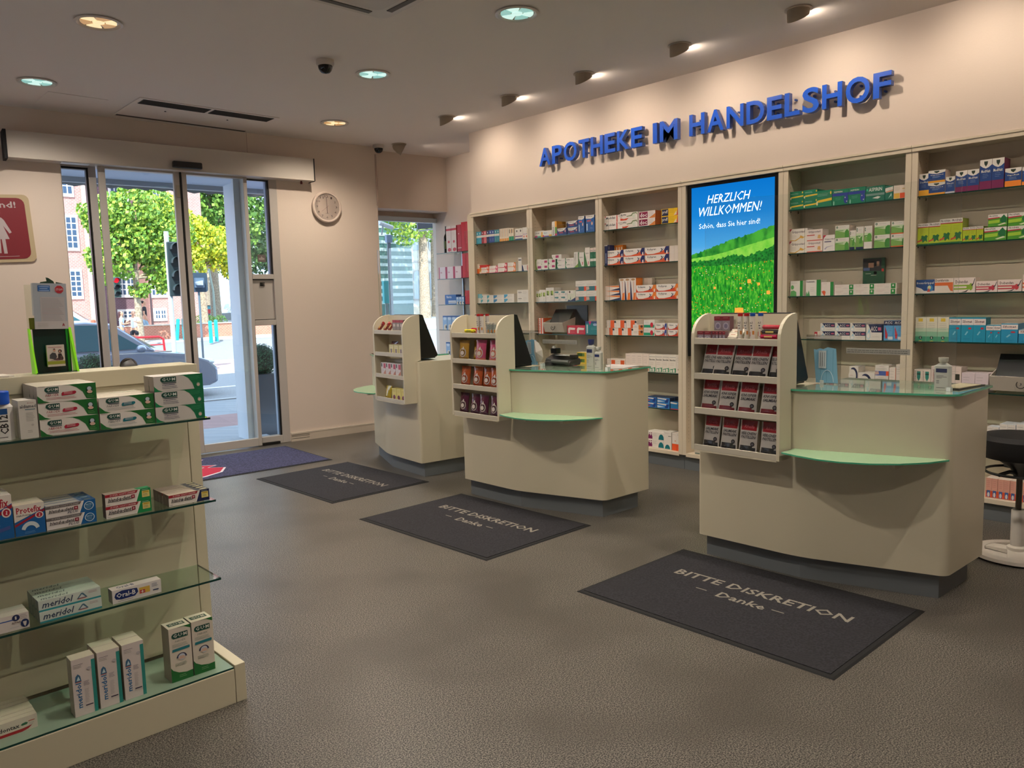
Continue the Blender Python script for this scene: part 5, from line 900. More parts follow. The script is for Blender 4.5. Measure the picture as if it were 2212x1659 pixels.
ROWS=[
 ('A1', 'teal_w', 6.895, 0.042, 3, 0.134, 1, 0.0, 1),
 ('A1', 'red_w', 6.764, 0.039, 1, 0.134, 1, 0.0, 1),
 ('A1', 'pink_w', 6.723, 0.044, 1, 0.134, 1, 0.0, 1),
 ('A1', 'navy_w', 6.677, 0.041, 1, 0.135, 1, 0.0, 1),
 ('A1', 'blue_w', 6.635, 0.043, 2, 0.135, 1, 0.0, 1),
 ('A1', 'sea_w', 6.545, 0.039, 2, 0.133, 1, 0.0, 1),
 ('A1', 'cream_or', 6.462, 0.037, 4, 0.137, 1, 0.0, 1),
 ('A1', 'cream_gr', 6.307, 0.036, 2, 0.13, 1, 0.0, 1),
 ('A1', 'w_plum', 6.211, 0.056, 2, 0.117, 1, 0.0, 1),
 ('A1', 'w_coral', 6.094, 0.038, 2, 0.121, 1, 0.0, 1),
 ('A2', 'or_tall', 6.893, 0.042, 1, 0.109, 1, 0.0, 1),
 ('A2', 'or_leaf', 6.848, 0.03, 2, 0.065, 1, 0.0, 1),
 ('A2', 'red_pack', 6.846, 0.158, 1, 0.028, 1, 0.084, 1),
 ('A2', 'pill_or', 6.784, 0.134, 1, 0.039, 2, 0.0, 1),
 ('A2', 'pill_pk', 6.646, 0.142, 1, 0.038, 2, 0.0, 1),
 ('A2', 'pill_rd', 6.5, 0.149, 1, 0.049, 2, 0.0, 1),
 ('A2', 'pill_ye', 6.341, 0.127, 1, 0.049, 2, 0.0, 1),
 ('A2', 'w_slim', 6.173, 0.053, 1, 0.144, 1, 0.0, 1),
 ('A2', 'navy_arc', 6.117, 0.089, 1, 0.063, 1, 0.0, 1),
 ('A3', 'aqua_t', 6.882, 0.035, 2, 0.104, 1, 0.0, 1),
 ('A3', 'w_aqua', 6.808, 0.108, 2, 0.044, 2, 0.0, 1),
 ('A3', 'w_blue', 6.589, 0.174, 1, 0.044, 2, 0.0, 1),
 ('A3', 'w_blue2', 6.411, 0.158, 1, 0.047, 2, 0.0, 1),
 ('A3', 'w_grey', 6.201, 0.186, 1, 0.066, 2, 0.0, 1),
 ('B1', 'rain', 5.939, 0.136, 1, 0.065, 1, 0.0, 1),
 ('B1', 'rain2', 5.795, 0.132, 1, 0.061, 1, 0.0, 1),
 ('B1', 'rain_t', 5.661, 0.069, 1, 0.144, 1, 0.0, 1),
 ('B1', 'lens', 5.588, 0.135, 1, 0.07, 1, 0.0, 1),
 ('B1', 'w_dark', 5.572, 0.035, 3, 0.075, 1, 0.069, 1),
 ('B1', 'lens2', 5.444, 0.144, 1, 0.064, 2, 0.0, 1),
 ('B1', 'blue_t', 5.296, 0.083, 1, 0.161, 1, 0.0, 1),
 ('B1', 'blue_t2', 5.199, 0.113, 1, 0.161, 1, 0.0, 1),
 ('B2', 'leaf_t', 5.934, 0.088, 1, 0.109, 1, 0.0, 1),
 ('B2', 'leaf_mg', 5.836, 0.108, 2, 0.052, 2, 0.0, 1),
 ('B2', 'leaf_top', 5.669, 0.137, 1, 0.045, 1, 0.098, 1),
 ('B2', 'leaf_w', 5.602, 0.118, 2, 0.049, 2, 0.0, 1),
 ('B2', 'leaf_s', 5.361, 0.053, 1, 0.152, 1, 0.0, 1),
 ('B2', 'leaf_m', 5.303, 0.076, 1, 0.145, 1, 0.0, 1),
 ('B2', 'leaf_l', 5.221, 0.07, 1, 0.185, 1, 0.0, 1),
 ('B2', 'green_b', 5.148, 0.04, 2, 0.179, 1, 0.0, 1),
 ('B3', 'fig_s', 5.938, 0.035, 2, 0.112, 1, 0.0, 1),
 ('B3', 'fig_m', 5.863, 0.046, 2, 0.124, 1, 0.0, 1),
 ('B3', 'fig_l', 5.765, 0.057, 2, 0.144, 1, 0.0, 1),
 ('B3', 'w_tealbar', 5.645, 0.091, 2, 0.054, 2, 0.0, 1),
 ('B3', 'tri_gr', 5.457, 0.107, 1, 0.109, 1, 0.0, 1),
 ('B3', 'hand_te', 5.346, 0.14, 2, 0.099, 2, 0.0, 1),
 ('B4', 'or_stripe', 5.887, 0.085, 1, 0.162, 1, 0.0, 1),
 ('B4', 'cig_red', 5.469, 0.121, 2, 0.088, 1, 0.0, 1),
 ('B4', 'teal_pk', 5.222, 0.158, 1, 0.13, 1, 0.0, 1),
 ('B4', 'teal_pk2', 5.162, 0.098, 1, 0.04, 1, 0.13, 1),
 ('C1', 'mobi', 4.988, 0.22, 1, 0.065, 2, 0.0, 1),
 ('C1', 'kyt', 4.764, 0.201, 1, 0.07, 2, 0.0, 1),
 ('C1', 'doc', 4.552, 0.188, 1, 0.066, 2, 0.0, 1),
 ('C1', 'proff', 4.297, 0.189, 1, 0.065, 2, 0.0, 1),
 ('C2', 'navy_sl', 4.997, 0.036, 1, 0.193, 1, 0.0, 1),
 ('C2', 'or_box', 4.948, 0.029, 4, 0.053, 1, 0.138, 1),
 ('C2', 'vol_n', 4.943, 0.209, 1, 0.068, 2, 0.0, 1),
 ('C2', 'vol_n2', 4.728, 0.243, 1, 0.069, 2, 0.0, 1),
 ('C2', 'vol_n3', 4.479, 0.265, 1, 0.068, 2, 0.0, 1),
 ('C2', 'plain_w', 4.208, 0.048, 2, 0.068, 2, 0.0, 1),
 ('C3', 'slim_n', 4.973, 0.182, 1, 0.046, 3, 0.0, 1),
 ('C3', 'swirl', 4.786, 0.065, 3, 0.203, 1, 0.0, 1),
 ('C3', 'w_back', 4.584, 0.046, 2, 0.059, 1, 0.141, 1),
 ('C3', 'vol_o', 4.584, 0.226, 1, 0.066, 2, 0.0, 1),
 ('C3', 'vol_o2', 4.354, 0.248, 1, 0.067, 2, 0.0, 1),
 ('C4', 'face_or', 4.978, 0.112, 3, 0.068, 1, 0.0, 2),
 ('C4', 'face_or2', 4.948, 0.121, 3, 0.071, 1, 0.07, 1),
 ('C4', 'hand_or', 4.626, 0.118, 1, 0.05, 2, 0.0, 2),
 ('C4', 'gr_red', 4.5, 0.124, 1, 0.071, 2, 0.0, 2),
 ('C4', 'vol_sb', 4.372, 0.128, 1, 0.057, 2, 0.0, 2),
 ('C4', 'vol_so', 4.229, 0.126, 1, 0.057, 2, 0.0, 2),
 ('C5', 'w_orsq', 4.949, 0.111, 2, 0.102, 1, 0.0, 1),
 ('C5', 'cream_row', 4.718, 0.067, 4, 0.161, 1, 0.0, 1),
 ('C5', 'gbase', 4.442, 0.074, 4, 0.158, 1, 0.0, 1),
 ('C5', 'gbase2', 4.14, 0.039, 1, 0.165, 1, 0.0, 1),
 ('C6', 'bl_red', 4.487, 0.129, 1, 0.048, 2, 0.0, 2),
 ('C6', 'bl_wh', 4.352, 0.138, 1, 0.049, 2, 0.0, 2),
 ('C6', 'bl_fig', 4.205, 0.111, 1, 0.07, 1, 0.0, 3),
 ('C7', 'pur_cr', 4.49, 0.206, 1, 0.072, 2, 0.0, 1),
 ('C7', 'w_tealc', 4.281, 0.085, 1, 0.162, 1, 0.0, 1),
 ('C7', 'or_base', 4.189, 0.051, 2, 0.159, 1, 0.0, 2),
 ('D1', 'gr_y', 3.088, 0.109, 2, 0.069, 2, 0.0, 1),
 ('D1', 'gr_yb', 2.86, 0.121, 1, 0.121, 1, 0.0, 1),
 ('D1', 'gr_bl', 2.735, 0.121, 2, 0.114, 1, 0.0, 1),
 ('D1', 'aspi', 2.488, 0.133, 1, 0.108, 1, 0.0, 1),
 ('D1', 'gr_sl', 2.351, 0.054, 1, 0.096, 1, 0.0, 1),
 ('D1', 'cr_blk', 2.293, 0.083, 1, 0.093, 1, 0.0, 1),
 ('D2', 'gri_y', 3.079, 0.145, 1, 0.093, 2, 0.0, 1),
 ('D2', 'gri_r', 2.93, 0.123, 1, 0.085, 2, 0.0, 1),
 ('D2', 'gri_w', 2.801, 0.09, 1, 0.12, 1, 0.0, 1),
 ('D2', 'lf_a', 2.708, 0.104, 1, 0.091, 2, 0.0, 1),
 ('D2', 'lf_s', 2.598, 0.044, 1, 0.139, 1, 0.0, 1),
 ('D2', 'lf_m', 2.551, 0.054, 1, 0.162, 1, 0.0, 1),
 ('D2', 'lf_h', 2.493, 0.057, 1, 0.162, 1, 0.0, 1),
 ('D2', 'lf_b', 2.421, 0.109, 1, 0.091, 2, 0.0, 1),
 ('D2', 'lf_o', 2.303, 0.096, 1, 0.089, 2, 0.0, 1),
 ('D3', 'lung', 3.06, 0.103, 1, 0.119, 1, 0.0, 1),
 ('D3', 'pair', 2.932, 0.118, 1, 0.122, 1, 0.0, 1),
 ('D3', 'spot', 2.81, 0.097, 1, 0.102, 1, 0.0, 1),
 ('D3', 'wg_flat', 2.706, 0.149, 3, 0.039, 2, 0.0, 1),
 ('D4', 'wr_s', 2.858, 0.043, 1, 0.056, 1, 0.0, 1),
 ('D4', 'acc_s', 2.81, 0.113, 3, 0.061, 2, 0.0, 1),
 ('D4', 'acc_b', 2.462, 0.113, 1, 0.114, 1, 0.0, 2),
 ('D4', 'acc_t', 2.337, 0.067, 2, 0.142, 1, 0.0, 1),
 ('D5', 'vol_c', 2.582, 0.067, 1, 0.133, 1, 0.0, 1),
 ('D5', 'vol_c2', 2.512, 0.117, 1, 0.091, 1, 0.0, 1),
 ('D5', 'hand_bl', 2.392, 0.096, 1, 0.075, 2, 0.0, 1),
 ('D5', 'w_ors', 2.291, 0.045, 1, 0.137, 1, 0.0, 1),
 ('D5', 'w_blb', 2.242, 0.05, 1, 0.162, 1, 0.0, 1),
 ('E1', 'nv_y', 2.135, 0.064, 1, 0.149, 1, 0.0, 1),
 ('E1', 'nv_y2', 2.066, 0.107, 1, 0.081, 2, 0.0, 1),
 ('E1', 'nv_w', 1.955, 0.057, 1, 0.109, 1, 0.0, 1),
 ('E1', 'nv_p', 1.894, 0.069, 2, 0.138, 1, 0.0, 1),
 ('E1', 'nv_pt', 1.75, 0.069, 2, 0.19, 1, 0.0, 1),
 ('E1', 'nv_o', 1.604, 0.091, 1, 0.116, 1, 0.0, 1),
 ('E1', 'nv_o2', 1.509, 0.074, 1, 0.113, 1, 0.0, 1),
 ('E2', 'pro', 2.136, 0.072, 2, 0.146, 1, 0.0, 1),
 ('E2', 'pro_t', 1.984, 0.07, 2, 0.164, 1, 0.0, 1),
 ('E2', 'pro_s', 1.84, 0.04, 3, 0.098, 1, 0.0, 1),
 ('E2', 'pro_f', 1.711, 0.128, 1, 0.085, 1, 0.0, 1),
 ('E2', 'pro_f2', 1.691, 0.109, 1, 0.077, 1, 0.089, 1),
 ('E2', 'pro_g', 1.578, 0.124, 1, 0.083, 2, 0.0, 1),
 ('E3', 'box_b', 2.133, 0.122, 1, 0.094, 1, 0.0, 1),
 ('E3', 'dor_o', 2.004, 0.118, 1, 0.099, 1, 0.0, 1),
 ('E3', 'dob_g', 1.883, 0.13, 1, 0.099, 1, 0.0, 1),
 ('E3', 'dob_r', 1.748, 0.124, 1, 0.072, 1, 0.0, 1),
 ('E3', 'dob_r2', 1.62, 0.134, 1, 0.077, 1, 0.0, 1),
 ('E3', 'dob_c', 1.48, 0.068, 1, 0.106, 1, 0.0, 1),
 ('E4', 'grad', 2.121, 0.071, 3, 0.167, 1, 0.0, 1),
 ('E4', 'silo', 1.903, 0.073, 3, 0.164, 1, 0.0, 1),
 ('E4', 'silo_s', 1.678, 0.042, 2, 0.116, 1, 0.0, 1),
 ('E4', 'silo_w', 1.59, 0.095, 1, 0.125, 1, 0.0, 1),
 ('E4', 'silo_e', 1.491, 0.093, 1, 0.087, 1, 0.0, 1),
 ('E5', 'w_shld', 2.121, 0.054, 2, 0.133, 1, 0.0, 1),
 ('E5', 'w_rust', 2.009, 0.095, 2, 0.16, 1, 0.0, 1),
 ('E5', 'lilac', 1.813, 0.079, 2, 0.125, 1, 0.0, 1),
 ('E6', 'bl_wv', 1.648, 0.033, 2, 0.102, 1, 0.0, 1),
 ('E6', 'gr_wv', 1.576, 0.045, 2, 0.126, 1, 0.0, 2),
 ('E6', 'aq_wv', 1.48, 0.042, 2, 0.135, 1, 0.0, 2),
 ('E7', 'pk_or', 1.643, 0.034, 8, 0.13, 1, 0.0, 2),
]
for key, k, y, w, n, h, layers, lift, nd in ROWS:
    z = LEV[int(key[1])]; nd2 = nd; dp = .155/nd2-.004 if nd2 > 1 else rnd.choice((.10, .12, .14))
    if k in ('w_back', 'w_dark', 'teal_pk2', 'or_box', 'red_pack'): dp = .05
    fx = 5.8155
    if lift > 0 and k in ('w_back', 'or_box', 'w_dark', 'teal_pk2'): # these stand behind the front row on the shelf itself
        h = h+lift; lift = 0; fx = 5.93; 
    if k in ('vol_o', 'or_box', 'lens', 'teal_pk', 'vol_n'): dp = .10
    if k == 'or_box': dp = .05; fx = 5.925
    where = f'{SHN[int(key[1])]}, {BN[key[0]]}'
    bi = 'ABCDE'.index(key[0]); bi += bi > 2; y = min(y, BAYY[bi]-.037); w = min(w, (y-(BAYY[bi+1]+.037))/n-.0016)
    if k == 'red_pack': lift = .066
    put_cartons(k, (fx, y, z), Vector((0, -1, 0)), Vector((1, 0, 0)), R(-90), w, h, dp, n, layers, nd2, .0015, where, f'cartons on the {SHN[int(key[1])]} of the {BN[key[0]]}', lift)
# ================================================================ front shelf rack (gondola) at lower left
GO = Vector((1.167, 2.915, 0)); GR = R(0.8); GT = Matrix.Translation(GO) @ Matrix.Rotation(GR, 4, 'Z')
GU = Vector((math.cos(GR), math.sin(GR), 0)); GV = Vector((-math.sin(GR), math.cos(GR), 0))
gd = thing('gondola_shelf', 'cream shelf rack with glass shelves filling the lower left corner', 'shelf rack', GO, GR)
GC = mat('#cfc6aa', .4)
b = MB(); b.box(-2.0, -.003, .304, .47, .16, 1.262, GC); b.build('back_panel', gd, local=True)
b = MB(); b.box(0, .045, .304, .47, 0, 1.262, GC); b.prism([(0, 0), (.042, 0), (.042, .303), (0, .303)], 0, .154, GC); b.build('end_panel', gd, local=True, bevel=.002)
b = MB(); b.box(-2.0, .05, .296, .475, 1.263, 1.325, GC); b.build('top_cap', gd, local=True, bevel=.003)
b = MB(); b.box(-2.0, -.002, 0, .018, 0, .139, GC); b.box(-2.0, -.002, .018, .47, .10, .137, GC); b.build('base_board', gd, local=True, bevel=.002)
GSH = mat('#8fa58f', .08, spec=.8)
for z0, v0 in ((1.123, .072), (.799, .072), (.484, .072)):
    b = MB(); b.box(-2.0, -.001, v0, .303, z0, z0+.008, SHELFGL); b.m[1] = b.mi(GEDGE); b.m[2] = b.mi(GEDGE); b.build('shelf', gd, local=True)
b = MB(); b.box(-2.0, -.003, .004, .303, .1395, .1465, GSH); b.m[1] = b.mi(GEDGE); b.build('base_glass', gd, local=True)
def gput(k, u, v, z, w, h, dp, n, l, nd, where, gap=.003):
    o = GO+GU*u+GV*v; put_cartons(k, (o.x, o.y, z), GU, GV, GR, w, h, dp, n, l, nd, gap, where, 'cartons on the '+where, 0, .002, 'toothpaste_carton')
w1, w2, w3, w4 = 'top glass of front rack', 'second glass of front rack', 'third glass of front rack', 'base of front rack'
gput('gumr', -.572, .088, 1.1315, .182, .056, .049, 1, 3, 4, w1); gput('gumt', -.385, .088, 1.1315, .186, .0555, .049, 1, 2, 4, w1); gput('gumg', -.196, .086, 1.1315, .181, .0565, .049, 1, 3, 2, w1); gput('alma', -.630, .085, 1.1315, .053, .128, .045, 1, 1, 2, w1)
gput('prota', -.771, .085, .8075, .097, .146, .033, 1, 1, 4, w2); gput('prot', -.671, .085, .8075, .089, .104, .05, 1, 1, 2, w2); gput('bdp', -.578, .09, .8075, .156, .041, .036, 1, 2, 4, w2)
gput('bdg', -.390, .092, .8075, .156, .0435, .036, 1, 2, 1, w2); gput('bdn', -.171, .092, .8075, .154, .043, .030, 1, 1, 5, w2)
gput('orr', -.843, .088, .4925, .188, .054, .045, 1, 1, 2, w3); gput('mer', -.625, .088, .4925, .195, .0385, .036, 1, 2, 4, w3); gput('orb', -.393, .088, .4925, .171, .050, .045, 1, 1, 1, w3)
gput('merm', -.556, .035, .1467, .074, .206, .055, 1, 1, 1, w4+', left'); gput('merm', -.474, .035, .1467, .074, .206, .055, 1, 1, 2, w4+', centre'); gput('merm', -.391, .035, .1467, .073, .206, .055, 1, 1, 2, w4+', right')
gput('gumm', -.224, .045, .1467, .081, .209, .075, 1, 1, 1, w4+', nearer left'); gput('gumm', -.139, .045, .1467, .081, .211, .075, 1, 1, 1, w4+', at the right end')
gput('par', -.816, .07, .1467, .154, .048, .027, 1, 1, 6, w4)
# mouthwash bottle at the left edge
t = thing('mouthwash_bottle', 'white mouthwash bottle with bright blue cap at the left picture edge', 'bottle', GO+GU*-.675+GV*.125+Vector((0, 0, 1.1315)), GR)
b = MB(); b.prism(rrect(-.036, -.022, .036, .022, .018, 5), 0, .110, mat('#e6e1da', .3)); b.prism(rrect(-.036, -.022, .036, .022, .018, 5), .110, .124, mat('#e6e1da', .3), scale_top=.72)
K = mat('#2a2826', .4); b.text('CB12', -.008, .022, .016, .085, -.0225, K, True, rot=True); b.add([(-.012, -.0223, .087), (.016, -.0223, .087), (.016, -.0223, .106), (-.012, -.0223, .106)], [(0, 1, 2, 3)], mat('#1c4f8a', .4)); b.add([(-.016, -.0223, .010), (.012, -.0223, .010), (.012, -.0223, .012), (-.016, -.0223, .012)], [(0, 1, 2, 3)], K)
b.build('bottle_body', t, local=True, smooth=True)
b = MB(); b.lathe([(.028, .120), (.029, .124), (.029, .160), (.026, .163), (0, .163)], (0, 0, 0), mat('#1c58c8', .3), 28); b.build('screw_cap', t, local=True, smooth=True)
# leaflet dispenser
t = thing('leaflet_dispenser', 'lime edged dark green acrylic leaflet dispenser standing on the front rack', 'dispenser', GO+GU*-.44+GV*.40+Vector((0, 0, 1.3255)), GR)
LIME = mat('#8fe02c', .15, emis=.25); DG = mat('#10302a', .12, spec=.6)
b = MB(); b.box(-.062, .058, .0, .006, 0, .162, DG); b.build('back_plate', t, local=True)
b = MB(); b.add([(-.073, -.045, 0), (-.066, -.045, 0), (-.070, -.005, .165), (-.076, -.005, .165), (-.073, .012, 0), (-.066, .012, 0), (-.070, .012, .165), (-.076, .012, .165)], [(0, 1, 2, 3), (1, 5, 6, 2), (5, 4, 7, 6), (4, 0, 3, 7), (3, 2, 6, 7)], LIME)
b.add([(.064, -.045, 0), (.071, -.045, 0), (.064, -.005, .165), (.056, -.005, .165), (.064, .012, 0), (.071, .012, 0), (.064, .012, .165), (.056, .012, .165)], [(0, 1, 2, 3), (1, 5, 6, 2), (5, 4, 7, 6), (4, 0, 3, 7), (3, 2, 6, 7)], LIME); b.box(.045, .053, -.003, .0, 0, .16, mat('#1f8f2c', .15)); b.build('side_wall', t, local=True)
b = MB(); b.box(-.070, .064, -.045, .012, 0, .003, DG); b.build('floor_plate', t, local=True)
b = MB(); b.box(-.076, .060, .004, .007, .160, .325, glassmat((.93, .95, .9), .9, .04)); b.box(-.070, .058, .0035, .004, .162, .204, mat('#7f8426', .4)); b.build('clear_upper_plate', t, local=True)
LFM = mat('#1f3d28', .5)
b = MB(); b.T = Matrix.Translation((0, .009, 0)); b.vprism([(-.035, .315), (-.02, .335), (.0, .338), (-.002, .352), (.006, .350), (.022, .338), (.03, .315)], 0, .003, LFM); b.vprism([(.03, .335), (.052, .330), (.060, .318), (.052, .30), (.058, .272), (.03, .275)], 0, .003, LFM); b.build('leaf_shape', t, local=True)
t2 = thing('notice_sleeve', 'paper notice with red STOP octagon in a clear sleeve on the dispenser', 'notice', GO+GU*-.445+GV*.385+Vector((0, 0, 1.487)), GR)
b = MB(Matrix.Rotation(R(1.5), 4, 'Y')); b.box(-.052, .058, .0, .001, 0, .168, mat('#aab0b8', .35)); b.box(-.057, -.046, .0005, .0012, .05, .168, mat('#c9cbca', .35))
PB = mat('#2a64a8', .5); b.box(-.036, .004, -.0006, 0, .138, .160, PB)
for z_, x0, x1 in ((.154, -.033, .001), (.147, -.030, -.004), (.140, -.033, .001)): b.box(x0, x1, -.0009, -.0006, z_, z_+.0025, mat('#a5bfe0', .5))
b.add([(.034+.0165*math.cos(R(22.5+45*k)), -.0006, .146+.0165*math.sin(R(22.5+45*k))) for k in range(8)], [tuple(range(8))], mat('#c9c0c0', .5)); b.add([(.034+.015*math.cos(R(22.5+45*k)), -.0008, .146+.015*math.sin(R(22.5+45*k))) for k in range(8)], [tuple(range(8))], mat('#b02430', .5))
b.text('STOP!', .0225, .1415, .0455, .150, -.0011, mat('#e0d6d4', .5), True)
b.box(-.030, .050, -.0005, 0, .028, .118, mat('#b9b3b4', .5))
for k in range(16):
    b.box(-.026, .030+(k*37 % 17)*.001, -.0008, -.0005, .110-k*.0052, .1108-k*.0052, mat('#8a6a6c', .5) if k in (7, 10) else mat('#7f7c80', .5))
b.box(-.05, .056, -.0003, 0, .0, .028, mat('#c2bcbb', .5)); b.text('A', .038, .010, .047, .021, -.001, mat('#a81c30', .5), True)
for k in range(4): b.box(-.042, -.008, -.0008, -.0003, .020-k*.004, .0206-k*.004, mat('#8a8280', .5))
b.build('sheet', t2, local=True)
t3 = thing('brochure_stack', 'small stack of leaflets with two people in the green dispenser', 'leaflets', GO+GU*-.468+GV*.372+Vector((0, 0, 1.348)), GR)
def brochure(t, w, h, dp, c_top, c_foot, people=True):
    b = MB(); b.box(0, w, 0, dp, 0, h, mat('#d6ccb8', .5)); b.build('leaflets', t, local=True)
    b = MB(); y = -.0006; b.box(0, w, y+.0003, .0, .0, h, mat(c_top, .4)); b.box(0, w, y, 0, h*.10, h*.25, mat(c_foot, .5)); b.box(w*.08, w*.85, y, 0, h*.88, h*.90, mat('#a03040', .5))
    S1, S2, S3 = mat('#3a3a3c', .5), mat('#c09078', .5), mat('#2a1c18', .5)
    def pp(P, m, yy): b.add([(x*w, yy, z*h) for x, z in P], [tuple(range(len(P)))], m)
    pp([(.12, .38), (.15, .55), (.3, .65), (.48, .62), (.55, .45), (.45, .32)], S1, -.0012); pp([(.10, .25), (.35, .3), (.55, .27), (.9, .28), (.75, .5), (.6, .4)], mat('#5a3a3c', .5), -.0010)
    for cx, cz, rr_, m in ((.42, .74, .07, S2), (.42, .79, .06, S3), (.74, .70, .11, S3), (.72, .69, .06, S2)):
        b.add([(cx*w+rr_*w*math.cos(k*.52), -.0014-(.0003 if m is S2 else 0), cz*h+rr_*w*math.sin(k*.52)) for k in range(12)], [tuple(range(12))], m)
    pp([(.6, .35), (.62, .58), (.8, .6), (.92, .35), (.84, .3), (.78, .5), (.7, .3)], S3, -.0012); b.build('cover', t, local=True)
brochure(t3, .058, .080, .012, '#d0c4b8', '#8f932c')
# round mirror dish and paper
t = thing('round_mirror', 'small round tilted mirror disc standing on the front rack', 'mirror', GO+GU*-.17+GV*.43+Vector((0, 0, 1.3255)), GR)
b = MB(Matrix.Translation((0, 0, .0)) @ Matrix.Rotation(R(78), 4, 'X')); b.lathe([(0, -.003), (.031, -.003), (.034, 0), (.031, .003)], (0, 0, 0), mat('#2a2320', .3), 36); b.T = b.T
b.v = [(x, y, z+.0) for x, y, z in b.v]; b.v = [(x, y, max(z, .0002)) for x, y, z in b.v]; b.build('rim', t, local=True, smooth=True)
b = MB(Matrix.Rotation(R(78), 4, 'X')); b.lathe([(0, .0034), (.028, .0034)], (0, 0, 0), mat('#b9b5b5', .03, 1.0), 32); b.v = [(x, y, max(z, .0004)) for x, y, z in b.v]; b.build('glass', t, local=True)
b = MB(GT); P = [(-.80, .318), (-.605, .312), (-.585, .335), (-.60, .44), (-.80, .45)]; b.prism(P, 1.3255, 1.330, mat('#e2dace', .6)); b.build('paper_stack', label='thin stack of paper sheets on the front rack at the left edge', cat='paper')

# ================================================================ pouches, tubes and bars in the sweets racks
def fpouch(w, h, bl):
    def f(x, z):
        u = min(max(x/w, 0), 1); v = min(max(z/h, 0), 1); return bl*(math.sin(math.pi*u)**.6)*(math.sin(math.pi*min(1, v*.93+.04))**.7)*(1.25-.55*v)
    return f
def pouch_mesh(key, w, h, bl, matfn, texts, extra=None, shear=0.0, nx=14, nz=20):
    b = MB(); f = fpouch(w, h, bl); vs = []; rr = random.Random(len(key)+int(w*1000))
    jit = [[rr.uniform(-1, 1) for _ in range(nx+1)] for _ in range(nz+1)]
    for side in (-1, 1):
        for j in range(nz+1):
            for i in range(nx+1):
                u, v = i/nx, j/nz; pinch = 1-.06*math.sin(math.pi*v)
                x = w*(.5+(u-.5)*pinch); z = h*v; q = f(w*u, z)
                y = -q-jit[j][i]*.0012*(q/bl > .25) if side < 0 else q*.35+.002
                vs.append((x+shear*z, y, z))
    N = (nx+1)*(nz+1); groups = {}
    for j in range(nz):
        for i in range(nx):
            a = j*(nx+1)+i; u, v = (i+.5)/nx, (j+.5)/nz
            groups.setdefault(matfn(u, v), []).append((a, a+1, a+nx+2, a+nx+1))
            groups.setdefault(matfn(-1, v), []).append((N+a+nx+1, N+a+nx+2, N+a+1, N+a))
    edge = []
    for j in range(nz):
        a = j*(nx+1); edge.append((a, a+nx+1, N+a+nx+1, N+a)); a += nx; edge.append((a+nx+1, a, N+a, N+a+nx+1))
    for i in range(nx): edge.append((i+1, i, N+i, N+i+1)); a = nz*(nx+1)+i; edge.append((a, a+1, N+a+1, N+a))
    groups.setdefault(matfn(0, .5), []).extend(edge)
    b.v = vs
    for m, fs in groups.items():
        k = b.mi(m)
        for q in fs: b.f.append(q); b.m.append(k)
    for s, x0, z0, x1, z1, m, bo, it in texts:
        b.text(s, x0*w, z0*h, x1*w, z1*h, -.0022, m, bo, it, fn=lambda x, z: -f(x, z)); n_ = len(glyphs(s, bo, it)[0])
        b.v[-n_:] = [(p[0]+shear*p[2], p[1], p[2]) for p in b.v[-n_:]]
    if extra:
        for kind, cu, cv, ru, rv, m, off in extra:
            vv = []
            for k in range(20):
                x = (cu+ru*math.cos(k*math.pi/10))*w; z = (cv+rv*math.sin(k*math.pi/10))*h; vv.append((x+shear*z, -f(x, z)-off, z))
            x, z = cu*w, cv*h; vv.append((x+shear*z, -f(x, z)-off, z)); b.add(vv, [(k, (k+1) % 20, 20) for k in range(20)], m)
    return b.build('sweets_pouch', mesh_only=True, smooth=50)
SILV = mat('#b8b3ae', .3, .15); REDP = mat('#8e1a24', .22, coat=.5); DKW = mat('#2a2a2c', .18, coat=.5); REDW = mat('#6e1f28', .2, coat=.5); TXB = mat('#2b2830', .5); TXR = mat('#b8525a', .35); GRB = mat('#55525a', .4)
def salm(key, l1, l2, win, w=.118, sh=.12):
    def mf(u, v):
        if v > .72: return REDP if .06 < u < .94 or u < 0 else SILV
        if u < 0: return SILV
        if v < .27-.06*u and .10 < u < .90: return win
        return SILV
    tx = [('Rheila', .26, .77, .80, .86, TXR, True, True), (l1, .13, .57, .92, .655, TXB, True, True), (l2, .13, .46, .92, .545, TXB, True, True)]
    return pouch_mesh(key, w, .185, .011, mf, tx, [('e', .78, .30, .10, .065, DKW, .003), ('e', .78, .30, .06, .04, GRB, .0036)], sh)
def solid(key, c, c2, w, h, bl, emblem=True):
    M1, M2 = mat(c, .2, coat=.6), mat(c2, .2, coat=.6)
    def mf(u, v): return M2 if (v < .22 and u > 0) else M1
    return pouch_mesh(key, w, h, bl, mf, [], [('e', .52, .42, .30, .21, mat('#b9aea8', .25, coat=.5), .002), ('e', .52, .42, .24, .165, mat(c2, .25, coat=.5), .0028), ('e', .50, .40, .17, .10, mat('#d0c6be', .25), .0034), ('e', .55, .62, .05, .08, mat('#ded6cf', .2), .0034)] if emblem else None)
def rack_put(cinfo, me, frac, w, z, xd, lab, cat, group, tilt=-9, name='sweets_pouch', width=.512, yaw_=0, obj=None):
    root, rk, mo, sc, T, s = cinfo; mir = s > 0; rz = root.rotation_euler.z
    t = (.565-frac*width) if mir else (.053+frac*width)
    p = T @ Vector((xd, s*t, z))
    o = obj if obj is not None else bpy.data.objects.new(name, me)
    if obj is None: C.objects.link(o)
    o.location = p; o.rotation_euler = (R(tilt), 0, R(-90)+rz+R(yaw_)); tag(o, lab, cat, group); return o
VEI = salm('vei', 'VEILCHEN', 'PASTILLEN', DKW); KNU = salm('knu', 'KNUSPER', 'SALMIAK', REDW, .116, .05); SAL = salm('sal', 'SALMIAK', 'PASTILLEN', DKW, .108, .02); VE4 = salm('ve4', 'VEILCHEN', 'PASTILLEN', DKW, .112, .0)
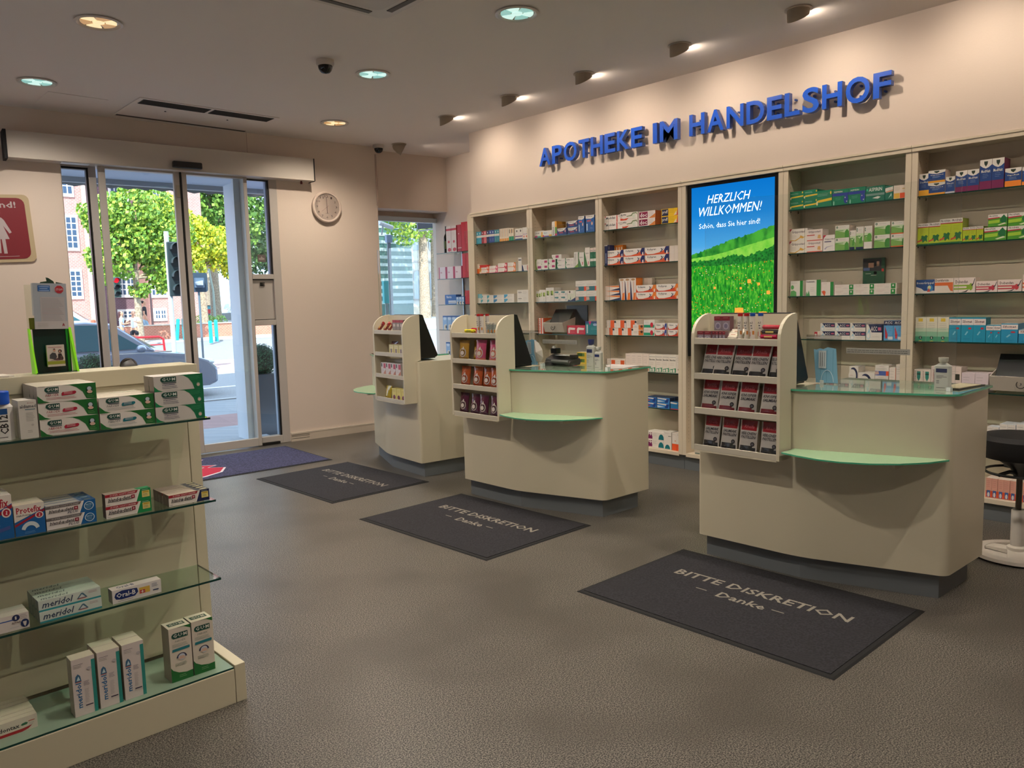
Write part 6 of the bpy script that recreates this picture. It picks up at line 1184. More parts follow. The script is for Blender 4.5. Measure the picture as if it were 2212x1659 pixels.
VES = salm('ves', 'VEILCHEN', 'PASTILLEN', DKW, .062, .05)
g = 'red and silver salmiak pouches'
for k, (fr_, xd) in enumerate(((.03, -.085), (.195, -.100), (.415, -.088), (.625, -.1))): rack_put(c3, VEI, fr_, .118, 1.088, xd, f'{ORD[k+1]} from left VEILCHEN pouch on the upper tier, nearest rack', 'pouch', g)
rack_put(c3, VES, .86, .062, 1.088, -.083, 'cut off VEILCHEN pouch at the right end of the upper tier', 'pouch', g)
for k, (fr_, xd) in enumerate(((.035, -.09), (.27, -.1), (.51, -.1), (.76, -.09))): rack_put(c3, KNU, fr_, .116, .889, xd, f'{ORD[k+1]} from left KNUSPER SALMIAK pouch on the middle tier, nearest rack', 'pouch', g)
for k, (fr_, xd, me) in enumerate(((.06, -.085, SAL), (.29, -.09, SAL), (.53, -.1, VE4), (.775, -.095, VE4))): rack_put(c3, me, fr_, .11, .679, xd, f'{ORD[k+1]} from left pouch on the lowest tier, nearest rack', 'pouch', g)
# middle rack pouches
g = 'glossy fruit sweets pouches'
PG, PP, PO, PU = solid('g', '#a8802c', '#7a5a1c', .12, .165, .016), solid('p', '#b5486c', '#c06a5a', .12, .172, .017), solid('o', '#a84c1e', '#7f3212', .112, .165, .018), solid('u', '#4f1632', '#3a1024', .105, .165, .017)
for me, fr_, z, xd, lab in ((PG, .07, 1.088, -.09, 'gold pouch at the left of the upper tier, middle rack'), (PG, .33, 1.088, -.055, 'gold pouch half hidden behind the pink one, middle rack'), (PP, .47, 1.088, -.095, 'pink pouch in the centre of the upper tier, middle rack'), (PP, .755, 1.088, -.085, 'pink pouch at the right of the upper tier, middle rack'),
                            (PO, .10, .889, -.09, 'first from left orange pouch on the middle tier'), (PO, .36, .889, -.08, 'second from left orange pouch on the middle tier'), (PO, .58, .889, -.075, 'third from left orange pouch on the middle tier'), (PO, .78, .889, -.09, 'rightmost orange pouch on the middle tier'),
                            (PU, .04, .679, -.085, 'first from left dark purple pouch on the lowest tier'), (PU, .30, .679, -.085, 'second from left dark purple pouch on the lowest tier'), (PU, .52, .679, -.095, 'third from left dark purple pouch on the lowest tier'), (PU, .77, .679, -.095, 'rightmost dark purple pouch on the lowest tier')):
    rack_put(c2, me, fr_, .11, z, xd, lab, 'pouch', g, tilt=-7)
# far rack
PR_, PYE = solid('r', '#5a1c1e', '#3f1416', .13, .12, .016, False), solid('y', '#b09a2c', '#a88a20', .11, .125, .018, False)
rack_put(c1, PR_, .30, .13, 1.088, -.045, 'dark red pouch behind yellow cartons on the farthest rack', 'pouch', None)
rack_put(c1, PYE, .18, .11, .679, -.085, 'yellow gold pouch on the lowest tier of the farthest rack', 'pouch', None)
d('ylb', 'small pale yellow cartons with violet stripe', '#d6c98a', '#b5a878', '#e0d8b0', (B(.35, 0, .6, .6, '#7a6a90'), B(.1, .62, .9, .9, '#e9dfae'), L(.15, .8, .85, 2, .1, '#8a5a4a')))
d('wpk', 'white and pink cartons', '#dcd3d6', it=(B(.55, .6, 1, .95, '#c0506a'), B(.08, .7, .3, .95, '#4a4a50'), P_([(.4, 0), (1, 0), (1, .5), (.6, .3)], '#c88a78'), L(.15, .5, .7, 2, .1)))
d('ypl', 'pale yellow cartons with plum fruit', '#e0d27a', it=(E(.5, .3, .3, .18, '#7a3a50'), L(.15, .85, .85, 2, .1, '#8a4a50'), B(0, .0, 1, .1, '#c9a83a')))
def rack_cartons(c, k, fr0, w, h, dp, n, z, xd, where):
    me = carton_mesh(k, w, h, dp)
    for i in range(n):
        rack_put(c, me, fr0+i*(w+.004)/.512, w, z+.0003, xd, f'{ORD[i+1]} from left, {D[k][0].replace("cartons", "carton").replace("boxes", "box")}, {where}', 'carton', f'{D[k][0]} on a sweets rack', tilt=0, name='sweets_carton')
rack_cartons(c1, 'ylb', .46, .083, .096, .05, 3, 1.088, -.10, 'upper tier, farthest rack'); rack_cartons(c1, 'wpk', .13, .088, .125, .05, 4, .889, -.10, 'middle tier, farthest rack'); rack_cartons(c1, 'ypl', .50, .078, .112, .05, 3, .679, -.10, 'lowest tier, farthest rack')
# top trays: tubes
def tube_thing(c, fr_, xd, z, cap, body, accent, lab, h=.135, r=.0135, group='effervescent tablet tubes'):
    root, rk, mo, sc, T, s = c; tt = (.565-fr_*.512) if s > 0 else (.053+fr_*.512); p = T @ Vector((xd, s*tt, z))
    t = thing('tablet_tube', lab, 'tube', p, R(-90), group)
    b = MB(); b.lathe([(r, 0), (r, h-.016)], (0, 0, 0), mat(body, .3), 18)
    for a, z0, z1, m in ((-150, .02, .045, accent), (-60, .03, .05, '#c9803a'), (-110, .075, .080, '#44444c'), (-100, .062, .066, '#44444c')):
        b.lathe([(r+.0003, z0), (r+.0003, z1)], (0, 0, 0), mat(m, .4), 6, a0=a-5, a1=a+38)
    b.text('A-Z', -.009, .088, .009, .098, -r-.0006, mat('#3a3030', .4), True); b.build('tube_body', t, local=True, smooth=True)
    b = MB(); b.lathe([(r+.0008, h-.016), (r+.0008, h-.001), (r-.001, h), (0, h)], (0, 0, 0), mat(cap, .3), 18); b.build('cap', t, local=True, smooth=True)
RC, BC = '#a81c1c', '#1f4fa0'
tube_thing(c3, .53, -.085, 1.303, RC, '#ddd4c8', '#7a8a3c', 'left red capped tablet tube on the nearest rack', .145); tube_thing(c3, .605, -.085, 1.303, RC, '#ddd4c8', '#7a8a3c', 'right red capped tablet tube on the nearest rack', .145)
tube_thing(c3, .675, -.085, 1.303, BC, '#ddd4c8', '#c0402c', 'left blue capped tablet tube on the nearest rack', .145); tube_thing(c3, .735, -.055, 1.303, BC, '#ddd4c8', '#c0402c', 'right blue capped tablet tube set slightly back', .145)
for c, fr0, lab in ((c3, .475, 'small white stand under the tubes on the nearest rack'), (c2, .46, 'small white stand under the tubes on the middle rack')):
    T, s = c[4], c[5]; b = MB(T); t0, t1 = s*(.053+fr0*.512), s*(.053+(fr0+.27)*.512); b.box(-.108, -.03, min(t0, t1), max(t0, t1), 1.286, 1.3022, mat('#bfb6a8', .5)); b.build('tube_stand', label=lab, cat='stand')
for k, f_ in enumerate((.55, .625)): tube_thing(c2, f_, -.085, 1.303, RC, '#c9c4be', '#b02a2c', ('left', 'right')[k]+' tall red capped tube on the middle rack', .15, .014)
tube_thing(c2, .67, -.05, 1.303, RC, '#b5b0ab', '#8a2a2c', 'rearmost tall red capped tube on the middle rack', .15, .014)
for k, f_ in enumerate((.77, .84, .91)): tube_thing(c2, f_, -.088, 1.2865, '#c6c0b0', '#8f9690', '#22282c', f'{ORD[k+1]} from left short grey stick tube on the middle rack', .105, .013, 'short grey stick tubes')
# bars and rolls
def bar(c, fr_, w, xd, z, h, col, lab, cat='candy bar', group=None, yaw_=0, tiltz=0, dp=.03, stripe=None):
    b = MB(); n = 8; vs = []; fs = []
    prof = [(0, .15), (.06, .2), (.10, 1), (.90, 1), (.94, .2), (1, .15)]
    for u, q in prof:
        for k in range(n): a = 2*math.pi*k/n; vs.append((u*w, dp/2+dp/2*q*math.cos(a)*1.0, h/2+h/2*q*math.sin(a)))
    for i in range(len(prof)-1):
        for k in range(n): fs.append((i*n+k, (i+1)*n+k, (i+1)*n+(k+1) % n, i*n+(k+1) % n))
    fs += [tuple(range(n)), tuple(len(prof)*n-n+k for k in range(n))[::-1]]
    b.add(vs, fs, mat(col, .25, coat=.5))
    if stripe: b.box(.3*w, .7*w, -.0004, .0008, h*.3, h*.7, mat(stripe, .3))
    me = b.build('candy_bar', mesh_only=True, smooth=60); o = rack_put(c, me, fr_, w, z, xd, lab, cat, group, 0, 'candy_bar', yaw_=yaw_); o.rotation_euler[1] = R(tiltz); return o
MG = '#b01c44'
for k, (z, xd, fr_, col, stp) in enumerate(((1.286, -.10, .74, MG, None), (1.286, -.066, .755, MG, None), (1.311, -.09, .745, MG, '#d8b070'), (1.336, -.085, .755, '#2a2026', '#d6c26a'), (1.361, -.08, .76, '#b52a3c', None))):
    bar(c3, fr_, .115, xd, z, .024, col, ['lowest front', 'lowest rear', 'second lowest', 'dark yellow labelled', 'topmost crimson'][k]+' candy roll piled at the right of the nearest rack', group='candy rolls on the nearest rack', stripe=stp)
for k, (z, xd, fr_, col) in enumerate(((1.286, -.10, .15, '#c9b41c'), (1.312, -.09, .20, '#d6c624'))): bar(c2, fr_, .13, xd, z, .026, col, ['lower', 'upper'][k]+' yellow candy bar on the middle rack', group='yellow candy bars', stripe='#8a8f2c')
bar(c2, .26, .15, -.055, 1.286, .06, '#9c1a26', 'crimson candy pack behind the yellow bars on the middle rack', stripe='#c87a80')
for k, (fr_, xd, z) in enumerate(((.02, -.09, 1.288), (.22, -.085, 1.288), (.36, -.08, 1.290))): bar(c1, fr_, .14, xd, z, .036, '#8e1c1c' if k != 1 else '#a3261c', f'{ORD[k+1]} from left red candy bar sloping on the farthest rack', group='sloping red candy bars', tiltz=-33, stripe='#d0a03a')
d('rdst', 'grey and red boxes', '#8d8078', '#6a5f5a', '#4a4440', (B(.0, .8, 1, 1, '#a81c22'), B(.15, .5, .85, .7, '#c9b9b0'), L(.2, .4, .8, 2, .1)))
d('rgry', 'small grey cartons with maroon top', '#8a8088', '#6a4a50', '#7a2028', (B(0, .70, 1, 1, '#7f1f2c'), L(.15, .88, .85, 1, 0, '#c9a0a0'), E(.5, .32, .34, .24, '#b5b0bc'), E(.5, .32, .26, .18, '#7f7a90'), L(.35, .36, .65, 2, .08, '#3a3450')))
rack_cartons(c1, 'rdst', .58, .062, .115, .05, 3, 1.286, -.09, 'top of the farthest rack')
rack_cartons(c3, 'rgry', .02, .042, .062, .035, 2, 1.286, -.105, 'front of nearest rack top'); rack_cartons(c3, 'rgry', .19, .018, .062, .035, 4, 1.286, -.09, 'narrow row, nearest rack top')
for i, f_ in enumerate((.14, .24)): rack_put(c3, carton_mesh('rgry', .050, .080, .04), f_, .05, 1.2865 if False else 1.3525-.066+.063, -.03, ('left', 'right')[i]+' upright maroon carton at the back of the nearest rack', 'carton', 'maroon cartons at the back of the nearest rack', 0, 'sweets_carton')
# sachets
for k, (fr_, xd, z, yw, rx) in enumerate(((.30, -.085, 1.300, 14, -62), (.33, -.07, 1.312, -9, -55), (.36, -.05, 1.325, 8, -48))):
    b = MB(); b.box(0, .075, 0, .002, 0, .05, mat('#c9c0b0', .25, coat=.4)); b.box(.008, .067, -.0006, 0, .008, .042, mat('#d9cfba', .3)); b.box(.02, .05, -.001, -.0006, .028, .032, mat('#a0523c', .4))
    me = b.build('sachet', mesh_only=True); rack_put(c3, me, fr_, .075, z, xd, ['lowest', 'middle', 'topmost'][k]+' pale paper sachet in the heap on the nearest rack', 'sachet', 'pale sachets on the nearest rack', rx, 'sachet', yaw_=yw)
b = MB(); b.box(0, .095, 0, .002, 0, .095, mat('#c5baa8', .5)); b.box(.01, .085, -.0006, 0, .075, .078, mat('#b06a50', .5)); me = b.build('price_card', mesh_only=True); rack_put(c3, me, .335, .09, 1.287, .012, 'plain pale card leaning at the back of the nearest rack', 'card', None, -3, 'info_card')
# ================================================================ things on the counters
def cput(c, x, t): return c[4] @ Vector((x, c[5]*t, 0))
def lotion(c, x, t, h, w, cap, lab):
    p = cput(c, x, t); o = thing('lotion_bottle', lab, 'bottle', (p.x, p.y, 1.0435), R(-90), 'white lotion bottles with navy labels')
    b = MB(); r_ = .018; hb = h*.74
    b.prism(rrect(-w/2, -.017, w/2, .017, .014, 5), 0, hb, mat('#d6d4cb', .3)); b.prism(rrect(-w/2, -.017, w/2, .017, .014, 5), hb, hb+.016, mat('#d6d4cb', .3), scale_top=.45)
    b.box(-w*.36, w*.30, -.0178, -.0171, hb*.74, hb*.90, mat('#1c2a5c', .4)); b.build('bottle_body', o, local=True, smooth=35)
    b = MB()
    for k, (z, e) in enumerate(((.60, .1), (.55, .3), (.50, .0), (.40, -.15), (.36, -.15), (.32, -.15), (.28, -.15), (.1, .2))): b.box(-w*.32, w*e, -.0176, -.0171, hb*z, hb*z+.0018, mat('#55555c', .5))
    b.build('small_print', o, local=True)
    b = MB(); b.lathe([(w*.22, hb+.014), (w*.22, hb+.020), (w*.27, hb+.022), (w*.30, h-.002), (w*.29, h), (0, h)], (0, 0, 0), mat(cap, .35), 20); b.build('cap', o, local=True, smooth=True); return o
lotion(c3, .355, 1.207, .165, .078, '#d0cbbd', 'white bottle with white cap on the nearest counter')
lotion(c2, .34, 1.08, .212, .078, '#1f2a66', 'taller white bottle with navy cap on the middle counter')
lotion(c2, .335, 1.155, .16, .064, '#cfccc2', 'shorter white bottle with clear white cap on the middle counter')
def mask_bag(c, t0, lab, tw):
    T, s = c[4], c[5]; o = thing('mask_pouch', lab, 'mask pouch', cput(c, .30, t0), root_rz(c), 'face masks on the clear guards')
    def q(b, x, ta, tb, z0, z1, m): b.box(x-.001, x, min(s*ta, s*tb), max(s*ta, s*tb), z0, z1, m, T=T)
    b = MB(); q(b, .312, t0, t0+.20, 1.046, 1.315, glassmat((.80, .80, .79), .8, .06, .15)); q(b, .3108, t0, t0+.20, 1.298, 1.302, mat('#b5b2ae', .3)); b.build('plastic_bag', o)
    b = MB(); T2 = T; n = 9
    P = [(t0+.045, 1.235), (t0+.06, 1.232), (t0+.08, 1.240), (t0+.10, 1.236), (t0+.125, 1.247), (t0+.145, 1.244), (t0+.172, 1.240), (t0+.185, 1.05), (t0+.06, 1.048)]
    P = [(a, z) for a, z in P]; M = mat('#7fb2cc', .6)
    b.add([(.3085, s*a, z) for a, z in P]+[(.3100, s*a, z) for a, z in P], [tuple(range(n)), tuple(range(2*n-1, n-1, -1))]+[(i, (i+1) % n, n+(i+1) % n, n+i) for i in range(n)], M, T)
    for k in (1, 2, 3): a = t0+.05+k*.035; b.box(.3075, .3085, min(s*a, s*(a+.003)), max(s*a, s*(a+.003)), 1.052, 1.232, mat('#6a9fbb', .6), T=T)
    b.build('folded_mask', o)
    b = MB(); b.tube([tuple(T @ Vector((.307, s*(t0+.125+.035*math.cos(R(a))), 1.055+(.065*math.sin(R(a)))))) for a in range(0, 181, 15)], .0013, mat('#d5e2e8', .6), 6); b.build('ear_loop', o)
    b = MB(); b.box(.3062, .3072, min(s*(t0+.075), s*(t0+.118)), max(s*(t0+.075), s*(t0+.118)), 1.13, 1.228, mat('#c5cdcf', .5), T=T)
    for k in range(3): a = t0+.084+k*.012; b.box(.3055, .3062, min(s*a, s*(a+.0022)), max(s*a, s*(a+.0022)), 1.14, 1.218, mat('#5a6468', .5), T=T)
    b.build('insert_label', o); return o
def root_rz(c): return c[0].rotation_euler.z
mask_bag(c3, .505, 'blue face mask in clear bag on the nearest splash guard', .2)
mk = mask_bag(c2, .375, 'blue face mask in clear bag on the middle splash guard', .2)
o = thing('face_mask', 'cone shaped white respirator mask hanging beside the blue mask', 'mask', cput(c2, .30, .60), 0)
b = MB(c2[4]); b.add([(.305, -.530, 1.243), (.300, -.585, 1.22), (.297, -.625, 1.17), (.297, -.632, 1.11), (.302, -.60, 1.07), (.307, -.545, 1.078), (.309, -.522, 1.15), (.275, -.575, 1.15)], [(0, 1, 7), (1, 2, 7), (2, 3, 7), (3, 4, 7), (4, 5, 7), (5, 6, 7), (6, 0, 7), (6, 5, 4, 3, 2, 1, 0)], mat('#b9b4aa', .6)); b.build('mask_shell', o)
b = MB(c2[4]); b.box(.2935, .2945, -.606, -.602, 1.115, 1.15, mat('#4a4644', .6)); b.build('print', o)
for c, ta, tb, lab in ((c3, .73, 1.06, 'clear strip with two lines of small print on the nearest guard'), (c2, .61, .965, 'clear strip with two lines of small print on the middle guard')):
    T = c[4]; o = thing('notice_strip', lab, 'notice', cput(c, .315, ta), 0, 'printed notice strips'); b = MB(T); b.box(.3155, .3165, -tb, -ta, 1.217, 1.247, mat('#96938c', .4)); b.build('strip', o)
    b = MB(T)
    rr = random.Random(5)
    for z in (1.234, 1.224):
        t = ta+.006
        while t < tb-.012: l = rr.uniform(.006, .02); b.box(.3150, .3155, -min(t+l, tb-.01), -t, z, z+.0035, mat('#5c5a56', .6)); t += l+.003
    b.build('print_lines', o)
# card terminal
t = thing('card_terminal', 'black and grey card payment terminal on the middle counter', 'card terminal', (4.34, 4.14, 1.0435), R(-90))
b = MB(); b.xprism([(-.05, .004), (-.06, .03), (-.045, .055), (.02, .08), (.06, .085), (.075, .05), (.06, .004)], -.13, .13, mat('#17171a', .35)); b.v = [(x, y, z*(1.0-.35*(x+.13)/.26) if z > .01 else z) for x, y, z in b.v]; b.build('terminal_body', t, local=True, bevel=.006)
b = MB(); b.xprism([(-.064, .022), (-.067, .034), (-.058, .046), (-.054, .030)], -.06, .12, mat('#6a6e6c', .35)); b.build('grey_grip', t, local=True)
b = MB(); b.box(-.125, -.065, .0, .055, .085, .128, mat('#17171a', .35)); b.build('paper_cover', t, local=True, bevel=.006)
b = MB(); b.box(-.108, -.085, .005, .015, .120, .145, mat('#cfccc6', .5)); b.box(-.05, .06, -.03, .05, .0765, .0775, mat('#c9cfd0', .5)); b.build('receipt_paper', t, local=True)
b = MB(); b.box(.075, .125, .0, .05, .055, .083, mat('#17171a', .35)); b.build('card_slot', t, local=True, bevel=.005)
b = MB(); b.lathe([(.045, 0), (.045, .01), (.03, .03), (0, .034)], (-.09, -.05, 0), mat('#3c3a3a', .4), 20); b.build('cable_base', t, local=True, smooth=True)
d('ybox', 'small yellow cartons with green block', '#e0b83a', '#d6a83a', '#e8d8b0', (B(.05, .3, .6, .85, '#2f5a2c'), B(.62, .3, .8, .85, '#5f8a3c')))
put_cartons('ybox', (4.50, 4.135, 1.0435), Vector((0, -1, 0)), Vector((1, 0, 0)), R(-90), .098, .045, .06, 1, 2, 1, .002, 'behind the two bottles', 'yellow cartons on the middle counter', 0)
b = MB(); b.prism([(4.28, 3.63), (4.50, 3.84), (4.60, 3.86), (4.60, 3.60), (4.36, 3.56)], 1.0440, 1.0455, mat('#e3d8d4', .6)); b.build('paper_sheet', label='white paper sheets lying at the right end of the middle counter', cat='paper')
t = thing('clipboard', 'dark edged tablet with papers at the corner of the nearest counter', 'clipboard', (4.44, 1.385, 1.0435), R(-8))
b = MB(); b.box(-.14, .14, -.055, .055, 0, .006, mat('#1e1c1c', .4)); b.build('board', t, local=True, bevel=.002)
b = MB(); b.box(-.13, .10, -.05, .05, .006, .009, mat('#c9bfa0', .6)); b.build('papers', t, local=True)
# scoop trays in the shelves
def scoop(y, z, num, w, lab):
    o = thing('scanner_tray', lab, 'tray', (5.80, y, z), R(-90), 'white angled trays numbered in a ring')
    CW = mat('#cbc2b4', .35); b = MB()
    b.xprism([(-.005, .02), (-.035, .115), (-.03, .118), (0, .028)], -w/2, w/2, CW); b.xprism([(0, .02), (.15, .0), (.15, .008), (0, .028)], -w/2, w/2, CW)
    for s in (-1, 1): xx = s*w/2; b.xprism([(-.032, .116), (.0, .022), (.15, .002), (.165, .17)], min(xx, xx-s*.006), max(xx, xx-s*.006), CW)
    b.build('tray_shell', o, local=True)
    b = MB(); TT = Matrix.Translation((0, -.024, .068)) @ Matrix.Rotation(R(-17), 4, 'X')
    K = mat('#2a2624', .5); b.tube([(.026*math.cos(R(a)), -.004, .026*math.sin(R(a))) for a in range(0, 360, 15)], .0028, K, 6, TT, closed=True); b.text(num, -.006, -.009, .006, .009, -.006, K, True, T=TT); b.build('ring_number', o, local=True)
    b = MB(); b.xprism([(.0, .03), (.15, .012), (.165, .25), (.155, .25)], -w/2+.01, w/2-.01, mat('#1c1b1a', .45)); b.build('black_insert', o, local=True)
    return o
scoop(5.63, LEV[4], '·', .28, 'white angled tray with ringed mark in the second bay'); scoop(1.455, LEV[5], '3', .36, 'larger white angled tray with ringed 3 in the rightmost bay')
b = MB(); b.box(5.975, 5.985, 5.335, 5.625, 1.215, 1.48, mat('#181818', .3)); b.build('dark_panel', label='upright dark panel at the back of the second bay', cat='panel')  # plain dark panel against the back of the bay
t = thing('leaflet_box', 'dark green leaflet box with photo of people, third shelf right of the screen', 'leaflets', (5.955, 2.556, 1.6225), R(-90)); 
b = MB(); b.box(0, .157, 0, .018, -.097, .17, mat('#1f5538', .4)); b.build('box_body', t, local=True)
b = MB(); b.box(.0, .135, -.0008, 0, .075, .165, mat('#2a2a2e', .4)); b.box(.04, .08, -.0012, -.0008, .10, .14, mat('#a87a62', .5)); b.box(.035, .085, -.0014, -.0008, .135, .15, mat('#18181a', .5)); b.box(.10, .12, -.0012, -.0008, .11, .145, mat('#b58a74', .5)); b.box(.005, .05, -.0011, -.0008, .078, .10, mat('#4a5f8a', .5)); b.box(.138, .152, -.001, 0, .07, .09, mat('#c03a30', .4)); b.box(.02, .06, -.001, 0, .055, .058, mat('#d6d0c0', .5)); b.box(.06, .10, -.001, 0, .042, .046, mat('#d6d0c0', .5)); b.lathe([(0, 0), (.012, 0)], (0, 0, 0), mat('#d9d0b0', .4), 16, T=Matrix.Translation((.092, -.0016, .06)) @ Matrix.Rotation(R(90), 4, 'X')); b.build('cover', t, local=True)
b = MB(); b.box(5.792, 5.84, 3.93, 3.75, .154, .185, mat('#cfc4b2', .4)); b.box(5.7915, 5.792, 3.755, 3.925, .160, .170, mat('#6a7a70', .5)); b.build('price_rail', label='low pale strip with small print at the foot of the screen bay', cat='strip')
d('blbx', 'flat blue carton', '#1f55a0', '#1c4a8a', '#2a62b0', (L(.1, .7, .8, 2, .3, '#a0b8e0'),))
p = cput(c1, .40, .62); put_cartons('blbx', (p.x, p.y+.12, 1.0435), Vector((0, -1, 0)), Vector((1, 0, 0)), R(-90), .20, .045, .10, 1, 1, 1, 0, 'on the farthest counter beside the monitor', 'blue carton on the counter')

# ================================================================ glass shelves in the window niche
ns = thing('niche_shelf', 'narrow glass wall shelves beside the corner window', 'shelf', (6.38, 7.85, 1.18))
for z in (2.172, 1.843, 1.514, 1.191, .86):
    b = MB(); b.box(6.25, 6.505, 7.15, 8.17, z-.008, z, SHELFGL); b.m[4] = b.mi(GEDGE); b.m[1] = b.mi(GEDGE); b.build('shelf', ns)
for y in (7.95, 7.62):
    b = MB(); b.box(6.49, 6.508, y-.008, y+.008, .7, 2.25, mat('#8d8f92', .3, .8)); b.build('wall_rail', ns)
d('n_wr', 'tall white cartons with red fruit', '#dcd0ca', '#c23a4c', '#c03040', (B(0, .82, 1, .90, '#c03040'), E(.5, .40, .2, .05, '#c03a48'), E(.6, .10, .35, .07, '#c02a3c'), L(.2, .75, .8, 3, .05, '#b07a78')))
d('n_rd', 'tall red cartons', '#b5202c', '#9c1c28', '#8c1822', (B(0, .12, 1, .15, '#d6c0b8'), B(.2, .65, .5, .68, '#e0b8b0'), B(0, .0, 1, .1, '#a01c28')))
d('n_rdl', 'large red box', '#c01c2a', '#9c1c28', '#8c1822', (B(.75, .25, .8, .95, '#e0707a'),))
d('n_pk', 'white pink edged cartons', '#e0d2d6', '#c03a62', '#e6dade', (B(0, 0, .12, 1, '#b83a60'), X('vita', .2, .48, .45, .62, '#b05070'), B(.88, 0, 1, 1, '#b83a60')))
d('n_bs', 'blue cartons with white letters', '#1f62ae', '#1c4f94', '#2a70bc', (X('Basica', .15, .65, .6, .9, '#d6e2ee'), B(.3, .1, 1, .4, '#c9d6e4'), B(.3, .2, .95, .25, '#5a6a80')))
d('n_bw', 'tall pale blue cartons with milk pictures', '#8fb4dc', '#3a6aa8', '#c9d8e8', (E(.5, .8, .35, .12, '#c6daf0'), P_([(.2, 0), (.8, 0), (.8, .4), (.3, .35)], '#e0d6c0'), B(.6, .1, .95, .3, '#3a4a5a'), B(0, .9, 1, 1, '#2a5aa0')))
def nput(k, y, z, w, h, dp, n, l, where, x=6.262, nd=1): put_cartons(k, (x, y, z), Vector((0, -1, 0)), Vector((1, 0, 0)), R(-90), w, h, dp, n, l, nd, .004, where, 'cartons on the niche glass shelves', 0, .0015, 'supplement_carton')
nput('n_wr', 7.972, 2.172, .100, .33, .10, 2, 1, 'top niche shelf'); nput('n_rd', 7.745, 2.172, .075, .33, .10, 1, 1, 'top niche shelf'); nput('n_rdl', 7.668, 2.172, .13, .355, .10, 1, 1, 'top niche shelf')
nput('n_pk', 8.15, 1.843, .155, .15, .09, 3, 1, 'second niche shelf'); nput('n_rdl', 7.665, 1.843, .13, .30, .10, 1, 1, 'second niche shelf')
nput('n_bs', 8.04, 1.514, .225, .125, .09, 1, 1, 'third niche shelf'); nput('n_bw', 7.81, 1.514, .05, .10, .06, 3, 1, 'third niche shelf'); nput('n_rdl', 7.63, 1.514, .12, .17, .08, 1, 1, 'third niche shelf')
nput('n_bw', 8.10, 1.191, .088, .18, .08, 5, 1, 'fourth niche shelf'); nput('n_bw', 8.05, .86, .085, .17, .08, 4, 1, 'fifth niche shelf')
t = thing('dark_bottle', 'slim dark glass bottle at the left end of the top niche shelf', 'bottle', (6.31, 8.03, 2.1725)); b = MB(); b.lathe([(.034, 0), (.036, .01), (.036, .19), (.03, .215), (.015, .245), (.014, .335), (.016, .338), (0, .34)], (0, 0, 0), mat('#12140f', .12), 20); b.build('glass', t, local=True, smooth=True); b = MB(); b.lathe([(.0365, .05), (.0365, .15)], (0, 0, 0), mat('#4a5a2a', .4), 20); b.build('label', t, local=True, smooth=True)
# ================================================================ street outside
def gz(d): return -.15 if d < 28 else (.35 if d > 40 else -.15+.5*(d-28)/12)
def strip(name, d0, d1, e0, e1, m, dz=0.0, lab=None, cat=None):
    b = MB(); ds = sorted({d0, d1} | {x for x in (28, 40) if d0 < x < d1})
    for a, c in zip(ds[:-1], ds[1:]):
        vs = [(e0, a, gz(a)+dz), (e1, a, gz(a)+dz), (e1, c, gz(c)+dz), (e0, c, gz(c)+dz)]
        b.add(vs+[(x, y, z-.2-dz) for x, y, z in vs], [(0, 1, 2, 3), (4, 7, 6, 5), (0, 4, 5, 1), (2, 6, 7, 3)], m, EW)
    if lab: return b.build(name, label=lab, cat=cat)
    return shell(name, b)
PAVE = brickmat('#8e949c', '#7d838c', '#62676e', 6); PAVE_R = brickmat('#8f7272', '#86696a', '#6a5c5e', 8)
ASPH = noisemat('#7c8087', '#8e9299', 30, .85); PALE = noisemat('#b6afa8', '#c4beb7', 12, .9); PINK = noisemat('#ad7f78', '#b98c84', 10, .9)
strip('pavement', 9.3, 11.3, -20, 40, PAVE); strip('pavement', 11.3, 12.6, -20, 40, PAVE_R); strip('pavement', 12.6, 14.6, -20, 40, PAVE)
strip('kerb_strip', 14.6, 14.75, -20, 40, mat('#a3a6aa', .8), .02); strip('road', 14.75, 34.3, -30, 70, ASPH)
strip('kerb_strip', 34.3, 34.6, -30, 70, mat('#9a9a9c', .8), .06); strip('sidewalk', 34.6, 36.6, -30, 70, PALE, .05); strip('bicycle_path', 36.6, 38.6, -30, 70, PINK, .05); strip('sidewalk', 38.6, 47, -30, 70, PALE, .05)
strip('road', 47, 130, -30, 120, mat('#85888c', .9), .04)
strip('bicycle_path', 20.5, 25.5, -30, 70, noisemat('#97807f', '#a38c8a', 20, .9), .006)
for d0, d1 in ((20.3, 20.45), (25.6, 25.75)): strip('road_line', d0, d1, -30, 70, mat('#d6d9dc', .8), .012)
for k in range(-6, 12): strip('road_line', 16.9, 17.1, 4.95+k*2.1, 6.2+k*2.1, mat('#d0d6dc', .8), .006)
# building above the shop that shades the near street
mb = MB(); mb.box(-14, 26, -22, ep(5, 9.1).y-.25, ZC+.14, 15, mat('#a39a90', .9)); shell('wall_upper_storeys', mb)
mb = MB(); eb(mb, -20, -3.6, 8.6, 9.1, -.15, 3.6, mat('#a39a90', .9)); eb(mb, 5.9, 26, 8.6, 9.1, -.15, 3.6, mat('#a39a90', .9)); shell('wall_front', mb)
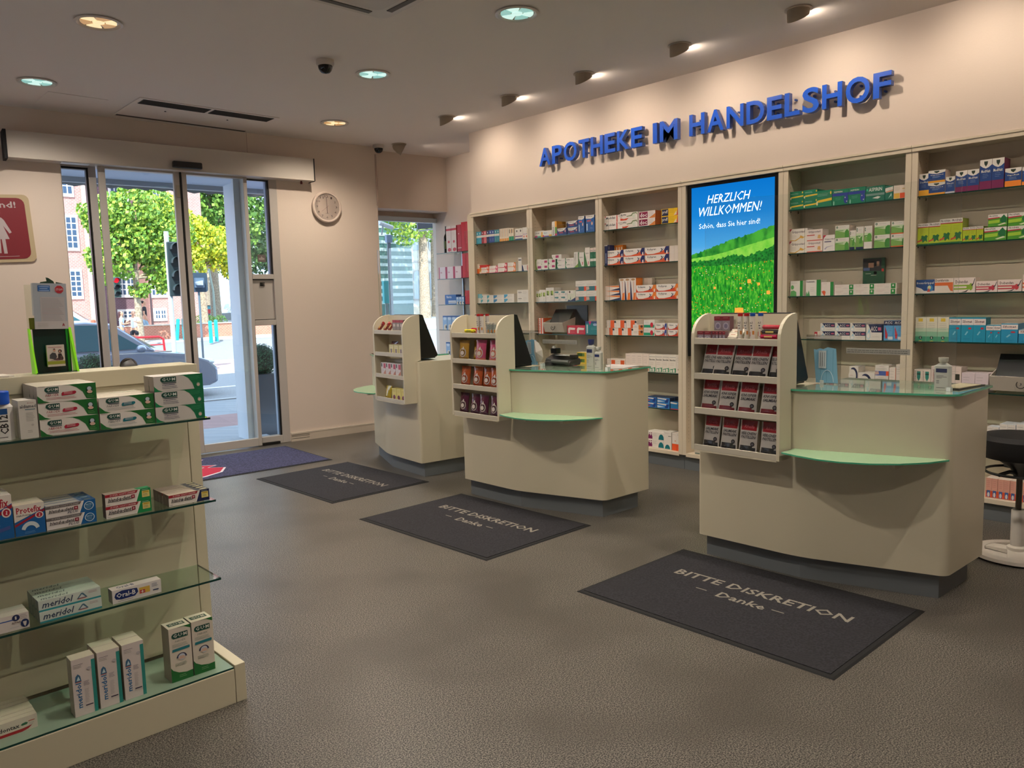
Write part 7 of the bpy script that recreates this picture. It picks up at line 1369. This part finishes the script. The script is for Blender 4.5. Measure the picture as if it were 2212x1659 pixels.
# canopy soffit and awnings outside the door
t = thing('entrance_canopy', 'pale canopy and grey scalloped awning seen above the glass door outside', 'canopy', ep(2.4, 9.1, 2.9))
b = MB(); eb(b, .6, 4.2, 8.87, 9.85, 3.02, 3.10, mat('#b9c6da', .6)); b.build('soffit', t)
b = MB(); eb(b, .6, 4.2, 9.85, 9.93, 2.965, 3.10, mat('#8f979f', .5)); eb(b, 3.36, 3.42, 9.86, 9.92, -.12, 2.97, mat('#c3ccd6', .4)); b.build('beam', t)
b = MB(); n = 44; P = [(0.6+4.2*k/n, 2.985+.022*abs(math.sin(k*math.pi/2.0))*(k % 2)) for k in range(n+1)]
b.add([(e, 10.35, z) for e, z in P]+[(e, 10.35, 3.12) for e, z in P]+[(e, 10.37, z) for e, z in P]+[(e, 10.37, 3.12) for e, z in P], [(k, k+1, n+2+k, n+1+k) for k in range(n)]+[(2*n+2+k+1, 2*n+2+k, 3*n+3+k, 3*n+4+k) for k in range(n)]+[(n+1+k, n+2+k, 3*n+4+k, 3*n+3+k) for k in range(n)], mat('#8b9197', .8), EW)
b.add([(.6, 9.9, 3.6), (4.8, 9.9, 3.6), (4.8, 10.36, 3.12), (.6, 10.36, 3.12), (.6, 9.9, 3.62), (4.8, 9.9, 3.62), (4.8, 10.36, 3.14), (.6, 10.36, 3.14)], [(0, 1, 2, 3), (7, 6, 5, 4)], mat('#8b9197', .8), EW); b.build('awning', t)
t = thing('side_awning', 'dark blue grey awning seen through the corner window', 'awning', ep(7, 10.2, 2.7))
b = MB(); b.add([(6.49, 10.6, 2.68), (6.49, 10.6, 2.93), (7.6, 10.6, 2.93), (7.6, 10.6, 2.82), (6.49, 10.63, 2.68), (6.49, 10.63, 2.93), (7.6, 10.63, 2.93), (7.6, 10.63, 2.82)], [(0, 3, 2, 1), (4, 5, 6, 7), (0, 4, 7, 3), (1, 2, 6, 5), (0, 1, 5, 4), (3, 7, 6, 2)], mat('#5f6a7c', .7), EW); b.build('cloth', t)
b = MB(); b.tube([tuple(ep(6.49, 10.58, 2.655)), tuple(ep(7.6, 10.58, 2.80))], .012, mat('#c9ced4', .4)); b.build('arm', t)
# planters with clipped box balls
def leafball(b, c, r, n, m1, m2, size, rr, squash=1.0, inner=None):
    for k in range(n):
        v = Vector((rr.gauss(0, 1), rr.gauss(0, 1), rr.gauss(0, 1))).normalized(); p = Vector(c)+Vector((v.x, v.y, v.z*squash))*r*rr.uniform(.86, 1.03)
        a = (v+Vector((rr.uniform(-1, 1), rr.uniform(-1, 1), rr.uniform(-1, 1)))*.8).normalized(); q = a.orthogonal().normalized()*size*rr.uniform(.6, 1.2); s_ = a.cross(q).normalized()*size*.55
        b.add([tuple(p-q), tuple(p+s_), tuple(p+q), tuple(p-s_)], [(0, 1, 2, 3)], m1 if rr.random() < .6 else m2)
def planter(e, d_, lab, sd):
    p = ep(e, d_, -.15); t = thing('topiary_planter', lab, 'planter', p, AW, 'planters with clipped balls outside the door')
    b = MB(); b.prism([(-.12, -.12), (.12, -.12), (.12, .12), (-.12, .12)], 0, .86, mat('#39404c', .45), scale_top=1.75); b.build('tall_pot', t, local=True)
    b = MB(); rr = random.Random(sd); b.sphere((0, 0, 1.03), .185, .185, .185, mat('#12241c', .8)); leafball(b, (0, 0, 1.03), .205, 2600, mat('#2f6a4a', .6), mat('#1c4431', .6), .011, rr); b.build('box_ball', t, local=True)
planter(3.57, 9.72, 'dark tapered pot with clipped green ball right of the glass door', 1); planter(1.66, 9.62, 'dark tapered pot with clipped green ball left, partly behind the rack', 2)
# trees
def blobtree(name, lab, e, d_, trunk_h, trunk_r, blobs, n, size, cols, sd, group=None, lean=0.0, squash=.8, z0=None):
    z_ = gz(d_) if z0 is None else z0; p = ep(e, d_, z_); t = thing(name, lab, 'tree', p, AW, group); rr = random.Random(sd)
    bk = noisemat('#8f7f6e', '#b3a48f', 14, .9)
    b = MB(); b.tube([(0, 0, -.1), (lean*.3, 0, trunk_h*.4), (lean, 0, trunk_h)], [trunk_r*1.25, trunk_r, trunk_r*.75], bk, 10)
    for bx, by, bz, br in blobs: b.tube([(lean, 0, trunk_h*.9), (lean+(bx-lean)*.5, by*.5, (bz+trunk_h)*.5), (bx, by, bz)], [trunk_r*.5, trunk_r*.3, trunk_r*.12], bk, 6)
    b.build('trunk', t, local=True, smooth=True)
    ms = [mat(c, .55, trans=0) for c in cols]; b = MB(); tot_ = sum(q[3]**2 for q in blobs)
    for bx, by, bz, br in blobs:
        for k in range(int(n*br*br/tot_)):
            v = Vector((rr.gauss(0, 1), rr.gauss(0, 1), rr.gauss(0, 1))).normalized(); rad = br*(1-.45*rr.random()**2)*(1+.18*math.sin(7*v.x+3*v.z+bx)); q = Vector((bx, by, bz))+Vector((v.x, v.y, v.z*squash))*rad
            a = Vector((rr.uniform(-1, 1), rr.uniform(-1, 1), rr.uniform(-.2, 1))).normalized(); u_ = a.orthogonal().normalized()*size*rr.uniform(.6, 1.3); w_ = a.cross(u_).normalized()*size*.7
            b.add([tuple(q-u_), tuple(q+w_), tuple(q+u_), tuple(q-w_)], [(0, 1, 2, 3)], ms[min(len(ms)-1, int(rr.random()*len(ms)))])
    b.build('crown', t, local=True); return t
G1_, G2_, G3_ = ['#8fb43c', '#6f9a3a', '#a9c24a', '#5c8a34'], ['#c9cc34', '#a9bf3c', '#d6d23c', '#8fb03a'], ['#5f8f3c', '#4a7a34', '#79a446', '#8fb850']
blobtree('street_tree', 'bright green leafy tree in front of the brick building', 7.75, 34.5, 3.0, .14, [(-.9, 0, 3.3, .95), (-.2, .3, 4.2, 1.25), (.9, 0, 4.4, 1.3), (.2, 0, 5.4, 1.3), (1.3, .2, 3.0, .9), (-.9, .2, 5.0, 1.0), (1.2, 0, 2.5, .55), (.1, 0, 2.2, .4)], 9500, .095, G1_, 11)
blobtree('street_tree', 'yellow green tree right behind the door centre post', 12.0, 40, 3.6, .16, [(-.8, 0, 3.6, 1.1), (.3, 0, 4.4, 1.2), (1.2, 0, 3.7, .9), (-.6, 0, 5.1, 1.0), (-1.6, 0, 5.9, .9), (-1.6, 0, 3.2, .9), (1.7, 0, 3.0, .6)], 8000, .10, G2_, 12)
blobtree('street_tree', 'tall dense green tree filling the right door pane top', 19.5, 62, 7.5, .35, [(-1, 0, 9, 3.0), (2, 0, 8.5, 2.8), (0, 0, 12, 3.0), (-3.5, 0, 11, 2.6), (3, 0, 12, 2.5), (-3.5, 0, 7.5, 2)], 9000, .20, G3_, 13)
blobtree('street_tree', 'dark green tree with bare spreading branches behind the parked cars', 26.5, 88, 4.5, .8, [(-6, 0, 9, 4), (0, 3, 10, 5), (6, 0, 9, 4.5), (2, 0, 15, 5), (-5, 0, 14, 4)], 9000, .28, ['#3f5f30', '#52753a', '#2f4a28'], 14)
blobtree('street_tree', 'second dark tree behind the street lamp', 41, 100, 4.5, .7, [(-5, 0, 8, 4), (0, 0, 10, 5), (5, 0, 13, 5)], 6000, .28, ['#3f5f30', '#52753a', '#2f4a28'], 15)
blobtree('street_tree', 'leafy plane tree seen at the top of the corner window', 31.0, 50, 9, .35, [(-1, 0, 7.2, 2.1), (1.2, 0, 7.6, 1.8), (0, 0, 10.5, 2.6), (2.8, 0, 9.6, 2.2), (-3, 0, 10, 2.5), (3.6, 2, 12.5, 3)], 8000, .16, G1_, 16)
blobtree('street_tree', 'tall tree beyond the window frame shading the pale facade', 34.5, 54, 9, .3, [(0, 0, 12.5, 2.6), (3, 0, 13, 2.6), (-2, 0, 13.8, 2.4), (2, 0, 16, 2.8)], 3500, .22, G1_, 17)
# brick building
BRK, BRK_SHADE, WFR, WGL = brickmat('#b98480', '#a87370', '#c4a8a0', 3.2), brickmat('#6d5360', '#5f4856', '#85707a', 3.2), mat('#e2e4e6', .6), mat('#3f5470', .15)
bl = thing('brick_building', 'tall brick building with white muntin windows across the street', 'building', ep(8, 50, 0.3))
b = MB(); eb(b, -14, 8.18, 46, 60, .2, 17, BRK); eb(b, 8.02, 8.22, 45.9, 46, .2, 17, mat('#c4a29a', .8)); b.build('wall', bl)
b = MB(); eb(b, 8.18, 11.7, 50, 60, .2, 17, BRK_SHADE); b.build('wall', bl)  # recessed wall: its shade is put into a darker brick colour
b = MB(); eb(b, 11.38, 14.6, 48, 60, .2, 17, BRK); b.build('wall', bl)
def window(e0, z0, e1, z1, d_, nx, nz, tint=WFR):
    b = MB(); f_ = .10; eb(b, e0-.06, e1+.06, d_-.08, d_+.05, z0-.08, z1+.04, tint); w = b.build('window', bl)
    b = MB(); gw = (e1-e0-.12)/nx; gh = (z1-z0-.12)/nz
    for i in range(nx):
        for j in range(nz):
            x = e0+.06+i*gw+(.05 if nx == 4 and i >= 2 else 0); eb(b, x+.03, min(x+gw-.03, e1-.02), d_-.095, d_-.08, z0+.06+j*gh+.03, z0+.06+(j+1)*gh-.03, WGL)
    b.build('pane', w)
for e0, z0, e1, z1, d_, nx, nz in ((6.6, 7.45, 7.63, 9.2, 46, 4, 4), (6.6, 4.72, 7.69, 6.42, 46, 4, 5), (6.6, 2.25, 7.69, 3.68, 46, 4, 5), (10.15, 7.45, 11.1, 9.0, 50, 4, 4), (10.19, 2.35, 11.12, 3.75, 50, 4, 4), (10.15, 1.03, 11.05, 1.55, 50, 4, 2), (11.55, 7.8, 12.36, 9.2, 48, 4, 4), (11.5, 2.28, 12.36, 3.4, 48, 4, 3), (11.6, .95, 12.23, 1.55, 48, 4, 2), (10.15, 4.9, 11.1, 6.4, 50, 4, 4)): window(e0, z0, e1, z1, d_, nx, nz)
b = MB()
for e, d_ in ((8.75, 49.9), (11.45, 47.9)): b.tube([tuple(ep(e, d_, .3)), tuple(ep(e, d_, 16))], .05, mat('#4a3a40', .6), 8)
b.build('downpipe', bl)
b = MB(); b.box(0, 1, 0, 1, 0, 1, PALE); b = MB(); eb(b, 7.0, 14.5, 36.2, 36.5, gz(36.2)-.05, .84, brickmat('#c07a66', '#b36c5a', '#c9a090', 4)); eb(b, 7.0, 14.5, 36.15, 36.55, .84, .88, mat('#c9c0b8', .8)); b.build('low_brick_wall', label='low red brick wall behind the pedestrians', cat='wall')
# pale facade beyond the niche window
fa = thing('pale_facade', 'sunlit pale stone building seen through the corner window', 'building', ep(38, 62, 0))
ST = noisemat('#d6cfc6', '#e3dcd2', 3, .85, stretch=(1, 1, .4)); b = MB(); eb(b, 33, 60, 62, 66, .3, 16, ST); eb(b, 33, 60, 61.9, 62, 5.2, 5.35, mat('#b9b0a8', .8)); eb(b, 33, 60, 61.85, 62, .3, 1.2, mat('#d8c3a8', .85)); b.build('wall', fa)
for k in range(8):
    e = 34.2+k*1.75; b = MB(); o_ = arc(e, 4.0, .42, 0, 180, 10); b.add([(x, 61.93, z) for x, z in [(e-.42, 1.9)]+[(e+.42, 1.9)]+o_], [tuple(range(13))], mat('#a9b6c0', .3), EW); b.add([(x, 61.96, z) for x, z in [(e-.52, 1.8)]+[(e+.52, 1.8)]+arc(e, 4.0, .52, 0, 180, 10)], [tuple(range(13))], mat('#bdb3aa', .7), EW); eb(b, e-.5, e+.5, 61.85, 61.95, 1.75, 1.85, mat('#9f968e', .7)); b.build('window', fa)
    b = MB(); eb(b, e-.4, e+.4, 61.9, 61.98, 6.3, 8.3, mat('#a9b6c0', .3)); b.build('window', fa)
b = MB(); eb(b, 29, 33.6, 56, 60, .3, 12, mat('#3f6a66', .7))
for k in range(16): eb(b, 29, 33.6, 55.95, 56, 1.5+k*.6, 1.75+k*.6, mat('#9fb4b4', .5))
b.build('louvred_block', label='dark green louvred block at the left edge of the corner window view', cat='building')
t = thing('security_camera', 'white bullet security camera outside the corner window', 'camera', ep(6.2, 11, 2.6)); b = MB(EW); b.tube([(6.03, 11, 2.80), (6.32, 11.1, 2.745)], .035, mat('#d6dce2', .4), 12); b.tube([(6.10, 11, 2.78), (6.10, 11.05, 2.62)], .012, mat('#aab0b8', .4)); b.build('camera_body', t); b = MB(); eb(b, 6.16, 6.26, 11.0, 11.06, 2.50, 2.62, mat('#7f9ab8', .4)); eb(b, 6.18, 6.24, 11.02, 11.04, -.15, 2.5, mat('#6f8290', .5)); b.build('junction_box', t)
t = thing('advertising_column', 'turquoise and white street sign post outside the corner window', 'sign', ep(6.4, 12.5, -.15)); b = MB(); eb(b, 6.90, 7.02, 12.5, 12.56, 1.55, 1.95, mat('#2fb3bd', .5)); eb(b, 6.93, 6.99, 12.52, 12.54, -.15, 1.55, mat('#7f9aa0', .5)); b.build('panel', t)

# ---------------------------------------------------------------- street furniture
def signal(name, e, d_, lamps, z0, r_, lab, red, pole_top, body='#3f5a54'):
    t = thing(name, lab, 'traffic light', ep(e, d_, gz(d_)), AW, 'traffic lights'); z0 -= gz(d_); pole_top -= gz(d_)
    b = MB(); b.tube([(-.16, .1, 0), (-.16, .1, pole_top)], .055, mat('#b9c6c9', .5), 10); b.build('pole', t, local=True)
    b = MB(); b.box(-r_*1.5, r_*1.5, 0, .12, z0, z0+lamps*r_*2.6, mat(body, .5)); b.build('housing', t, local=True, bevel=.02)
    for k in range(lamps):
        zc = z0+r_*1.3+(lamps-1-k)*r_*2.6; on = red and k == 0
        L_ = MB(Matrix.Translation((0, 0, zc)) @ Matrix.Rotation(R(90), 4, 'X')); L_.lathe([(0, .012), (r_*.95, .004)], (0, 0, 0), mat('#e0142a', .3, emis=1.0) if on else mat('#1f2c33', .2), 20); L_.build('lamp', t, local=True)
        V = MB(Matrix.Translation((0, 0, zc)) @ Matrix.Rotation(R(90), 4, 'X')); V.lathe([(r_*1.08, 0), (r_*1.08, .22), (r_*1.02, .22), (r_*1.02, 0)], (0, 0, 0), mat('#26383c', .5), 16, a0=-10, a1=190); V.build('visor', t, local=True)
    return t
signal('traffic_light', 6.10, 30, 3, 1.99, .09, 'pedestrian traffic light showing red beside the leaning tree', True, 6.0)
s2 = signal('traffic_light', 5.42, 20.0, 4, 1.85, .125, 'large dark traffic light half hidden by the door centre post', False, 3.4, '#26383f')
t = thing('camera_sign', 'dark blue rounded sign back with a white surveillance box', 'sign', ep(6.5, 22, gz(22)), AW); zz = 2.24-gz(22)
b = MB(Matrix.Rotation(R(90), 4, 'X')); b.prism(rrect(-.26, zz-.26, .24, zz+.26, .07), -.03, 0, mat('#33485c', .5)); b.build('panel', t, local=True)
b = MB(); b.tube([(.0, .03, 0), (.0, .03, zz+.3)], .03, mat('#5f7382', .5)); b.build('pole', t, local=True)
b = MB(); b.box(-.12, .10, -.16, -.03, zz-.14, zz+.12, mat('#5a7088', .5)); b.add([(-.16, -.30, zz+.0), (.06, -.2, zz+.05), (.06, -.2, zz-.08), (-.10, -.26, zz-.08), (-.16, -.2, zz+.0), (.06, -.1, zz+.05), (.06, -.1, zz-.08), (-.10, -.16, zz-.08)], [(0, 3, 2, 1), (4, 5, 6, 7), (0, 1, 5, 4), (3, 7, 6, 2), (0, 4, 7, 3)], mat('#b9c9d6', .4)); b.build('camera_box', t, local=True)
t = thing('street_lamp', 'slim street lamp with flat white head near the parked cars', 'street lamp', ep(18.75, 60, gz(60)), AW)
b = MB(); b.tube([(0, 0, 0), (.0, 0, 2.4), (-.25, 0, 4.3)], [.10, .08, .06], mat('#9fb0a6', .5), 8); b.build('pole', t, local=True); b = MB(); b.box(-.55, .45, -.15, .15, 4.25, 4.42, mat('#d6dede', .4)); b.build('lamp_head', t, local=True, bevel=.04)
t = thing('crash_barrier', 'red tubular barrier at the traffic island', 'barrier', ep(6.3, 26, -.15)); b = MB(); RB = mat('#b0202e', .4); b.tube([tuple(ep(*q)) for q in ((5.4, 26, .70), (6.38, 26, .70), (6.50, 26, .62), (6.52, 26, .2), (6.52, 26, -.15))], .035, RB, 10); b.tube([tuple(ep(*q)) for q in ((5.4, 26, .70), (5.4, 26, -.15))], .035, RB, 10); b.tube([tuple(ep(*q)) for q in ((5.4, 26, .45), (6.5, 26, .45))], .02, RB, 8); b.build('rail', t)
for k, (e, d_, lean) in enumerate(((9.35, 35.2, .10), (9.72, 35.4, .0), (10.05, 35.4, .0), (10.10, 33, 0), (10.52, 33.6, 0))):
    t = thing('bollard', ['leaning turquoise bollard nearest the tree trunk', 'second turquoise bollard by the low brick wall', 'third turquoise bollard beside the door post', 'nearer turquoise bollard right of the door post', 'rightmost turquoise bollard right of the door post'][k], 'bollard', ep(e, d_, gz(d_)+.05), 0, 'turquoise bollards')
    b = MB(); b.tube([(0, 0, 0), (lean, 0, .88)], .075, mat('#1fa3b0', .4), 12); b.sphere((lean, 0, .88), .075, .075, .04, mat('#1fa3b0', .4), 12, 6); b.build('post', t, local=True, smooth=True)

# ---------------------------------------------------------------- vehicles
def car(name, lab, e, d_, L_, H_, col, face, sub=None, rz=0.0, stripes=False, group=None, hood=.62, kind='hatch'):
    """origin: ground centre; x forward"""
    t = thing(name, lab, 'car', ep(e, d_, gz(d_)+.001), AW+rz+(0 if face > 0 else math.pi), group); W2 = .88
    PA, GL, TY, BK = mat(col, .25, metal=.35, coat=.7), mat('#2f5a68', .06, coat=.3), mat('#161618', .8), mat('#1c1e22', .5)
    h = H_
    if kind == 'van': low = [(-.5, .30), (-.5, .62), (-.49, .66), (.30, .66), (.44, .60), (.49, .45), (.5, .30), (.5, .16), (-.5, .16)]; top = [(-.48, .64), (-.46, .96), (-.40, 1.0), (.12, 1.0), (.20, .96), (.36, .64)]
    else: low = [(-.5, .30), (-.50, .55), (-.47, .64), (.16, .635), (.36, .57), (.46, .47), (.5, .36), (.5, .18), (.46, .14), (-.46, .14)]; top = [(-.46, .62), (-.38, .90), (-.26, .985), (-.02, 1.0), (.08, .97), (.24, .615)]
    def sect(prof, w0, w1, zlo, zhi, m, b):
        n = len(prof); vs = []
        for s in (-1, 1):
            for x, z in prof: f = min(max((z-zlo)/(zhi-zlo), 0), 1); vs.append((x*L_, s*(w0+(w1-w0)*f)*(1-.10*max(0, abs(x)-.38)/.12), z*h))
        b.add(vs, [tuple(range(n)), tuple(range(2*n-1, n-1, -1))]+[(i, n+i, n+(i+1) % n, (i+1) % n) for i in range(n)], m)
    b = MB(); sect(low, W2, W2*.96, .3, .66, PA, b); b.build('body', t, local=True, bevel=.05)
    b = MB(); sect(top, W2*.93, W2*.70, .6, 1.0, PA, b); b.build('roof', t, local=True, bevel=.03)
    b = MB()
    tp = top
    for s in (-1, 1):
        def pt(x, z): f = (z-.6)/.4; return (x*L_, s*(W2*.93+(W2*.70-W2*.93)*f+.006), z*h)
        if kind == 'van': wins = [[(-.44, .68), (-.43, .93), (-.18, .94), (-.18, .68)], [(-.15, .68), (-.15, .94), (.02, .94), (.02, .68)], [(.05, .68), (.05, .94), (.15, .93), (.30, .68)]]
        else: wins = [[(-.40, .655), (-.335, .89), (-.27, .945), (-.27, .655)], [(-.25, .655), (-.25, .95), (-.10, .965), (-.10, .655)], [(-.08, .655), (-.08, .965), (.04, .955), (.19, .655)]]
        for wq in wins: P = [pt(x, z) for x, z in wq]; b.add(P, [tuple(range(4)) if s > 0 else (3, 2, 1, 0)], GL)
    fx = [(x, z) for x, z in top[-2:]]; (xa, za), (xb, zb) = fx
    for xa, za, xb, zb in ((top[-2][0]+.006, top[-2][1]-.02, top[-1][0]+.002, top[-1][1]+.04), (top[1][0]-.004, top[1][1], top[0][0]-.004, top[0][1]+.05)):
        b.add([(xa*L_, -.58, za*h), (xa*L_, .58, za*h), (xb*L_, .74, zb*h), (xb*L_, -.74, zb*h)], [(0, 1, 2, 3)], GL)
    b.build('windows', t, local=True)
    for x in (-.31, .32):
        for s in (-1, 1):
            w = MB(Matrix.Translation((x*L_, s*(W2-.08), .31)) @ Matrix.Rotation(R(90*-s), 4, 'X')); w.lathe([(.20, .10), (.30, .105), (.315, .06), (.315, -.08), (0, -.08)], (0, 0, 0), TY, 24); w.lathe([(0, .085), (.19, .10), (.20, .09)], (0, 0, 0), mat('#9aa0a6', .3, .8), 24); w.build('wheel', t, local=True, smooth=True)
    for s in (-1, 1):
        b = MB(); b.sphere((.17*L_, s*(W2+.10), .66*h), .09, .11, .07, PA, 12, 8); b.build('wing_mirror', t, local=True, smooth=True)
        b = MB(); b.sphere((.465*L_, s*.62, .44*h), .13, .18, .07, mat('#e0e6ea', .1), 12, 8); b.build('headlamp', t, local=True, smooth=True)
        b = MB(); b.sphere((-.485*L_, s*.66, .55*h), .08, .13, .10, mat('#a01c24', .2), 12, 8); b.build('tail_lamp', t, local=True, smooth=True)
        b = MB(); b.box(-.44*L_, .30*L_, s*W2*.985-.004, s*W2*.985+.004, .60*h, .612*h, mat('#c9d0d8', .2, .8)); b.build('trim_line', t, local=True)
    b = MB(); b.box(.485*L_, .502*L_, -.45, .45, .22*h, .34*h, BK); b.box(.495*L_, .506*L_, -.26, .26, .24*h, .30*h, mat('#d0d3d6', .4)); b.build('grille', t, local=True); return t
car('passing_car', 'grey blue car passing close behind the glass door', 2.72, 16.3, 4.25, 1.50, '#8b94a8', 1, kind='hatch')
tx = car('taxi_van', 'white van with yellow roof sign standing at the far kerb', 3.4, 30.0, 4.6, 1.92, '#d9dce0', 1, kind='van'); b = MB(); b.box(.25, .65, -.3, .3, 1.92, 2.07, mat('#e6c62c', .4)); b.build('roof_sign', tx, local=True)
car('parked_car', 'silver parked car at the right edge of the door pane', 25.45, 75, 4.2, 1.6, '#c2c9d0', 1, rz=R(-95), group='parked cars'); car('parked_car', 'dark parked car under the trees', 25.2, 84, 4.2, 1.5, '#1f2430', 1, rz=R(-80), group='parked cars'); car('parked_car', 'pale parked car behind the barrier left of the lamp', 20.6, 78, 4.2, 1.5, '#b9c2c9', 1, rz=R(-10), group='parked cars')
b = MB(); eb(b, 19.0, 28, 72, 72.2, .35, 1.05, mat('#8f9296', .8)); b.build('parapet_wall', label='low grey parapet below the trees across the street', cat='wall')
t = thing('road_works_fence', 'red white striped barrier board by the parked cars', 'barrier', ep(15, 60, .35)); b = MB()
for k in range(8): eb(b, 15.6+k*.28, 15.88+k*.28, 58, 58.03, 1.15, 1.45, mat('#c03038', .5) if k % 2 else mat('#d9d9dc', .5))
b.build('striped_board', t); b = MB(); eb(b, 15.65, 15.7, 58, 58.05, .35, 1.15, BLACK); eb(b, 17.7, 17.75, 58, 58.05, .35, 1.15, BLACK); b.build('legs', t)

# ---------------------------------------------------------------- people
def skinned(name, vs, es, rs, m, parent, levels=1):
    me = bpy.data.meshes.new(name); me.from_pydata(vs, es, []); me.materials.append(m); o = bpy.data.objects.new(name, me); C.objects.link(o); o.parent = parent
    md = o.modifiers.new('skin', 'SKIN'); md.use_smooth_shade = True
    if not me.skin_vertices:
        return o
    for i, r_ in enumerate(rs): me.skin_vertices[0].data[i].radius = (r_, r_) if not isinstance(r_, tuple) else r_; me.skin_vertices[0].data[i].use_root = (i == 0)
    s = o.modifiers.new('sub', 'SUBSURF'); s.levels = levels; s.render_levels = levels; return o
def person(lab, e, d_, H_, face, top, bottom, hair, hairlen, arms, legs=((0, 0), (0, 0)), shorts=False, skin='#c9967c', group='pedestrians across the street', z=None):
    t = thing('person', lab, 'person', ep(e, d_, (gz(d_)+(.05 if d_ > 34.6 else 0)) if z is None else z), AW+R(face), group); k = H_/1.75
    V = []; E_ = []; RR = []
    def v(p, r_, prev=None):
        V.append(tuple(c*k for c in p)); RR.append(tuple(x*k for x in r_) if isinstance(r_, tuple) else r_*k)
        if prev is not None: E_.append((prev, len(V)-1))
        return len(V)-1
    pel = v((0, 0, .96), (.125, .095)); ab = v((0, 0, 1.12), (.115, .085), pel); ch = v((0, 0, 1.32), (.135, .09), ab); sh = v((0, 0, 1.42), (.09, .07), ch); nk = v((0, 0, 1.50), .048, sh); hd = v((0, -.01, 1.58), .078, nk); h2 = v((0, -.005, 1.67), .085, hd); v((0, 0, 1.735), .05, h2); v((0, -.098, 1.605), .014, hd)
    ank = []
    for s, (fx, fy) in zip((-1, 1), legs):
        hp = v((s*.09, 0, .90), .088, pel); kn = v((s*.10+fx*.5, fy*.5-.01, .50), .058, hp); an = v((s*.10+fx, fy, .09), .040, kn); v((s*.11+fx, fy-.14, .045), .036, an)
    hands = []
    for s, (el, wr) in zip((-1, 1), arms):
        so_ = v((s*.17, 0, 1.40), .055, sh); eo = v(el, .040, so_); wo = v(wr, .030, eo); dv = (Vector(wr)-Vector(el)).normalized(); side = dv.cross(Vector((0, 0, 1))); side = side.normalized() if side.length > .1 else Vector((1, 0, 0)); up_ = side.cross(dv)
        pm = v(tuple(Vector(wr)+dv*.055), (.034, .018), wo)
        for j, ln in enumerate((.050, .058, .055, .044)): f1 = v(tuple(Vector(wr)+dv*.095+side*(-.028+.019*j)), .009, pm); v(tuple(Vector(wr)+dv*(.095+ln)+side*(-.030+.020*j)-up_*.012), .007, f1)
        v(tuple(Vector(wr)+dv*.06+side*.05*s), .010, pm)
    skinned('body', V, E_, RR, mat(skin, .6), t)
    def part(name, chain_list, m):
        VV = []; EE = []; RS = []
        for chain in chain_list:
            pr_ = None
            for p, r_, *ref in chain:
                if ref: pr_ = ref[0]; 
                if p is None: continue
                VV.append(tuple(c*k for c in p)); RS.append(tuple(x*k for x in r_) if isinstance(r_, tuple) else r_*k)
                if pr_ is not None: EE.append((pr_, len(VV)-1))
                pr_ = len(VV)-1
        skinned(name, VV, EE, RS, m, t)
    part('shirt', [[((0, 0, .93), (.145, .115)), ((0, 0, 1.14), (.135, .105)), ((0, 0, 1.32), (.155, .11)), ((0, 0, 1.42), (.11, .085)), ((0, 0, 1.455), .07)]]+[[(None, 0, 3), ((s*.175, 0, 1.405), .072), (tuple((Vector((s*.17, 0, 1.40))*.35+Vector(el)*.65)), .060)] for s, (el, wr) in zip((-1, 1), arms)], mat(top, .8))
    part('shorts' if shorts else 'trousers', [[((0, 0, .99), (.14, .11)), ((0, 0, .92), (.14, .115))]]+[[(None, 0, 1)]+[((s*.095, 0, .86), .105), ((s*.10+fx*.5, fy*.5-.01, .52 if not shorts else .66), .075 if not shorts else .085)]+([] if shorts else [((s*.10+fx, fy, .12), .058)]) for s, (fx, fy) in zip((-1, 1), legs)], mat(bottom, .85))
    part('hair', [[((0, .02, 1.72), .075), ((0, .035, 1.66), .100), ((0, .065, 1.58), .075)]+([((0, .085, 1.46), .07), ((0, .09, 1.34), .05)] if hairlen > 1 else [])], mat(hair, .7))
    b = MB(); 
    for s in (-1, 1): b.sphere((s*.032*k, -.088*k, 1.63*k), .010*k, .006*k, .006*k, mat('#2a201c', .4), 8, 6); b.sphere((s*.088*k, .0, 1.615*k), .012*k, .02*k, .03*k, mat(skin, .6), 8, 6)
    b.sphere((0, -.083*k, 1.565*k), .022*k, .008*k, .005*k, mat('#8a4a44', .5), 8, 6); b.build('face_features', t, local=True); return t
DN = ((-.24, .02, 1.14), (-.25, -.08, .90)), ((.24, .02, 1.14), (.25, -.08, .90))
person('woman in pale blue shirt with long dark hair holding a phone', 6.62, 32.2, 1.50, 70, '#b9d2ea', '#5f7fae', '#4a2c30', 2, (((-.22, -.05, 1.15), (-.10, -.26, 1.18)), ((.22, -.06, 1.15), (.10, -.28, 1.20))))
person('woman in white shirt and black shorts facing the other', 6.95, 31.8, 1.52, -25, '#e6e6ec', '#1c1e28', '#4a3430', 1, (((-.30, -.02, 1.22), (-.14, -.20, 1.30)), ((.30, -.02, 1.20), (.14, -.20, 1.26))), shorts=True)
person('man in black shirt and pale jeans walking by the brick wall', 8.6, 37.2, 1.72, 75, '#1e1e26', '#8fb2cc', '#2a2024', 0, DN, ((-.0, -.18), (.0, .18)), z=.25)
person('person with reddish hair and dark top in front of the white van', 4.80, 27.2, 1.45, 160, '#26304a', '#3a4258', '#9a5a44', 2, DN)
# bicycle-free verge greenery
b = MB(); rr = random.Random(4)
for cx in (12.9, 13.4, 14.0): leafball(b, tuple(ep(cx, 44, .7)), .45, 500, mat('#5f8f3c', .6), mat('#7fae48', .6), .05, rr)
tag(b.build('low_shrubs'), 'low green shrubs at the foot of the brick building', 'shrub', None, 'stuff')
